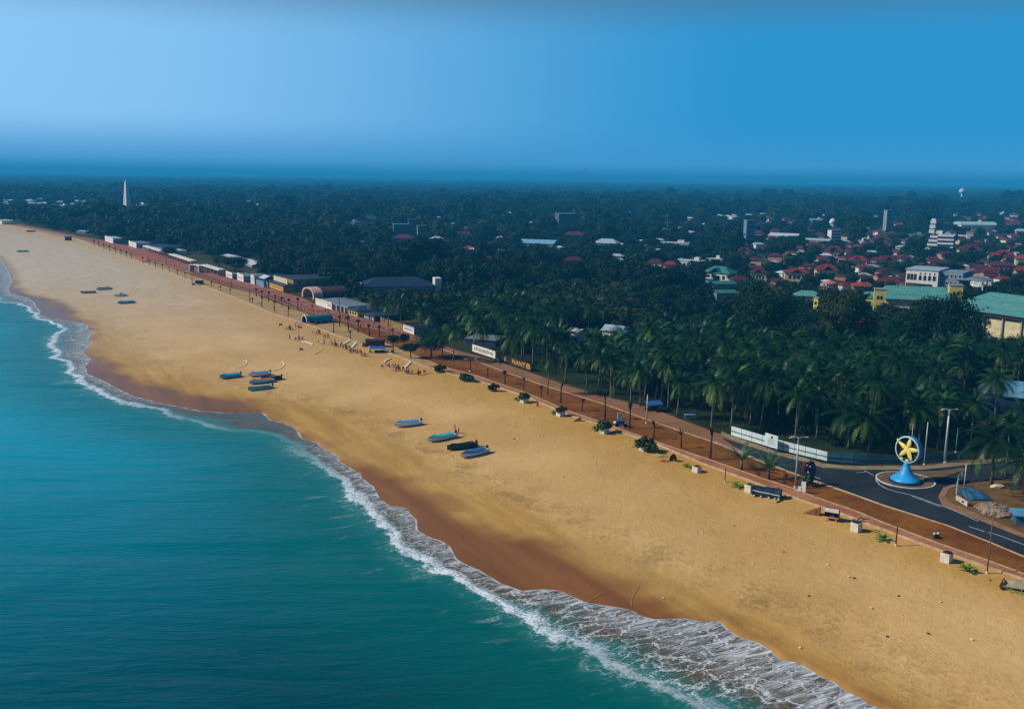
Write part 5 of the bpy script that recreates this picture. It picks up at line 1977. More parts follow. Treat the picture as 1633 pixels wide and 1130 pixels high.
# the wood beyond seven kilometres, one rolling canopy
g = N('far_canopy')
pos = g.pos()
n1, n2 = g.noise(pos, 0.012, 5, 0.7), g.noise(pos, 0.002, 3)
col = g.mix(g.step(n1, 0.35, 0.65), rgb('0a1a0b'), rgb('1c3010'))
canm = g.out(col, 0.9, g.bump(n1, 1.0, 12.0), 0.1)
rows = []
for k in range(90):
    y = 6800 * (1.028 ** k)
    rows.append([Vector((y * 0.95 * (j / 60 - 1), y, 4 + 10 * (0.5 + noise.noise(Vector((y * 0.95 * (j / 60 - 1) / 260, y / 500, 1)))) + 5 * noise.noise(Vector((j * 1.7, k * 1.3, 4))))) for j in range(121)])
tag(sheet_mesh('distant_wood', rows, canm), kind='stuff')

# haze: one closed box of even thin air
hb = MB().box((0, 20000, -3), (76000, 90000, 67))
g = N('haze_air')
g.t.nodes.remove(g.b)
pv = g.n('ShaderNodeVolumePrincipled')
pv.inputs['Color'].default_value = (0.05, 0.54, 1.0, 1)
pv.inputs['Density'].default_value = 0.00023
pv.inputs['Anisotropy'].default_value = 0.0
g.t.links.new(pv.outputs[0], g.o.inputs['Volume'])
haze = tag(hb.build('haze', g.m), kind='stuff')
# ------------------------------------------------------------------ things on the beach and beside the road
UVZ = lambda p: p


def sand_z(p):
    u, v = UV(p)
    b, a, c, l1 = lines(u)
    if v <= c:
        return ZS + 0.3 * max(0, (v - a)) / max(0.3, c - a)
    if v > l1:
        return 0.15
    t = min(1, (v - c) / 16)
    z = ZS + 0.3 + (-ZS - 0.3) * (t * t * (3 - 2 * t))
    return z + 0.10 * (noise.noise(Vector((u * 0.11, v * 0.13, 3))) + 0.5 * noise.noise(Vector((u * 0.4, v * 0.4, 7)))) * min(1, (v - c) / 5) * min(1, max(0, (l1 - v) / 4))


def G(px, py):
    """ground point under a photo position, on the sand, path, verge or road as it lies"""
    p = P(px, py, 0)
    for _ in range(3):
        p = P(px, py, sand_z(p))
    u, v = UV(p)
    if v > L1(u):
        z = 0.2 if (v < L2(u) and u < u_split) else (0.06 if v < L2(u) else (0.08 if v < L3(u) else 0.12))
        p = P(px, py, z)
    return p


# ---- boats
def hull_pts(L, B, H, inner=0.0):
    rows = []
    n = 12
    for i in range(n + 1):
        t = i / n                                   # 0 = bow (sea side), 1 = stern
        x = -L / 2 + L * t
        w = B / 2 * min(1.0, (0.04 + 1.55 * t ** 0.62)) * (1 - 0.12 * max(0, t - 0.7) / 0.3)
        zk = 0.34 * max(0, 1 - t * 3.2) ** 1.6
        zg = H + 0.38 * max(0, 1 - t * 1.9) ** 1.7
        w = max(0.03, w - inner)
        row = []
        for s, zz in ((-1, 1), (-0.93, 0.55), (-0.62, 0.14), (0, 0), (0.62, 0.14), (0.93, 0.55), (1, 1)):
            row.append((x + inner * (0.6 if t < 0.2 else (-1 if t > 0.95 else 0)), w * s, zk + inner * (0.9 if zz < 1 else 0) + (zg - zk - (inner if zz < 1 else 0)) * zz))
        rows.append(row)
    return rows


def boat(name, a, b, hull_m, trim_m, cover_m, label, group=None, cover=True, motor=True, L=6.6, cab=None):
    A, Bp = G(*a), G(*b)
    m = (A + Bp) / 2
    d = Bp - A
    Lb = max(5.2, min(7.4, Vector((d.x, d.y)).length * 0.96))
    r = empty(name, (m.x, m.y, min(A.z, Bp.z) - 0.03), atan2(d.y, d.x), label, 'boat', group)
    B_, H_ = 1.9, 0.82
    o, i_ = hull_pts(Lb, B_, H_), hull_pts(Lb, B_, H_, 0.09)
    mb = MB()
    nj = 7
    for rows, flip in ((o, 0), (i_, 1)):
        vs = [p for r_ in rows for p in r_]
        fs = []
        for q in range(len(rows) - 1):
            for j in range(nj - 1):
                f_ = (q * nj + j, q * nj + j + 1, (q + 1) * nj + j + 1, (q + 1) * nj + j)
                fs.append(f_ if flip else f_[::-1])
        k = (len(rows) - 1) * nj
        fs.append(tuple(k + j for j in range(nj)) if not flip else tuple(k + j for j in range(nj))[::-1])
        mb.add(vs, fs)
    mb.build('hull', hull_m, r)
    for s in (0, -1):
        mb = MB().tube([(p[s][0], p[s][1], p[s][2]) for p in o], 0.075, 6)
        mb.build('gunwale', trim_m, r)
    if cover:
        mb = MB()
        vs = []
        n = 9
        for q in range(n + 1):
            t = 0.16 + 0.74 * q / n
            x = -Lb / 2 + Lb * t
            w = B_ / 2 * min(1.0, (0.04 + 1.55 * t ** 0.62)) * 0.80
            z = H_ + 0.38 * max(0, 1 - t * 1.9) ** 1.7 + 0.12
            sag = 0.05 * sin(q * 2.1)
            for s, zz in ((-1, 0.0), (-0.55, 0.17), (0, 0.30 + sag), (0.55, 0.2), (1, 0.02), (1, -0.06), (0, 0.2 + sag), (-1, -0.08)):
                vs.append((x, w * s + 0.12, z + zz))
        fs = []
        for q in range(n):
            for j in range(8):
                fs.append((q * 8 + j, q * 8 + (j + 1) % 8, (q + 1) * 8 + (j + 1) % 8, (q + 1) * 8 + j))
        fs += [tuple(range(8))[::-1], tuple(n * 8 + j for j in range(8))]
        mb.add(vs, fs)
        mb.build('cover', cover_m, r)
    else:
        for t in (0.3, 0.5, 0.7):
            x = -Lb / 2 + Lb * t
            MB().box((x, 0, H_ * 0.72), (0.3, B_ * 0.86, 0.06)).build('thwart', trim_m, r)
        MB().ball((Lb * 0.12, 0, 0.62), 0.55, 9, 5, (1.3, 0.9, 0.6), 0.3).build('net', paint('fishing_net', rgb('4a5a58'), 0.95, 0.5, 4, 0.8), r)
    if cab:
        MB().box((0.3, 0, H_ * 0.6), (1.3, 1.2, 1.1), 0, 0.8).build('cabin', cab, r)
    if motor:
        mb = MB().box((Lb / 2 + 0.12, 0, H_ + 0.05), (0.42, 0.42, 0.5), 0, 0.7)
        mb.box((Lb / 2 + 0.16, 0, 0.25), (0.16, 0.14, H_ - 0.1))
        mb.box((Lb / 2 + 0.18, 0, 0.05), (0.30, 0.16, 0.22))
        mb.build('outboard_motor', paint('motor_black', rgb('17191c'), 0.4, 0.2, 2), r)
    return r


bw = paint('boat_white', rgb('d6dcdc'), 0.35, 0.18, 1.5)
bb = paint('boat_blue', rgb('5a9ede'), 0.4, 0.25, 1.5)
bt = paint('boat_turquoise', rgb('45c8cc'), 0.45, 0.15, 1.5)
bd = paint('boat_dark', rgb('173039'), 0.5, 0.3, 1.5)
bn = paint('boat_navy', rgb('3a74b0'), 0.5, 0.25, 1.5)
bg_ = paint('boat_green', rgb('3f9070'), 0.45, 0.25, 1.5)
bor = paint('boat_orange', rgb('c07a5c'), 0.5, 0.2, 1.5)
bred = paint('boat_red', rgb('a83a4a'), 0.5, 0.2, 1.5)
btl = paint('boat_teal', rgb('4fb2cc'), 0.45, 0.2, 1.5)
for a, b, h_, t_, c_, lab, cov, mot, cab in [
        ((628, 682), (672, 676), bw, bw, bb, 'white fishing boat with a blue cover, leftmost of the four boats on the near sand', True, True, None),
        ((682, 706), (727, 696), bw, btl, bt, 'white fishing boat with a bright turquoise cover, beside the standing woman', True, True, None),
        ((712, 719.5), (760, 711), bd, bd, bd, 'dark green black fishing boat without bright colours, third of the near four', True, True, None),
        ((735, 732), (777, 720), bw, bn, bn, 'white and navy fishing boat nearest the camera of the four', True, True, None),
        ((350, 605), (384, 600), btl, bg_, btl, 'green rimmed teal boat standing apart left of the middle boats', True, True, None),
        ((396, 602), (431, 597), bw, bw, bb, 'boat with a blunt white bow and blue side, topmost of the middle cluster', True, True, None),
        ((397, 614), (437, 608), btl, bw, bor, 'boat with a salmon coloured foredeck in the middle cluster', True, True, None),
        ((395, 624.5), (435, 618), btl, bg_, btl, 'teal boat with a green bow, lowest of the middle cluster', False, True, None),
        ((418, 607), (447, 604.5), bd, bd, bd, 'dark boat with a black motor squeezed behind the middle cluster', False, True, None),
        ((128, 468), (153, 466.5), bg_, bw, bd, 'dark green boat, leftmost of the far group of boats', False, False, None),
        ((152, 463), (179, 461), bw, bb, bred, 'white boat with a red cover, topmost of the far group', True, False, None),
        ((180.5, 473), (203, 472), bw, bw, bb, 'small white boat with a blue cabin in the far group', False, False, bb),
        ((187, 485), (215, 482.5), bb, bw, btl, 'white and blue boat, lowest of the far group', True, False, None),
        ((20, 402.5), (52, 401), bt, bw, bt, 'pale turquoise boat alone near the water at the far left', True, False, None),
        ((37, 370), (62, 369.5), bd, bd, bd, 'dark boat under the trees at the far end of the beach', True, False, None)]:
    boat('fishing_boat', a, b, h_, t_, c_, lab, None, cov, mot, 6.6, cab)


# ---- people
def figure(pose):
    """one continuous body from a skinned skeleton, standing or sitting"""
    s = 1.0
    j = {'pel': (0, 0, 0.95), 'spi': (0, 0.01, 1.15), 'che': (0, 0, 1.35), 'nec': (0, 0, 1.50), 'hea': (0, 0.02, 1.62), 'top': (0, 0.01, 1.70),
         'shl': (-0.18, 0, 1.42), 'ell': (-0.24, 0.02, 1.14), 'wrl': (-0.24, 0.10, 0.90), 'hal': (-0.23, 0.13, 0.80),
         'shr': (0.18, 0, 1.42), 'elr': (0.25, 0.0, 1.14), 'wrr': (0.27, 0.06, 0.90), 'har': (0.27, 0.09, 0.80),
         'hil': (-0.10, 0, 0.90), 'knl': (-0.11, 0.04, 0.50), 'anl': (-0.11, 0, 0.09), 'tol': (-0.13, 0.15, 0.04),
         'hir': (0.10, 0, 0.90), 'knr': (0.12, 0.02, 0.50), 'anr': (0.13, -0.04, 0.09), 'tor': (0.16, 0.11, 0.04)}
    if pose == 'walk':
        j.update(knl=(-0.11, 0.16, 0.52), anl=(-0.11, 0.22, 0.10), tol=(-0.12, 0.36, 0.05), knr=(0.11, -0.08, 0.50), anr=(0.12, -0.30, 0.14), tor=(0.13, -0.18, 0.05), ell=(-0.25, -0.10, 1.15), wrl=(-0.25, -0.02, 0.93), hal=(-0.24, 0.02, 0.85), elr=(0.25, 0.10, 1.15), wrr=(0.24, 0.26, 1.0), har=(0.23, 0.33, 0.95))
    if pose == 'sit':
        for k in list(j):
            if k[:2] not in ('kn', 'an', 'to') or k == 'top':
                j[k] = (j[k][0], j[k][1] - 0.25, j[k][2] - 0.48)
        j.update(knl=(-0.13, 0.2, 0.47), knr=(0.13, 0.2, 0.47), anl=(-0.13, 0.24, 0.08), anr=(0.14, 0.24, 0.08), tol=(-0.14, 0.38, 0.04), tor=(0.15, 0.38, 0.04), wrl=(-0.2, 0.02, 0.50), hal=(-0.17, 0.12, 0.50), wrr=(0.2, 0.02, 0.50), har=(0.17, 0.12, 0.50))
    e = [('pel', 'spi'), ('spi', 'che'), ('che', 'nec'), ('nec', 'hea'), ('hea', 'top'), ('che', 'shl'), ('shl', 'ell'), ('ell', 'wrl'), ('wrl', 'hal'), ('che', 'shr'), ('shr', 'elr'), ('elr', 'wrr'), ('wrr', 'har'),
         ('pel', 'hil'), ('hil', 'knl'), ('knl', 'anl'), ('anl', 'tol'), ('pel', 'hir'), ('hir', 'knr'), ('knr', 'anr'), ('anr', 'tor')]
    rad = dict(pel=0.13, spi=0.115, che=0.13, nec=0.055, hea=0.095, top=0.075, sh=0.065, el=0.045, wr=0.03, ha=0.03, hi=0.09, kn=0.06, an=0.04, to=0.035)
    nm = list(j)
    # fingers and thumb, each a short chain out of the palm
    vs = [j[k] for k in nm]
    ed = [(nm.index(a), nm.index(b)) for a, b in e]
    rr = [rad.get(k, rad.get(k[:2], 0.05)) for k in nm]
    for hnd, sx in (('hal', -1), ('har', 1)):
        h = Vector(j[hnd])
        hi = nm.index(hnd)
        for q, (dx, dy, ln) in enumerate(((0.0, 0.030, 0.075), (0.0, 0.010, 0.085), (0.0, -0.010, 0.08), (0.0, -0.028, 0.06), (-0.03 * sx, 0.045, 0.05))):
            vs.append(tuple(h + Vector((dx, dy, -0.03 if q < 4 else 0.0))))
            vs.append(tuple(h + Vector((dx * 1.4 - 0.01 * sx, dy * 1.2 + 0.01, -0.03 - ln))))
            ed += [(hi, len(vs) - 2), (len(vs) - 2, len(vs) - 1)]
            rr += [0.010, 0.008]
    me = bpy.data.meshes.new('body')
    me.from_pydata(vs, ed, [])
    o = bpy.data.objects.new('tmp', me)
    COL.objects.link(o)
    md = o.modifiers.new('s', 'SKIN')
    for i, v in enumerate(me.skin_vertices[0].data):
        v.radius = (rr[i], rr[i] * (0.75 if nm[i] in ('che', 'spi', 'pel') else 1.0)) if i < len(nm) else (rr[i], rr[i])
        v.use_root = (i == 0)
    sb = o.modifiers.new('d', 'SUBSURF')
    sb.levels = sb.render_levels = 1
    dg = bpy.context.evaluated_depsgraph_get()
    out = bpy.data.meshes.new_from_object(o.evaluated_get(dg))
    bpy.data.objects.remove(o)
    return out, j


skin_m = paint('skin', rgb('7a4e38'), 0.6, 0.1, 3)
hair_m = paint('hair', rgb('17110e'), 0.7, 0.2, 3)
FIG = {}
for ps in ('stand', 'walk', 'sit'):
    me, j = figure(ps)
    me.materials.clear()
    me.materials.append(skin_m)
    FIG[ps] = (me, j)


def garment(b, pts, n=10, sq=0.72):
    """closed tube of cloth round the vertical body: (x, y, z, r)"""
    vs, fs = [], []
    for x, y, z, r in pts:
        for k in range(n):
            t = 2 * pi * k / n
            f_ = 1 + 0.06 * sin(3 * t + z * 9)
            vs.append((x + r * f_ * cos(t), y + r * f_ * sin(t) * sq, z))
    for i in range(len(pts) - 1):
        for k in range(n):
            fs.append((i * n + k, i * n + (k + 1) % n, (i + 1) * n + (k + 1) % n, (i + 1) * n + k))
    b.add(vs, fs)
    return b


_cl = {}


def person(p, ps, rz, top, low, label, group=None, dress=False, sc=1.0):
    me, j = FIG[ps]
    r = empty('person', p, rz, label, 'person', group)
    o = bpy.data.objects.new('body', me)
    COL.objects.link(o)
    o.parent = r
    key = (ps, dress)
    if key not in _cl:
        hx, hy, hz = j['hea']
        b = MB().ball((hx, hy - 0.018, hz + 0.025), 0.112, 10, 7, (0.92, 1.0, 1.12))
        hm = b.mesh('hair', hair_m, True)
        px_, py_, pz_ = j['pel']
        b = MB()
        if dress:
            garment(b, [(0, py_, pz_ - 0.62, 0.36), (0, py_, pz_ - 0.3, 0.27), (0, py_, pz_ + 0.05, 0.19), (0, py_, pz_ + 0.22, 0.16), (0, py_, pz_ + 0.42, 0.19), (0, py_, pz_ + 0.53, 0.12)], 12)
            tm = b.mesh('dress', top, True)
            lm = None
        else:
            garment(b, [(0, py_, pz_ - 0.06, 0.185), (0, py_, pz_ + 0.2, 0.17), (0, py_, pz_ + 0.42, 0.20), (0, py_, pz_ + 0.54, 0.12)], 12)
            for s in ('l', 'r'):
                b.tube([j['sh' + s], Vector(j['sh' + s]).lerp(Vector(j['el' + s]), 0.65)], [0.085, 0.07], 8)
            tm = b.mesh('shirt', top, True)
            b = MB()
            for s in ('l', 'r'):
                b.tube([Vector(j['hi' + s]) + Vector((0, 0, 0.03)), j['kn' + s], Vector(j['kn' + s]).lerp(Vector(j['an' + s]), 0.85)], [0.125, 0.085, 0.075], 8)
            lm = b.mesh('trousers', low, True)
        _cl[key] = (hm, tm, lm)
    hm, tm, lm = _cl[key]
    for nm_, m_, mat_ in (('hair', hm, None), ('dress' if dress else 'shirt', tm, top), ('trousers', lm, low)):
        if m_ is None:
            continue
        if mat_ and m_.materials[0] != mat_:
            m_ = m_.copy()
            m_.materials[0] = mat_
        c = bpy.data.objects.new(nm_, m_)
        COL.objects.link(c)
        c.parent = r
    r.scale = (sc, sc, sc)
    return r


cloth = {k: paint('cloth_' + k, rgb(v), 0.85, 0.15, 4) for k, v in dict(pink='d08a94', white='d6d2cc', red='b23a34', navy='24304e', black='1c1c20', yellow='caa23a', purple='6a3a66', blue='3a6aa0', grey='77797c', brown='5e4330').items()}
person(G(725, 690.5), 'stand', 2.6, cloth['pink'], cloth['white'], 'woman in a long pink dress standing beside the turquoise covered boat', None, True, 1.05)
person(G(731, 690), 'stand', 2.9, cloth['red'], cloth['pink'], 'small child in red and pink next to the woman in the long dress', None, False, 0.55)

# ---- clusters of seats on the sand
chair_mats = {'red': paint('red_plastic', rgb('b0403a'), 0.45, 0.15, 2), 'pink': paint('pink_plastic', rgb('c47a78'), 0.45, 0.15, 2), 'maroon': paint('maroon_plastic', rgb('6a2838'), 0.45, 0.15, 2), 'white': paint('white_plastic', rgb('cfc9c0'), 0.45, 0.15, 2)}
_ch = {}


def chair(p, rz, col, label, group):
    if col not in _ch:
        m = chair_mats[col]
        seat = MB().box((0, 0, 0.42), (0.5, 0.5, 0.05)).mesh('seat', m)
        b = MB().box((0, 0.24, 0.46), (0.5, 0.05, 0.45))
        back = b.mesh('backrest', m)
        legs = [MB().box((x, y, 0), (0.05, 0.05, 0.43)).mesh('leg', m) for x in (-0.21, 0.21) for y in (-0.21, 0.21)]
        arms = [MB().box((x, 0.02, 0.64), (0.05, 0.46, 0.04)).mesh('armrest', m) for x in (-0.25, 0.25)]
        _ch[col] = [('seat', seat), ('backrest', back)] + [('leg', l) for l in legs] + [('armrest', a) for a in arms]
    r = empty('plastic_chair', p, rz, label, 'chair', group)
    for nm_, me in _ch[col]:
        o = bpy.data.objects.new(nm_, me)
        COL.objects.link(o)
        o.parent = r
    r.scale = (1.15, 1.15, 1.15)
    return r


CL = [(462, 526, ['red', 'maroon', 'maroon'], 2, 'near the pale pole with a red pennant'), (476, 523, ['red'], 1, 'up the beach behind the first seats'), (476, 543, ['red', 'red', 'maroon'], 1, 'at the left end of the white plank'),
      (504, 533, ['white', 'pink', 'red'], 2, 'below the blue barrel shelter'), (521, 538.5, ['maroon', 'maroon'], 1, 'close under the sand strip kerb'), (510, 548, ['white', 'white'], 1, 'right of the white plank'),
      (529, 547, ['maroon'], 1, 'left of the white slabs'), (537, 552, ['pink', 'red', 'maroon', 'red'], 2, 'at the foot of the first white slab'), (552, 557, ['pink', 'red', 'maroon'], 2, 'between the two white slabs'),
      (566, 562.5, ['pink', 'maroon', 'red', 'maroon'], 2, 'right of the second white slab'), (582, 568, ['red', 'red', 'pink'], 1, 'below the blue tarpaulin shelter'), (623, 563, ['pink', 'white', 'maroon'], 2, 'in the shade right of the blue tarpaulin'),
      (611, 586.5, ['red'], 0, 'left of the pink row of seats'), (623, 584.5, ['pink', 'red', 'pink', 'red'], 1, 'at the upper end of the third white slab'), (634, 591, ['pink', 'pink', 'maroon', 'red'], 2, 'left of the third white slab'),
      (652, 595, ['maroon', 'maroon', 'red'], 2, 'right of the third white slab'), (671, 597, ['red', 'maroon', 'pink'], 2, 'at the right end of all the seats'), (590, 562, ['white', 'white'], 1, 'left of the blue tarpaulin shelter')]
rc = random.Random(3)
COLS = list(cloth)
for cx, cy, cols, npz, where in CL:
    base = G(cx, cy)
    for i, c_ in enumerate(cols):
        p = base + Vector((rc.uniform(-0.25, 0.25) + (i - len(cols) / 2 + 0.5) * 0.85, rc.uniform(-0.9, 0.9), 0))
        p.z = sand_z(p)
        chair(p, rc.uniform(0, 6.28), c_, '%s plastic chair on the sand %s' % (c_, where), '%s chairs on the sand %s' % (c_, where))
    for i in range(npz):
        p = base + Vector((rc.uniform(-1.2, 1.6), rc.uniform(-1.2, 1.4), 0))
        p.z = sand_z(p)
        t_, l_ = [(c1, c2) for c1 in ('white', 'pink', 'navy', 'yellow', 'blue', 'grey') for c2 in ('navy', 'black', 'brown')][(7 * CL.index((cx, cy, cols, npz, where)) + 5 * i) % 18]
        person(p, rc.choice(['stand', 'walk', 'stand']), rc.uniform(0, 6.28), cloth[t_], cloth[l_], 'person in %s shirt, %s trousers, %s' % (t_, l_, where))
for cx, cy, t_, lab in [(530, 566, 'white', None), (462, 541.5, 'black', 'person in black bending track beside the plank end on the sand'), (454, 483, 'navy', 'person in navy walking on the red promenade near the yellow building'), (481, 489, 'black', 'person in black on the promenade before the arched hall'),
                        (498, 492, 'brown', 'person in brown on the promenade before the white wall'), (519, 498.5, 'purple', 'person in purple at the promenade rail behind the blue shelter'), (524, 499.5, 'red', 'person in red at the promenade rail behind the blue shelter'), (575, 524, 'grey', 'person in grey on the brick road before the dark lettered shop'), (1054, 655, 'white', 'person in white beside the blue tarpaulin stall under the palms')]:
    if lab:
        person(G(cx, cy), 'walk', rc.uniform(0, 6), cloth[t_], cloth['navy'], lab)
# pennants
for cx, cy, yt, lab in [(445.5, 524, 515, 'red pennant on a short pole, leftmost on the sand'), (478, 561, 554, 'red pennant on a short pole beside the yellow hose'), (476.5, 534, 519, 'tall thin pole with a red flag among the seats')]:
    p = G(cx, cy)
    r = empty('pennant', p, 0, lab, 'flag')
    h = hgt(cx, cy, cy - yt)
    MB().tube([(0, 0, -0.2), (0, 0, h)], 0.045, 6).build('pole', brown_m, r)
    MB().add([(0, 0, h), (1.1, 0.1, h - 0.25), (1.0, 0.0, h - 0.8), (0, 0, h - 0.7), (0, 0.04, h), (1.1, 0.14, h - 0.25), (1.0, 0.04, h - 0.8), (0, 0.04, h - 0.7)], [(0, 1, 2, 3), (7, 6, 5, 4), (0, 4, 5, 1), (2, 6, 7, 3)]).build('cloth', chair_mats['red'], r)


def bar(name, px, w, h, m, label, cat, sink=0.12):
    pts = [G(*q) for q in px]
    o = pts[0]
    r = MB()
    vs, fs = [], []
    for i, p in enumerate(pts):
        d = (pts[min(i + 1, len(pts) - 1)] - pts[max(i - 1, 0)]).normalized()
        s = Vector((-d.y, d.x, 0)).normalized() * w / 2
        q = p - o
        vs += [q - s - Vector((0, 0, sink)), q + s - Vector((0, 0, sink)), q + s * 0.85 + Vector((0, 0, h)), q - s * 0.85 + Vector((0, 0, h))]
    for i in range(len(pts) - 1):
        for j in range(4):
            fs.append((i * 4 + j, i * 4 + (j + 1) % 4, i * 4 + 4 + (j + 1) % 4, i * 4 + 4 + j))
    fs += [(3, 2, 1, 0), tuple((len(pts) - 1) * 4 + j for j in range(4))]
    r.add(vs, fs)
    ob = r.build(name, m)
    ob.location = o
    return tag(ob, label, cat)


wb = paint('white_edging', rgb('d8d2c2'), 0.8, 0.15, 1.5)
bar('edging', [(368.5, 587.5), (375, 587.8), (383, 586.5), (390, 583.5), (394, 579), (394, 576), (391.5, 574)], 0.30, 0.12, wb, 'curved white edging half buried in the sand above the teal boat', 'edging')
bar('edging', [(429, 591), (437, 591), (445, 589), (451, 585), (454, 581), (452.5, 578), (449, 576.3)], 0.30, 0.12, wb, 'curved white edging half buried in the sand beside the middle boats', 'edging')
bar('hose', [(501, 565.5), (507, 562.5), (512, 559.5), (514, 557), (513, 555), (510, 554.5)], 0.26, 0.12, paint('yellow_hose', rgb('d2b44a'), 0.6, 0.15, 1), 'yellow hooked strip lying on the sand below the seats', 'hose')
bar('plank', [(481, 544), (487, 545), (493, 547), (499, 549.6)], 0.45, 0.22, wb, 'pale bent plank lying between the seats on the sand', 'plank')
bar('slab', [(544.5, 550.8), (557.5, 543.5)], 0.8, 0.25, wb, 'white ramp slab up to the sand strip, left one of two', 'slab')
bar('slab', [(560.5, 555.3), (569, 545.5)], 0.8, 0.25, wb, 'white ramp slab up to the sand strip, right one of two', 'slab')
bar('slab', [(644.5, 587.8), (655, 577)], 0.8, 0.25, wb, 'white ramp slab below the small bushy trees', 'slab')
bar('slab', [(612.5, 578.5), (616, 575), (622.5, 572)], 0.6, 0.25, wb, 'short white ramp slab left of the bushy trees', 'slab')
rope_m = paint('wet_rope', rgb('b08a60'), 0.8, 0.3, 3)
bar('rope', [(936, 960.5), (946, 954), (958, 947), (974, 940.5)], 0.10, 0.06, rope_m, 'frayed rope washed up on the wet sand, left one', 'rope', 0.03)
bar('rope', [(1007, 966), (1007.5, 956), (1012, 945), (1020, 934)], 0.09, 0.06, rope_m, 'frayed rope washed up on the wet sand, right one', 'rope', 0.03)

# litter and pebbles on the open sand
lit = [MB().ball((0, 0, 0.06), 0.16, 7, 5, (1, 0.7, 0.6), 0.25).mesh('litter', wb), MB().ball((0, 0, 0.05), 0.15, 7, 5, (1, 0.8, 0.5), 0.3).mesh('litter', brown_m)]
LIT = [(429, 566, 0), (479, 588, 0), (508, 593, 0), (556, 591, 1), (593, 583, 1), (455, 602, 0), (860, 695, 0), (864.5, 695, 0), (1002, 706, 0), (1078, 740, 0), (1415, 1015, 1), (1276, 1033, 0), (1058, 953, 0), (1171, 838, 1), (352, 531, 1), (367, 519, 1), (240, 600, 0), (90, 452, 1), (1362, 922, 1), (1354, 920, 0), (1433, 950, 1),
       (740, 694, 1), (744, 693, 1), (723, 728, 1), (1579, 925, 1), (1320, 900, 0), (1250, 880, 1), (1120, 850, 0), (1500, 960, 0), (1480, 1010, 1), (1550, 1020, 0), (1100, 800, 1), (950, 740, 0), (900, 760, 1), (820, 700, 1), (700, 640, 1), (1200, 900, 0), (1290, 950, 1), (1390, 970, 0)]
for x_, y_, k in LIT:
    o = bpy.data.objects.new('litter', lit[k])
    COL.objects.link(o)
    o.location = G(x_, y_)
    o.rotation_euler = (0, 0, rc.uniform(0, 6))
    o.scale = (rc.uniform(0.8, 1.5),) * 3
    tag(o, ['small pale scrap of litter lying on the open sand', 'small dark lump lying on the open sand'][k], 'litter', ['pale scraps on the sand', 'dark lumps on the sand'][k])

# ---- planters, bright plants, trimmed palms
conc = paint('planter_concrete', rgb('cdc7bb'), 0.85, 0.2, 1.5)
soil = paint('planter_soil', rgb('241a12'), 0.95, 0.3, 2)
shrub_me = [tree_crown(300 + k, 1.05, 1.5, 7, 420, 0.26).mesh('foliage', tree_leaf[2 if k else 0]) for k in range(3)]
fan_me = [palm_crown(320 + k, 11, 1.5, 0.15, 1.25, 0.5, 0.9, 9).mesh('fronds', bright_leaf) for k in range(3)]
drift_me = MB().tube([(-0.9, 0.1, 0.1), (-0.5, 0, 0.35), (0.1, 0.1, 0.2), (0.9, 0.2, 0.45), (1.4, 0.3, 0.3)], [0.1, 0.16, 0.15, 0.14, 0.04], 7).tube([(-0.2, 0.5, 0.2), (0.2, 0.6, 0.75), (0.7, 0.7, 0.6), (1.6, 0.8, 0.85)], [0.08, 0.13, 0.12, 0.05], 7)
PLT = [(701, 593, 's', 0, 1.5, 'leafy shrub in a low planter at the far end of the pink path'), (742, 607, 's', 1, 1.4, 'leafy shrub in a low planter, second from the far end of the path'), (786, 623, 's', 0, 1.3, 'tall leaning shrub in a low planter with white stones, third from the far end'),
       (836, 641.5, 's', 1, 1.25, 'planter with a white front and a round dark shrub, left of the seated red figure'), (894, 663, 's', 0, 1.15, 'square white planter with a small dark shrub, right of the seated red figure'), (964, 690, 's', 1, 1.5, 'planter with a broad shrub below the blue cart'),
       (1026, 718, 's', 0, 1.6, 'white planter with two wide dark shrubs left of the red hood'), (1111, 752, 'n', 0, 1, 'white planter with bare dark soil left of the young palms'), (1195, 784, 'n', 0, 1, 'white square planter with bare soil next to the navy tarpaulin'),
       (1365, 846, 'd', 0, 1, 'tall white planter topped with curled driftwood'), (1509, 895, 'n', 0, 1, 'white planter with dark stencilled marks nearest the camera')]
for i, (bx, by, ty, k, sc, lab) in enumerate(PLT):
    p = G(bx, by)
    r = empty('planter', p, -0.85, lab, 'planter')
    big = bx > 800
    hx = 1.05 if big else 0.5
    if bx in (1365, 1509, 1195):
        hx = 1.35
    wx = 1.25
    MB().box((0, 0, -0.15), (wx, wx * (1.0 if bx > 1000 else 1.3), hx + 0.15)).build('box', conc if big else paint('low_planter', rgb('a08f78'), 0.9, 0.3, 1.5), r)
    MB().box((0, 0, hx - 0.06), (wx * 0.84, wx * 0.84, 0.1)).build('soil', soil, r)
    if ty == 's':
        o = bpy.data.objects.new('foliage', shrub_me[k])
        COL.objects.link(o)
        o.parent = r
        o.location = (0.1, 0, hx - 0.2)
        o.scale = (sc, sc, sc * 1.05)
        if bx in (1026, 742):
            o = bpy.data.objects.new('foliage', shrub_me[2])
            COL.objects.link(o)
            o.parent = r
            o.location = (1.7, 0.5, 0.1)
            o.scale = (sc * 0.9,) * 3
    if ty == 'd':
        o = bpy.data.objects.new('driftwood', drift_me.mesh('driftwood', paint('driftwood', rgb('4a3d2a'), 0.9, 0.3, 2), True))
        COL.objects.link(o)
        o.parent = r
        o.location = (0, 0, hx - 0.05)
    if bx == 1509:
        MB().box((-wx / 2 - 0.005, 0.2, 0.35), (0.03, 0.12, 0.6)).build('stencil_mark', ink_m, r)
        MB().box((-wx / 2 - 0.005, -0.15, 0.35), (0.03, 0.35, 0.2)).build('stencil_mark', ink_m, r)
        MB().ball((0.1, 0, hx), 0.6, 9, 5, (1, 1, 0.4), 0.2).build('black_sheet', paint('black_sheet', rgb('1c1c1e'), 0.5, 0.2, 2), r)
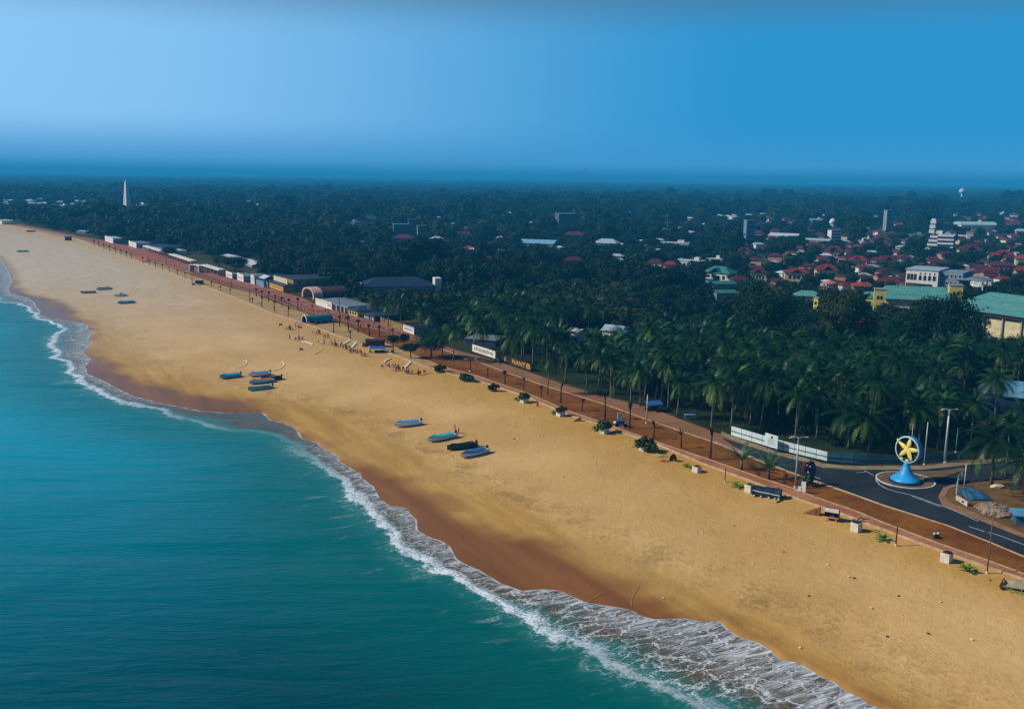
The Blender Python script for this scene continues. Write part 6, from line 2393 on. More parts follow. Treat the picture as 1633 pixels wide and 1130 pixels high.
for bx, by, sc, lab in [(883, 660, 1.0, 'small bright green plant left of the square white planter'), (824, 638.5, 1.0, 'small bright green plant left of the planter with the white front'), (949, 686, 1.1, 'bright green plant left of the planter below the blue cart'), (1016, 713, 1.0, 'bright green plant left of the planter with two shrubs'),
                        (1096, 745, 1.05, 'bright green plant left of the bare planter by the young palms'), (1176, 777, 1.25, 'bright green plant left of the planter beside the navy tarpaulin'), (1408, 861, 1.2, 'bright green fan shaped plant alone on the sand beyond the driftwood planter'), (1542, 911, 1.35, 'bright green fan shaped plant nearest the camera, beside the last planter')]:
    p = G(bx, by)
    r = empty('small_palm', p, random.uniform(0, 6), lab, 'plant')
    o = bpy.data.objects.new('fronds', random.choice(fan_me))
    COL.objects.link(o)
    o.parent = r
    o.location = (0, 0, 0.25 * sc)
    o.scale = (sc * 0.68,) * 3
    MB().tube([(0, 0, -0.1), (0, 0, 0.35 * sc)], 0.1, 6).build('stem', brown_m, r)
yp_me = [palm_crown(340 + k, 12, 4.4, 0.45, 1.45, 0.75, 0.95, 16).mesh('fronds', young_leaf) for k in range(2)]
for i, (bx, by, hh, lab) in enumerate([(1181.6, 748.5, 1.7, 'young palm with arching fronds on the verge before the hoarding, left one'), (1225.5, 764, 2.0, 'young palm with upright fronds on the verge before the billboard, right one')]):
    p = G(bx, by)
    r = empty('young_palm', p, 0.3 + i, lab, 'palm tree')
    MB().tube([(0, 0, -0.1), (0.03, 0, hh * 0.6), (0, 0, hh)], [0.34, 0.26, 0.22], 9).build('trunk', trunk_m, r, True)
    o = bpy.data.objects.new('fronds', yp_me[i])
    COL.objects.link(o)
    o.parent = r
    o.location = (0, 0, hh)


def stub_mesh(seed, h, kind):
    rnd = random.Random(seed)
    a = rnd.uniform(0, 6.28)
    ln = rnd.uniform(0.0, 0.10) * h
    t = MB().tube([(0, 0, -0.1), (ln * 0.4 * cos(a), ln * 0.4 * sin(a), h * 0.5), (ln * cos(a), ln * sin(a), h)], [0.20, 0.15, 0.15], 8)
    b = MB()
    c = Vector((ln * cos(a), ln * sin(a), h))
    n = {'knob': 9, 'plume': 7, 'fork': 4}[kind]
    for k in range(n):
        z = rnd.uniform(0, 6.28)
        e = rnd.uniform(0.2, 1.3) if kind == 'knob' else (rnd.uniform(0.9, 1.4) if kind == 'fork' else rnd.uniform(0.5, 1.4))
        l_ = {'knob': 0.75, 'plume': 1.25, 'fork': 1.3}[kind] * rnd.uniform(0.7, 1.15)
        d = Vector((cos(z) * cos(e), sin(z) * cos(e), sin(e)))
        b.tube([c - Vector((0, 0, 0.15)), c + d * l_ * 0.55, c + d * l_ + Vector((d.x, d.y, -0.6)) * 0.3], [0.16, 0.22 if kind == 'knob' else 0.13, 0.04], 6)
    if kind == 'knob':
        b.ball((c.x, c.y, c.z + 0.3), 0.5, 9, 6, (1, 1, 0.95), 0.25, rnd)
    return t, b


stub_src = []
for k in range(9):
    kd = ['knob', 'plume', 'knob', 'fork', 'knob', 'plume', 'knob', 'fork', 'plume'][k]
    t, b = stub_mesh(500 + k, 3.0, kd)
    stub_src.append((t.mesh('trunk', bark_m, True), b.mesh('tied_head', stub_m, True), kd))


def stub(bx, by, yt, k, lab, group=None, grn=False):
    p = G(bx, by)
    h = max(1.6, hgt(bx, by, by - yt) - 0.6)
    r = empty('trimmed_palm', p, random.uniform(0, 6.28), lab, 'palm tree', group)
    for nm_, me in zip(('trunk', 'tied_head'), stub_src[k][:2]):
        o = bpy.data.objects.new(nm_, me)
        COL.objects.link(o)
        o.parent = r
    kk = h / 3.0
    r.scale = (max(0.8, min(1.15, kk)), max(0.8, min(1.15, kk)), kk)


NEARST = [(778, 600.7, 586, 'trimmed palm on the verge just beyond the low planters'), (805.6, 612, 590, 'trimmed palm on the verge left of the leaning one'), (835, 621, 601, 'leaning trimmed palm on the verge before the yellow letters'), (863, 632, 614, 'trimmed palm with a pale head plate, left of the tall road palm'),
          (894, 641.6, 611, 'two headed trimmed palm between the tall road palms'), (928, 655, 634, 'short trimmed palm with a flat pale head'), (965, 668, 628, 'trimmed palm with a thick bent head left of the blue cart'), (1004, 683, 645, 'tall trimmed palm with a big drooping head right of the blue cart'), (1042.7, 698.7, 671, 'straight trimmed palm like a post, right of the grey lamp'),
          (1086.5, 714, 686, 'trimmed palm with a hooked head before the brick road'), (1132.6, 732, 685, 'trimmed palm with a forked head in line with the tall road palm')]
for i, (bx, by, yt, lab) in enumerate(NEARST):
    stub(bx, by, yt, [1, 0, 7, 2, 3, 0, 1, 5, 3, 8, 7][i], lab)
FARUP = [(409, 473, 459), (418, 477, 463), (428.5, 480.6, 465), (439.5, 482.5, 470), (449.6, 488, 473), (460.6, 491.7, 476), (475, 493.5, 475), (541.5, 520, 503), (556, 526.6, 504), (571, 530, 509.5), (589, 536.7, 517), (605, 537.6, 519), (626, 537.6, 523)]
for i, (bx, by, yt) in enumerate(FARUP):
    if by - yt < 13:
        yt = by - 13
    stub(bx, by, yt, [0, 2, 4, 6][i % 4], 'trimmed palm with a round tied head in the upper row along the rusty verge', 'trimmed palms of the upper row')
FARLO = [(417.5, 489, 473), (437.7, 496, 481), (459.7, 503.6, 490), (505.6, 519, 508), (532, 530, 511), (559, 541, 527)]
for i, (bx, by, yt) in enumerate(FARLO):
    stub(bx, by, yt, [8, 3, 5][i % 3], 'thick trimmed palm on the sand strip below the rusty verge', 'trimmed palms of the sand strip')
FARFAR = [(295, 443), (337.6, 457.5), (351.7, 464.5), (367, 469), (402.5, 483), (283, 438.8), (270.5, 434.2), (259.5, 430.2), (248.5, 427.2), (238, 422.5), (228, 419.3), (209.5, 413.3), (201, 410.3), (193, 407.3), (184, 404.3), (175, 401), (166, 398), (158, 395), (150, 392)]
for i, (bx, by) in enumerate(FARFAR):
    stub(bx, by, by - 9.5, [0, 2, 4, 6][i % 4], 'trimmed palm in the far row along the edge of the red promenade', 'trimmed palms of the far row')

# ---- lamps and poles
galv = paint('galvanised_pole', rgb('b4b8b6'), 0.45, 0.15, 2, 0.05, 0.3)


def lamp(bx, by, yt, r0, m, lab, arms=True, name='lamp_post', cat='street lamp', top=0.6):
    p = G(bx, by)
    h = hgt(bx, by, by - yt)
    r = empty(name, p, 0.2, lab, cat)
    MB().tube([(0, 0, -0.1), (0, 0, h)], [r0, r0 * top], 9).build('pole', m, r, True)
    MB().tube([(0, 0, 0), (0, 0, 0.35)], r0 * 1.7, 9).build('base', conc, r)
    if arms:
        for s, y_ in ((-1, 0.0), (1, -0.1), (-0.55, 0.5)):
            a = MB().tube([(0, 0, h - 0.15), (0.6 * s, y_ * 0.6, h + 0.05), (1.35 * s, y_, h + 0.02)], [0.06, 0.05, 0.05], 6).build('arm', m, r)
            MB().box((1.45 * s, y_, h - 0.05), (0.55, 0.22, 0.12)).build('lamp_head', paint('lamp_glass', rgb('d8dcdc'), 0.3, 0.1, 2), a)
    return r


lamp(1268, 778, 693, 0.17, galv, 'white lamp post with spread arms beside the flower stall')
lamp(1506, 738, 649, 0.26, galv, 'thick grey lamp pole with a T head right of the starfish monument')
tealp = paint('teal_pole', rgb('4a8a86'), 0.5, 0.2, 2)
lamp(1473.5, 742, 669, 0.12, galv, 'thin plain pole between the starfish monument and the thick lamp pole', False, 'pole', 'pole')
lamp(1524, 722, 681, 0.11, tealp, 'thin teal pole right of the thick lamp pole', False, 'pole', 'pole')
lamp(1451, 735, 672, 0.07, galv, 'very thin pole directly behind the starfish monument', False, 'pole', 'pole')
lamp(1537, 781, 737, 0.13, galv, 'leaning grey pole at the corner fence of the dirt yard', False, 'pole', 'pole')
lamp(1574, 914, 806, 0.10, paint('pole_wood', rgb('6b5a44'), 0.9, 0.3, 2), 'tall thin wooden pole on the path nearest the camera', False, 'pole', 'pole')
lamp(1428.5, 870, 838, 0.11, paint('rust_pole', rgb('4a2418'), 0.8, 0.3, 2), 'short rust brown post at the path edge', False, 'pole', 'pole', 0.9)
lamp(1156, 768.5, 744, 0.09, paint('rust_pole', rgb('4a2418'), 0.8, 0.3, 2), 'thin short post at the path edge below the young palms', False, 'pole', 'pole', 0.9)
lamp(1031, 675, 627, 0.15, galv, 'grey lamp post on the verge before the blue tarpaulin stall', False)
lamp(398.7, 483, 457, 0.16, bark_m, 'tall dark pole on the sand strip before the blue restaurant', False, 'pole', 'pole')
lamp(369, 460, 443, 0.16, bark_m, 'dark lamp pole on the promenade near the kiosks', False)
lamp(541.5, 502, 469, 0.16, bark_m, 'tall dark pole between the grey shop and the yellow kiosk', False, 'pole', 'pole')
lamp(306.7, 455, 437, 0.2, brown_m, 'brown pole beside the dark loaded cart', False, 'pole', 'pole')
lamp(265, 422, 411, 0.2, bark_m, 'dark lamp pole on the far red promenade', False)
lamp(750, 592, 572, 0.22, bark_m, 'dark stout post with a lamp cluster before the white lettered board', True)

# ---- rail fence along the verge
u0, u1 = useen(640, 541), useen(290, 436)
r = empty('rail_fence', XY(u0, L3(u0) - 0.4, 0.08), 0, 'long rusty post and rail fence between the verge and the red promenade', 'fence')
o0 = Vector(r.location)
post = MB().box((0, 0, 0), (0.14, 0.14, 1.5)).mesh('post', paint('rusty_iron', rgb('5a2f1e'), 0.85, 0.35, 2))
pts = []
n = 70
for k in range(n + 1):
    u = u0 + (u1 - u0) * k / n
    q = XY(u, L3(u) - 0.4, 0.08) - o0
    pts.append(q)
    o = bpy.data.objects.new('post', post)
    COL.objects.link(o)
    o.parent = r
    o.location = q
for z in (0.7, 1.35):
    MB().tube([p + Vector((0, 0, z)) for p in pts], 0.06, 5).build('rail', post.materials[0], r)

# ---- white and teal hoarding, billboard
hw = paint('hoarding_white', rgb('c3d2d4'), 0.5, 0.12, 0.6)
ht = paint('hoarding_teal', rgb('2d5f72'), 0.5, 0.2, 0.6)
grn = paint('green_rail', rgb('1e4a40'), 0.6, 0.2, 2)


def hoarding(pts, m, label, n):
    """pts: (px, ytop, ybottom)"""
    base = G(pts[0][0], pts[0][2] + 2.5)
    r = empty('hoarding', base, 0, label, 'hoarding')
    def at(t):
        x = t * (len(pts) - 1)
        i = min(int(x), len(pts) - 2)
        f_ = x - i
        q = [pts[i][j] + (pts[i + 1][j] - pts[i][j]) * f_ for j in range(3)]
        g0 = G(q[0], q[2] + 2.5)
        return g0 - base, hgt(q[0], q[2] + 2.5, 2.5), hgt(q[0], q[2] + 2.5, q[2] + 2.5 - q[1])
    for k in range(n):
        a, z0, z1 = at(k / n)
        b, y0, y1 = at((k + 1) / n)
        g_ = 0.012
        d = (b - a).normalized()
        s = Vector((-d.y, d.x, 0)) * 0.05
        a2, b2 = a + d * 0.05, b - d * 0.05
        MB().add([a2 - s + Vector((0, 0, z0)), b2 - s + Vector((0, 0, y0)), b2 - s + Vector((0, 0, y1)), a2 - s + Vector((0, 0, z1)), a2 + s + Vector((0, 0, z0)), b2 + s + Vector((0, 0, y0)), b2 + s + Vector((0, 0, y1)), a2 + s + Vector((0, 0, z1))],
                 [(0, 1, 2, 3), (7, 6, 5, 4), (0, 4, 5, 1), (1, 5, 6, 2), (2, 6, 7, 3), (3, 7, 4, 0)]).build('panel', m, r)
        mz, my = (z0 * 0.52 + z1 * 0.48), (y0 * 0.52 + y1 * 0.48)
        MB().tube([a - s * 1.8 + Vector((0, 0, mz)), b - s * 1.8 + Vector((0, 0, my))], 0.09, 6).build('rail', grn, r)
        MB().tube([a + s + Vector((0, 0, -0.1)), a + s + Vector((0, 0, z1 + 0.05))], 0.08, 6).build('post', grn, r)
    return r


hr = hoarding([(1165.6, 678, 693), (1240, 700, 716), (1318.8, 719.5, 734.5)], hw, 'long white panelled hoarding with a dark green rail before the palm grove', 9)
hoarding([(1319.5, 719.8, 735), (1371, 723, 738.5), (1430, 724, 738.5), (1475, 723.5, 737.5), (1537, 720, 731)], ht, 'dark teal continuation of the hoarding curving behind the starfish monument', 10)
r, w = frame('billboard', (1221.3, 717), (1241.5, 723.5), 'square white billboard with a dark emblem standing before the white hoarding', 'billboard', None, 0.2)
hb_ = hgt(1231, 720, 28)
MB().box((0, -0.4, hgt(1231, 720, 7)), (w, 0.12, hb_ - hgt(1231, 720, 7))).build('board', hw, r)
MB().ball((w * 0.05, -0.47, hb_ * 0.84), 0.28, 10, 6, (1, 0.15, 1)).build('emblem', ink_m, r)
for k in range(5):
    MB().box((w * 0.02, -0.47, hb_ * (0.42 + 0.07 * k)), (w * (0.6 - 0.06 * (k % 2)), 0.02, 0.07)).build('text_line', grey_m, r)
for s in (-1, 1):
    MB().tube([(s * w * 0.3, -0.3, 0), (s * w * 0.3, -0.3, hb_ * 0.5)], 0.09, 6).build('post', bark_m, r)

# ---- starfish monument
mc = P(1443.5, 767, 0.2)
r = empty('monument', (mc.x, mc.y, 0.2), radians(-57), 'blue trumpet shaped pedestal carrying a blue ring with a yellow starfish on the roundabout', 'monument')
mblue = paint('monument_blue', rgb('2298d8'), 0.5, 0.28, 0.7, 0.08, 0, 0.5)
HZ = hgt(1443, 767, 53)
RR = hgt(1443, 767, 21.5)
MB().lathe([(2.75, 0), (2.75, 0.22), (2.2, 0.30), (0, 0.3)], 36).build('plinth', paint('monument_plinth', rgb('16263a'), 0.6, 0.2, 1), r)
prof = [(2.55, 0.28), (2.5, 0.5), (2.2, 0.75), (1.6, 1.15), (1.15, 1.6), (0.82, 2.2), (0.58, 2.8), (0.47, 3.3), (0.47, HZ - RR + 0.25)]
MB().lathe(prof, 36).build('pedestal', mblue, r, True)


def ringlathe(prof, n=48, a0=0.0, a1=2 * pi):
    """revolve (radius, depth y) about the ring's own axis (local y) at height HZ"""
    b = MB()
    vs, fs = [], []
    full = abs(a1 - a0 - 2 * pi) < 1e-6
    m = n if full else n + 1
    for rad, y in prof:
        for k in range(m):
            t = a0 + (a1 - a0) * k / n
            vs.append((rad * cos(t), y, HZ + rad * sin(t)))
    for i in range(len(prof) - 1):
        for k in range(n if full else n):
            fs.append((i * m + k, i * m + (k + 1) % m, (i + 1) * m + (k + 1) % m, (i + 1) * m + k))
    return b.add(vs, fs)


ringlathe([(RR - 0.16, -0.32), (RR, -0.34), (RR + 0.08, -0.22), (RR, -0.1), (RR - 0.16, -0.1), (RR - 0.16, -0.32)]).build('rim', paint('monument_rim', rgb('a9c9cf'), 0.4, 0.1, 1), r, True)
ringlathe([(RR - 0.05, -0.12), (RR + 0.02, 0.3), (RR - 0.05, 0.95), (RR - 0.4, 1.25), (0.01, 1.35)]).build('shell', mblue, r, True)
ringlathe([(RR - 0.12, -0.14), (RR - 0.2, 0.25), (RR - 0.5, 0.42), (0.01, 0.5)]).build('backing', paint('monument_backing', rgb('33271a'), 0.7, 0.35, 1.2), r, True)
b = MB()
vs = [(0, -0.62, HZ)]
na = 5
for k in range(na):
    a = radians(80 - 72 * k)
    L_ = RR * 0.93
    for t, wd, y in ((0.18, 0.40, -0.34), (0.5, 0.40, -0.36), (0.8, 0.27, -0.34), (0.97, 0.11, -0.30)):
        for s in (-1, 0, 1):
            ex, ez = cos(a), sin(a)
            x = L_ * t * ex - s * wd * ez
            z = L_ * t * ez + s * wd * ex
            vs.append((x, -0.1 if s else y - 0.16 * (1 - t), HZ + z))
fs = []
for k in range(na):
    o_ = 1 + k * 12
    for i in range(3):
        for s in range(2):
            fs.append((o_ + i * 3 + s, o_ + i * 3 + s + 1, o_ + i * 3 + s + 4, o_ + i * 3 + s + 3))
    fs.append((o_ + 9, o_ + 10, o_ + 11))
    fs += [(0, o_ + 1, o_), (0, o_ + 2, o_ + 1)]
    nx = 1 + ((k + 1) % na) * 12
    fs.append((0, o_, nx + 2))
b.add(vs, fs)
sf = b.build('starfish', paint('starfish_yellow', rgb('e6cf6a'), 0.5, 0.12, 1.2), r, True)
for k, (x_, z_) in enumerate(((-0.5, -0.86), (0.05, -0.9), (-0.9, 0.62))):
    MB().ball((x_ * RR * 0.9, -0.15, HZ + z_ * RR * 0.92), 0.28, 8, 5, (1.3, 0.7, 0.8), 0.15).build('seashell', cream_m, r)

# ---- stalls and odd things along the path
# flower stall
p = G(1285, 772)
r = empty('flower_stall', p, 0.2, 'vendor stall hung with maroon and blue cloth and leafy plants beside the white lamp post', 'stall')
hs_ = hgt(1285, 772, 42)
for x_ in (-0.9, 0.9):
    for y_ in (-0.6, 0.6):
        MB().box((x_, y_, 0), (0.1, 0.1, hs_ * 0.95)).build('post', brown_m, r)
MB().box((0, 0, 0.3), (2.0, 1.4, 0.7)).build('counter', brown_m, r)
for i, (x_, c_, z0, z1) in enumerate(((-0.75, 'purple', 0.52, 0.98), (-0.2, 'red', 0.5, 0.95), (0.35, 'navy', 0.5, 1.0), (0.85, 'blue', 0.2, 0.94))):
    MB().ball((x_, -0.65 + 0.1 * i, hs_ * (z0 + z1) / 2), hs_ * (z1 - z0) / 2, 9, 7, (0.42, 0.25, 1.0), 0.12).build('cloth', paint('stall_cloth_' + c_, rgb({'purple': '5c2a4a', 'red': '7a2430', 'navy': '1f2350', 'blue': '2a4a7a'}[c_]), 0.9, 0.3, 2), r)
for x_, y_, z_ in ((-0.5, -0.7, 0.97), (0.1, -0.75, 0.9), (-0.2, -0.78, 0.66)):
    MB().ball((x_, y_ - 0.1, hs_ * z_ * 0.85), 0.16, 7, 5).build('bundle', cloth['white'], r)
o = bpy.data.objects.new('plants', shrub_me[2])
COL.objects.link(o)
o.parent = r
o.location = (-0.1, -0.8, 0.6)
o.scale = (1.0, 0.9, 1.1)
MB().box((1.1, -0.7, 0.1), (1.5, 0.5, 0.14)).build('bench', paint('bench_wood', rgb('b07840'), 0.8, 0.2, 2), r)
p = G(1279.5, 784.5)
r = empty('notice_board', p, -0.5, 'small white L shaped notice board at the foot of the white lamp post', 'sign')
MB().box((0.15, 0, 0.1), (0.75, 0.14, hgt(1279, 784, 18) - 0.1)).build('board', white_m, r)
MB().box((-0.5, 0, 0.1), (0.55, 0.3, 0.8)).build('foot', white_m, r)
# blue cart with white board
p = G(988, 680)
r = empty('vending_cart', p, 0.15, 'blue vending cart with a white signboard on top, on the verge', 'cart')
MB().box((0.2, 0.1, 0.55), (2.3, 1.2, 0.75)).build('body', paint('cart_blue', rgb('274a8c'), 0.5, 0.2, 1.5), r)
MB().box((0, 0.2, 1.6), (0.95, 0.12, 1.35)).build('signboard', white_m, r)
text('lettering', 'D', 0.6, ink_m, r, Matrix.Translation((0.1, 0.12, 2.3)) @ RX)
for s in (-1, 1):
    MB().tube([(s * 0.9 + 0.2, -0.55, 0.42), (s * 0.9 + 0.2, -0.7, 0.42)], 0.42, 16).build('wheel', paint('tyre', rgb('151515'), 0.8, 0.2, 2), r)
MB().ball((-1.0, -0.2, 1.0), 0.45, 8, 6, (1, 1, 0.6), 0.1).build('hood', white_m, r)
MB().box((1.2, -0.5, 0.15), (0.5, 0.4, 0.9), 0, 0.8).build('water_can', white_m, r)
MB().box((-0.4, -0.9, 0.0), (2.2, 0.9, 0.14)).build('pallet', paint('pallet_wood', rgb('b48a5a'), 0.85, 0.3, 2), r)
# yellow boards on the grass
p = G(976, 634)
r = empty('signboard', p, 0.1, 'small pale yellow twin board standing on the grass by the roadside palms', 'sign')
for s in (-1, 1):
    MB().box((s * 0.33, 0, 0.1), (0.42, 0.12, hgt(976, 634, 18))).build('board', pyellow_m, r)
MB().box((0, 0.1, 0), (1.2, 0.1, 0.25)).build('foot', brown_m, r)
# blue tarpaulin stall
p = P(1040, 655, 0.05)
r = empty('tarpaulin_stall', p, 0.3, 'stall under a blue tarpaulin among the palm trunks by the brick road', 'stall')
MB().gable(3.6, 2.6, 1.7, 0.6, 0.2, 0.06).build('tarpaulin', paint('blue_tarpaulin', rgb('2a62a8'), 0.5, 0.2, 1), r)
for x_ in (-1.6, 1.6):
    for y_ in (-1.1, 1.1):
        MB().tube([(x_, y_, 0), (x_, y_, 1.75)], 0.05, 6).build('post', brown_m, r)
MB().box((0, 0.2, 0), (2.8, 1.2, 0.8)).build('table', dark_m, r)
p = P(1100, 668, 0.05)
r = empty('metal_table', p, 0.1, 'light blue metal frame table standing under the palms', 'table')
MB().box((0, 0, 1.0), (2.4, 1.0, 0.08)).build('top', bb, r)
for x_ in (-1.1, 1.1):
    for y_ in (-0.4, 0.4):
        MB().box((x_, y_, 0), (0.08, 0.08, 1.0)).build('leg', bb, r)
# navy tarpaulin
p = G(1223, 791)
r = empty('covered_stall', p, -0.42, 'long stall wrapped in a dark navy tarpaulin between planter and lamp post', 'stall')
vs, fs = [], []
Lr = 4.6
for i in range(9):
    x_ = -Lr / 2 + Lr * i / 8
    for j in range(9):
        a = pi * j / 8
        w_ = 1.05 + 0.08 * sin(i * 1.7)
        vs.append((x_, -w_ * cos(a), 0.25 + 1.35 * sin(a) ** 0.6 + 0.07 * sin(i * 2.3 + j)))
for i in range(8):
    for j in range(8):
        fs.append((i * 9 + j, i * 9 + j + 1, i * 9 + j + 10, i * 9 + j + 9))
fs += [tuple(range(9)), tuple(72 + j for j in range(9))[::-1]]
MB().add(vs, fs).build('tarpaulin', paint('navy_tarpaulin', rgb('12303f'), 0.6, 0.4, 1.2, 0.4, 0, 0.2), r, True)
for k, (x0, x1, z) in enumerate(((-2.2, 0.4, 1.15), (0.3, 2.2, 1.0))):
    MB().tube([(x0, -1.02, z - 0.1), ((x0 + x1) / 2, -1.0, z - 0.25), (x1, -1.03, z - 0.3)], 0.07, 6).build('lashing', bw, r)
for k, x_ in enumerate((-1.9, -0.8, 0.5, 1.5, 2.1)):
    MB().ball((x_, -1.15, 0.16), 0.2, 7, 5, (1, 1, 0.9), 0.2).build('ballast_stone', cream_m, r)
p = G(1251, 800)
r = bar('driftwood', [(1238, 801.5), (1246, 798.5), (1252.5, 790)], 0.16, 0.18, brown_m, 'bent dark stick lying right of the navy tarpaulin', 'driftwood')
# wooden ramp and red booth
p = G(1300, 820)
r = empty('ramp', p, -0.5, 'reddish wooden wedge shaped ramp standing on the sand', 'ramp')
MB().add([(-1.8, -0.5, 0), (0.7, -0.5, 0), (0.75, -0.5, 1.35), (-1.8, 0.5, 0), (0.7, 0.5, 0), (0.75, 0.5, 1.35)], [(0, 1, 2), (5, 4, 3), (0, 2, 5, 3), (1, 4, 5, 2), (0, 3, 4, 1)]).build('board', paint('ramp_wood', rgb('8a5638'), 0.85, 0.3, 1.5), r)
MB().box((0.2, 0, 0), (0.1, 1.1, 0.9)).build('strut', brown_m, r)
p = G(1327, 829)
r = empty('red_booth', p, -0.5, 'red wooden booth with a white top board on crossed legs', 'booth')
MB().add([(-1.1, -0.7, 0.6), (1.0, -0.7, 0.5), (1.0, -0.5, 1.9), (-1.1, -0.5, 2.0), (-1.1, 0.8, 0.5), (1.0, 0.8, 0.4), (1.0, 0.35, 1.9), (-1.1, 0.35, 2.0)], [(3, 2, 6, 7), (1, 5, 6, 2), (5, 4, 7, 6), (4, 0, 3, 7), (0, 4, 5, 1)]).build('body', paint('booth_red', rgb('8e1f24'), 0.5, 0.25, 1.5), r)
MB().box((-0.05, -0.62, 1.45), (2.1, 0.14, 0.62)).build('top_board', white_m, r)
MB().box((-0.05, -0.74, 0.55), (2.2, 0.12, 0.14)).build('ledge', paint('booth_trim', rgb('c08a70'), 0.7, 0.2, 2), r)
for s in (-1, 1):
    MB().tube([(s * 0.9, -0.9, 0), (-s * 0.2, 0.3, 0.9)], 0.07, 6).build('leg', paint('booth_trim', rgb('c08a70'), 0.7, 0.2, 2), r)
# red hood near the planters
p = G(1071, 735)
r = empty('beach_shelter', p, -0.3, 'dark red hooded shelter with a cloth spread before it on the sand', 'shelter')
vs, fs = [], []
for i in range(8):
    a = pi * i / 7
    for j in range(6):
        b_ = pi / 2 * j / 5
        vs.append((0.3 + 1.0 * cos(b_) * cos(a) * 0.8, 0.8 * sin(b_) + 0.0, 1.55 * sin(a) * cos(b_) + 0.02))
        vs[-1] = (0.3 + 0.75 * cos(a) * cos(b_ * 0.9), -0.2 + 1.0 * sin(b_), 1.5 * sin(a) * cos(b_ * 0.9))
for i in range(7):
    for j in range(5):
        fs.append((i * 6 + j, i * 6 + j + 1, i * 6 + j + 7, i * 6 + j + 6))
MB().add(vs, fs).build('hood', paint('hood_red', rgb('7c2222'), 0.7, 0.25, 2), r, True)
MB().box((-1.3, -0.7, 0.0), (1.6, 1.0, 0.22), 0.2, 0.8).build('cloth', paint('hood_cloth', rgb('a84a3e'), 0.85, 0.3, 2), r)
p = G(1054, 727)
tag(MB().ball((p.x, p.y, p.z), 0.9, 10, 5, (1.5, 0.8, 0.35), 0.25).build('sack_heap', paint('sack', rgb('a8985c'), 0.9, 0.3, 1.5)), 'low heap of pale sacks between the planter and the red hood', 'sacks')
p = G(857, 648)
r = empty('person', p, 0.4, 'person in red sitting on the path edge beside the round planter', 'person')
bpy.data.objects.remove(r)
person(p, 'sit', 2.8, cloth['red'], cloth['black'], 'person in red sitting on the path edge between two planters')
p = G(921, 671)
r = empty('wedge', p, 0.3, 'small sandy coloured wooden wedge on the beach right of the square planter', 'ramp')
MB().add([(-1.3, -0.4, 0), (0.9, -0.4, 0), (0.5, -0.3, 0.95), (-1.3, 0.4, 0), (0.9, 0.4, 0), (0.5, 0.3, 0.95)], [(0, 1, 2), (5, 4, 3), (0, 2, 5, 3), (1, 4, 5, 2), (0, 3, 4, 1)]).build('board', paint('wedge_wood', rgb('a07a48'), 0.9, 0.3, 1.5), r)
MB().box((0.62, 0, 0), (0.3, 0.7, 0.6)).build('block', brown_m, r)
p = G(1493, 857)
r = empty('flower_bush', p, 0.4, 'small dark bush with two white blooms on the brown verge', 'plant')
o = bpy.data.objects.new('foliage', shrub_me[0])
COL.objects.link(o)
o.parent = r
o.scale = (0.55, 0.55, 0.4)
for x_, z_ in ((-0.5, 0.75), (0.2, 0.7)):
    MB().ball((x_, -0.1, z_), 0.2, 7, 5, (1.2, 1, 0.8), 0.2).build('bloom', white_m, r)
# upturned boat at the right border
p = G(1624, 941)
r = empty('upturned_boat', p, -0.25, 'upturned pale boat propped on a greenish frame at the right border', 'boat')
vs, fs = [], []
for i in range(9):
    t = i / 8
    x_ = -1.9 + 5.5 * t
    w_ = 0.95 * min(1, 0.25 + 1.3 * t ** 0.6)
    for j in range(7):
        a = pi * j / 6
        vs.append((x_, w_ * cos(a), 0.55 + (0.95 - 0.3 * (1 - t) ** 2) * sin(a)))
for i in range(8):
    for j in range(6):
        fs.append((i * 7 + j, i * 7 + j + 1, i * 7 + j + 8, i * 7 + j + 7))
MB().add(vs, fs).build('hull', paint('old_boat', rgb('a0947c'), 0.75, 0.3, 1), r, True)
MB().add([(-2.2, -0.5, 0.1), (-1.75, -0.5, 1.3), (-1.75, 0.6, 1.3), (-2.2, 0.6, 0.1), (-2.12, -0.5, 0.1), (-1.67, -0.5, 1.3), (-1.67, 0.6, 1.3), (-2.12, 0.6, 0.1)], [(0, 1, 2, 3), (7, 6, 5, 4), (0, 4, 5, 1), (1, 5, 6, 2), (2, 6, 7, 3)]).build('lid', dark_m, r)
fr_m = paint('frame_green', rgb('7d8648'), 0.8, 0.25, 2)
MB().tube([(-1.7, -0.9, 0.45), (0, -1.35, 0.3), (3.4, -1.2, 0.35)], 0.06, 6).build('frame_bar', fr_m, r)
for x_ in (-1.2, 0.0, 1.4, 2.8):
    MB().tube([(x_, -1.25, 0), (x_ + 0.15, -1.0, 0.75)], 0.05, 6).build('frame_leg', fr_m, r)
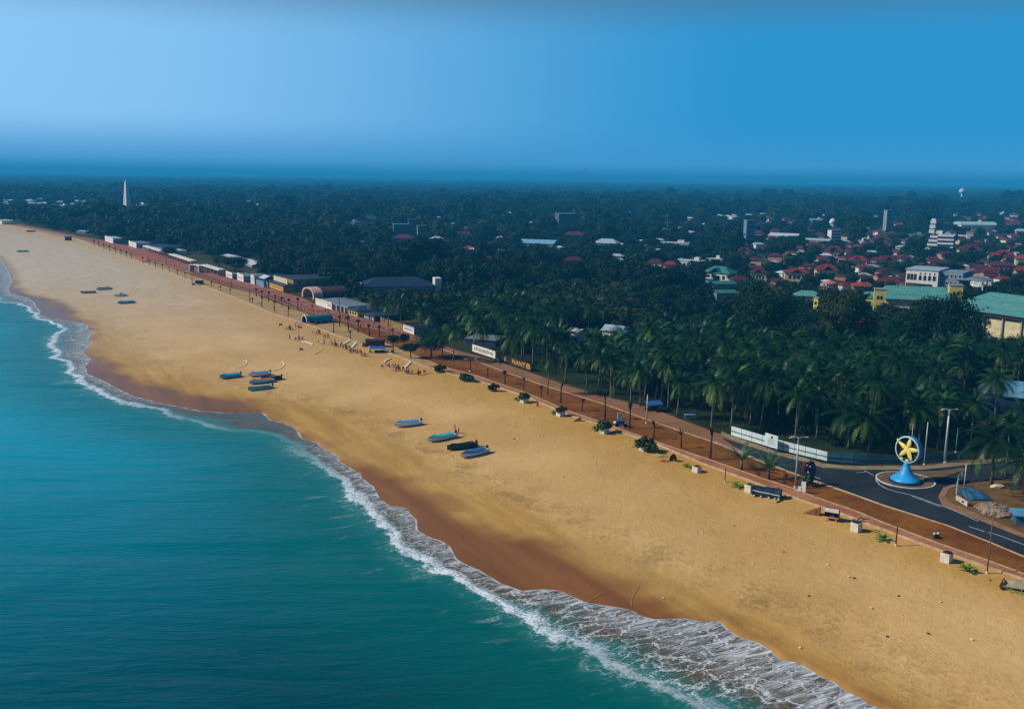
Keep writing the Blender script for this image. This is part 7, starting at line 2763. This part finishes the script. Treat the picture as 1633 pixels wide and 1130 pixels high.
# barrel shelter, brown stall, blue tarpaulin shelter on the sand strip
A, B2 = G(486, 516), G(527, 513)
m_ = (A + B2) / 2
d = B2 - A
Ls = d.length
r = empty('barrel_shelter', (m_.x, m_.y, 0), atan2(d.y, d.x), 'turquoise and navy barrel roofed shelter with a white front arch on the sand strip', 'shelter')
Rb, zb = 2.1, 0.9
for nm_, a0, a1, m__ in (('lower_roof', pi, pi * 0.42, sheet('turquoise_sheet', rgb('2a7f8a'), 0, 0.5)), ('upper_roof', pi * 0.42, 0, sheet('navy_sheet', rgb('24467a'), 0, 0.5))):
    vs, fs = [], []
    for x_ in (-Ls / 2, Ls / 2):
        for rr_ in (Rb, Rb - 0.1):
            for k in range(7):
                a = a0 + (a1 - a0) * k / 6
                vs.append((x_, rr_ * cos(a), zb + rr_ * sin(a)))
    for k in range(6):
        fs += [(k, k + 1, 14 + k + 1, 14 + k), (7 + k, 21 + k, 21 + k + 1, 7 + k + 1), (k, 7 + k, 8 + k, k + 1), (14 + k, 15 + k, 22 + k, 21 + k)]
    MB().add(vs, fs).build(nm_, m__, r)
arch = [(-Ls / 2 - 0.15, Rb * 1.08 * cos(pi * k / 10), zb + Rb * 1.08 * sin(pi * k / 10)) for k in range(11)]
MB().tube(arch, 0.2, 6).build('front_arch', white_m, r)
MB().box((Ls / 2 - 0.2, 0, 0), (0.15, Rb * 1.8, zb + 1.2)).build('end_wall', navy_m, r)
MB().box((0, Rb * 0.95, 0), (Ls, 0.15, zb)).build('back_wall', navy_m, r)
for k in range(4):
    MB().box((-Ls / 2 + Ls * (k + 0.3) / 4, -Rb * 0.97, 0), (0.16, 0.16, zb)).build('post', white_m, r)
for k, x_ in enumerate((-1.3, -0.6, 0.2)):
    pp = m_ + Vector((cos(atan2(d.y, d.x)) * (-Ls / 2 - 1.2) + x_, sin(atan2(d.y, d.x)) * (-Ls / 2 - 1.2) - 0.9 + 0.3 * k, 0))
    chair(pp, 1.0 + k, 'white', 'white plastic chair before the open end of the barrel shelter', 'white chairs at the barrel shelter')
p = G(597, 553)
r = empty('brown_stall', p, -0.1, 'dark brown box shaped stall on the sand strip above the blue tarpaulin', 'stall')
MB().box((0, 1.2, 0), (5.4, 2.4, 1.9)).build('wall', paint('stall_brown', rgb('4a241c'), 0.8, 0.3, 1), r)
MB().box((0, 1.1, 1.9), (6.0, 3.0, 0.25), 0, 0.95).build('roof', paint('stall_roof', rgb('3a1c18'), 0.8, 0.3, 1), r)
MB().box((-3.2, 0.3, 0.0), (1.0, 1.2, 1.1)).build('crate', paint('stall_crate', rgb('5c3838'), 0.8, 0.3, 1), r)
MB().box((-0.4, -0.08, 0.7), (3.6, 0.25, 0.9)).build('counter_opening', dark_m, r)
p = G(602, 562)
r = empty('tarpaulin_shelter', p, 0.12, 'low shelter under a bright blue tarpaulin at the edge of the sand strip', 'shelter')
vs, fs = [], []
for i in range(8):
    for j in range(5):
        vs.append((-2.4 + 4.8 * i / 7, -1.1 + 2.4 * j / 4, 1.25 + 0.45 * (j / 4) + 0.12 * sin(i * 1.9 + j)))
for i in range(7):
    for j in range(4):
        fs.append((i * 5 + j, (i + 1) * 5 + j, (i + 1) * 5 + j + 1, i * 5 + j + 1))
MB().add(vs, fs).build('tarpaulin', paint('bright_tarpaulin', rgb('2560a8'), 0.5, 0.2, 1), r, True)
for x_ in (-2.3, 0, 2.3):
    for y_, z_ in ((-1.0, 1.2), (1.2, 1.6)):
        MB().tube([(x_, y_, -0.1), (x_, y_, z_)], 0.06, 6).build('post', brown_m, r)
MB().box((0.6, 0.2, 0), (3.0, 1.2, 0.6)).build('bench', dark_m, r)
# dark cart and small huts on the far sand
p = G(318, 454)
r = empty('loaded_cart', p, 0.1, 'dark cart with a pale load on the sand below the silver gate', 'cart')
kq = p.y / FOC
MB().box((0, 0, 0.5), (14 * kq * 0.8, 2.2, 1.5)).build('body', paint('cart_dark', rgb('22201f'), 0.7, 0.3, 1), r)
MB().ball((-0.3, 0, 2.0), 1.4, 9, 5, (1.6, 0.7, 0.45), 0.2).build('load', cream_m, r)
for s in (-1, 1):
    MB().tube([(s * 2.2, -1.15, 0.5), (s * 2.2, -1.3, 0.5)], 0.5, 14).build('wheel', paint('tyre', rgb('151515'), 0.8, 0.2, 2), r)
p = G(108, 383.5)
r = empty('hut', p, 0.1, 'small dark box hut on the far sand before the promenade end', 'hut')
MB().box((0, 1.5, 0), (4, 3.2, 2.6)).build('wall', dark_m, r)
MB().box((0, 1.5, 2.6), (4.6, 3.8, 0.3)).build('roof', dkroof, r)
p = G(226, 417)
r = empty('awning', p, -0.6, 'orange red awning on the sand edge of the far promenade', 'awning')
MB().add([(-4, -1.5, 1.2), (4, -1.5, 1.2), (4, 1.5, 2.4), (-4, 1.5, 2.4), (-4, -1.5, 1.28), (4, -1.5, 1.28), (4, 1.5, 2.48), (-4, 1.5, 2.48)], [(3, 2, 1, 0), (4, 5, 6, 7), (0, 1, 5, 4), (1, 2, 6, 5), (2, 3, 7, 6), (3, 0, 4, 7)]).build('canopy', paint('awning_orange', rgb('b4552f'), 0.8, 0.2, 1), r)
for x_ in (-3.8, 3.8):
    for y_, z_ in ((-1.4, 1.2), (1.4, 2.4)):
        MB().tube([(x_, y_, -0.1), (x_, y_, z_)], 0.07, 6).build('post', brown_m, r)
# dirt yard: low wall, fence, tarpaulin, rubble, small blue roof
A, B2 = P(1525, 796, 0.15), P(1543, 807, 0.15)
d = B2 - A
r = empty('low_wall', (A + B2) / 2, atan2(d.y, d.x), 'short whitewashed wall at the corner of the dirt yard', 'wall')
MB().box((0, 0, -0.1), (d.length, 0.25, 0.85)).build('panel', paint('whitewash', rgb('b8b8a4'), 0.85, 0.35, 1), r)
MB().box((d.length * 0.15, -0.14, 0.2), (0.5, 0.06, 0.35)).build('dark_patch', ink_m, r)
fp = [(1524.5, 796), (1524.5, 786), (1527, 775), (1533, 768), (1539, 763)]
r = empty('wire_fence', P(*fp[0], 0.15), 0, 'bent metal post fence curving round the corner of the dirt yard', 'fence')
pts = [P(x_, y_, 0.15) - Vector(r.location) for x_, y_ in fp]
for q in pts:
    MB().tube([q, q + Vector((0, 0, 2.0))], 0.07, 6).build('post', galv, r)
for z_ in (0.9, 1.95):
    MB().tube([q + Vector((0, 0, z_)) for q in pts], 0.045, 5).build('rail', galv, r)
p = P(1553, 789, 0.15)
vs, fs = [], []
for i in range(11):
    for j in range(8):
        x_, y_ = -2.1 + 4.2 * i / 10, -1.9 + 3.8 * j / 7
        e_ = max(0, 1 - (x_ / 2.2) ** 4) * max(0, 1 - (y_ / 2.0) ** 4)
        vs.append((p.x + x_, p.y + y_ * 1.5, p.z + 0.02 + e_ * (0.75 + 0.12 * sin(i * 1.3) + 0.1 * cos(j * 2))))
for i in range(10):
    for j in range(7):
        fs.append((i * 8 + j, (i + 1) * 8 + j, (i + 1) * 8 + j + 1, i * 8 + j + 1))
o = tag(MB().add(vs, fs).build('tarpaulin', paint('sea_blue_tarpaulin', rgb('2a5a78'), 0.45, 0.3, 0.8), None, True), 'blue tarpaulin sheet spread over a heap in the dirt yard', 'tarpaulin')
p = P(1588, 815, 0.15)
b = MB()
rr_ = random.Random(9)
for k in range(150):
    a, q = rr_.uniform(0, 6.28), sqrt(rr_.random())
    x_, y_ = 2.9 * q * cos(a), 3.6 * q * sin(a)
    b.ball((p.x + x_, p.y + y_, p.z + 1.2 * (1 - q ** 1.5) + rr_.uniform(-0.1, 0.1)), rr_.uniform(0.18, 0.45), 6, 4, (1, rr_.uniform(0.6, 1), 0.6), 0.25, rr_)
b.ball((p.x, p.y, p.z - 0.2), 2.8, 14, 6, (1, 1.2, 0.45), 0.05, rr_)
tag(b.build('rubble', paint('rubble_stone', rgb('8a7a68'), 0.95, 0.4, 0.8)), 'heap of broken pinkish grey rubble in the dirt yard', 'rubble')
p = P(1640, 834, 0.15)
r = empty('lean_to', p, -0.3, 'pale blue roofed lean to cut by the right border, in the dirt yard', 'shed')
MB().hip(4.4, 3.0, 1.5, 0.8, 0.3, 0.4).build('roof', paint('lean_to_blue', rgb('4a86a8'), 0.5, 0.2, 0.8), r)
MB().box((0, 0, 0), (4.0, 2.6, 1.5)).build('wall', ht, r)
p = P(1590, 777, 0.15)
tag(MB().ball((p.x, p.y, p.z + 0.2), 0.8, 9, 5, (1.5, 0.8, 0.6), 0.15).build('boulder', cream_m), 'pale boulder under the bushy palm in the dirt yard', 'boulder')
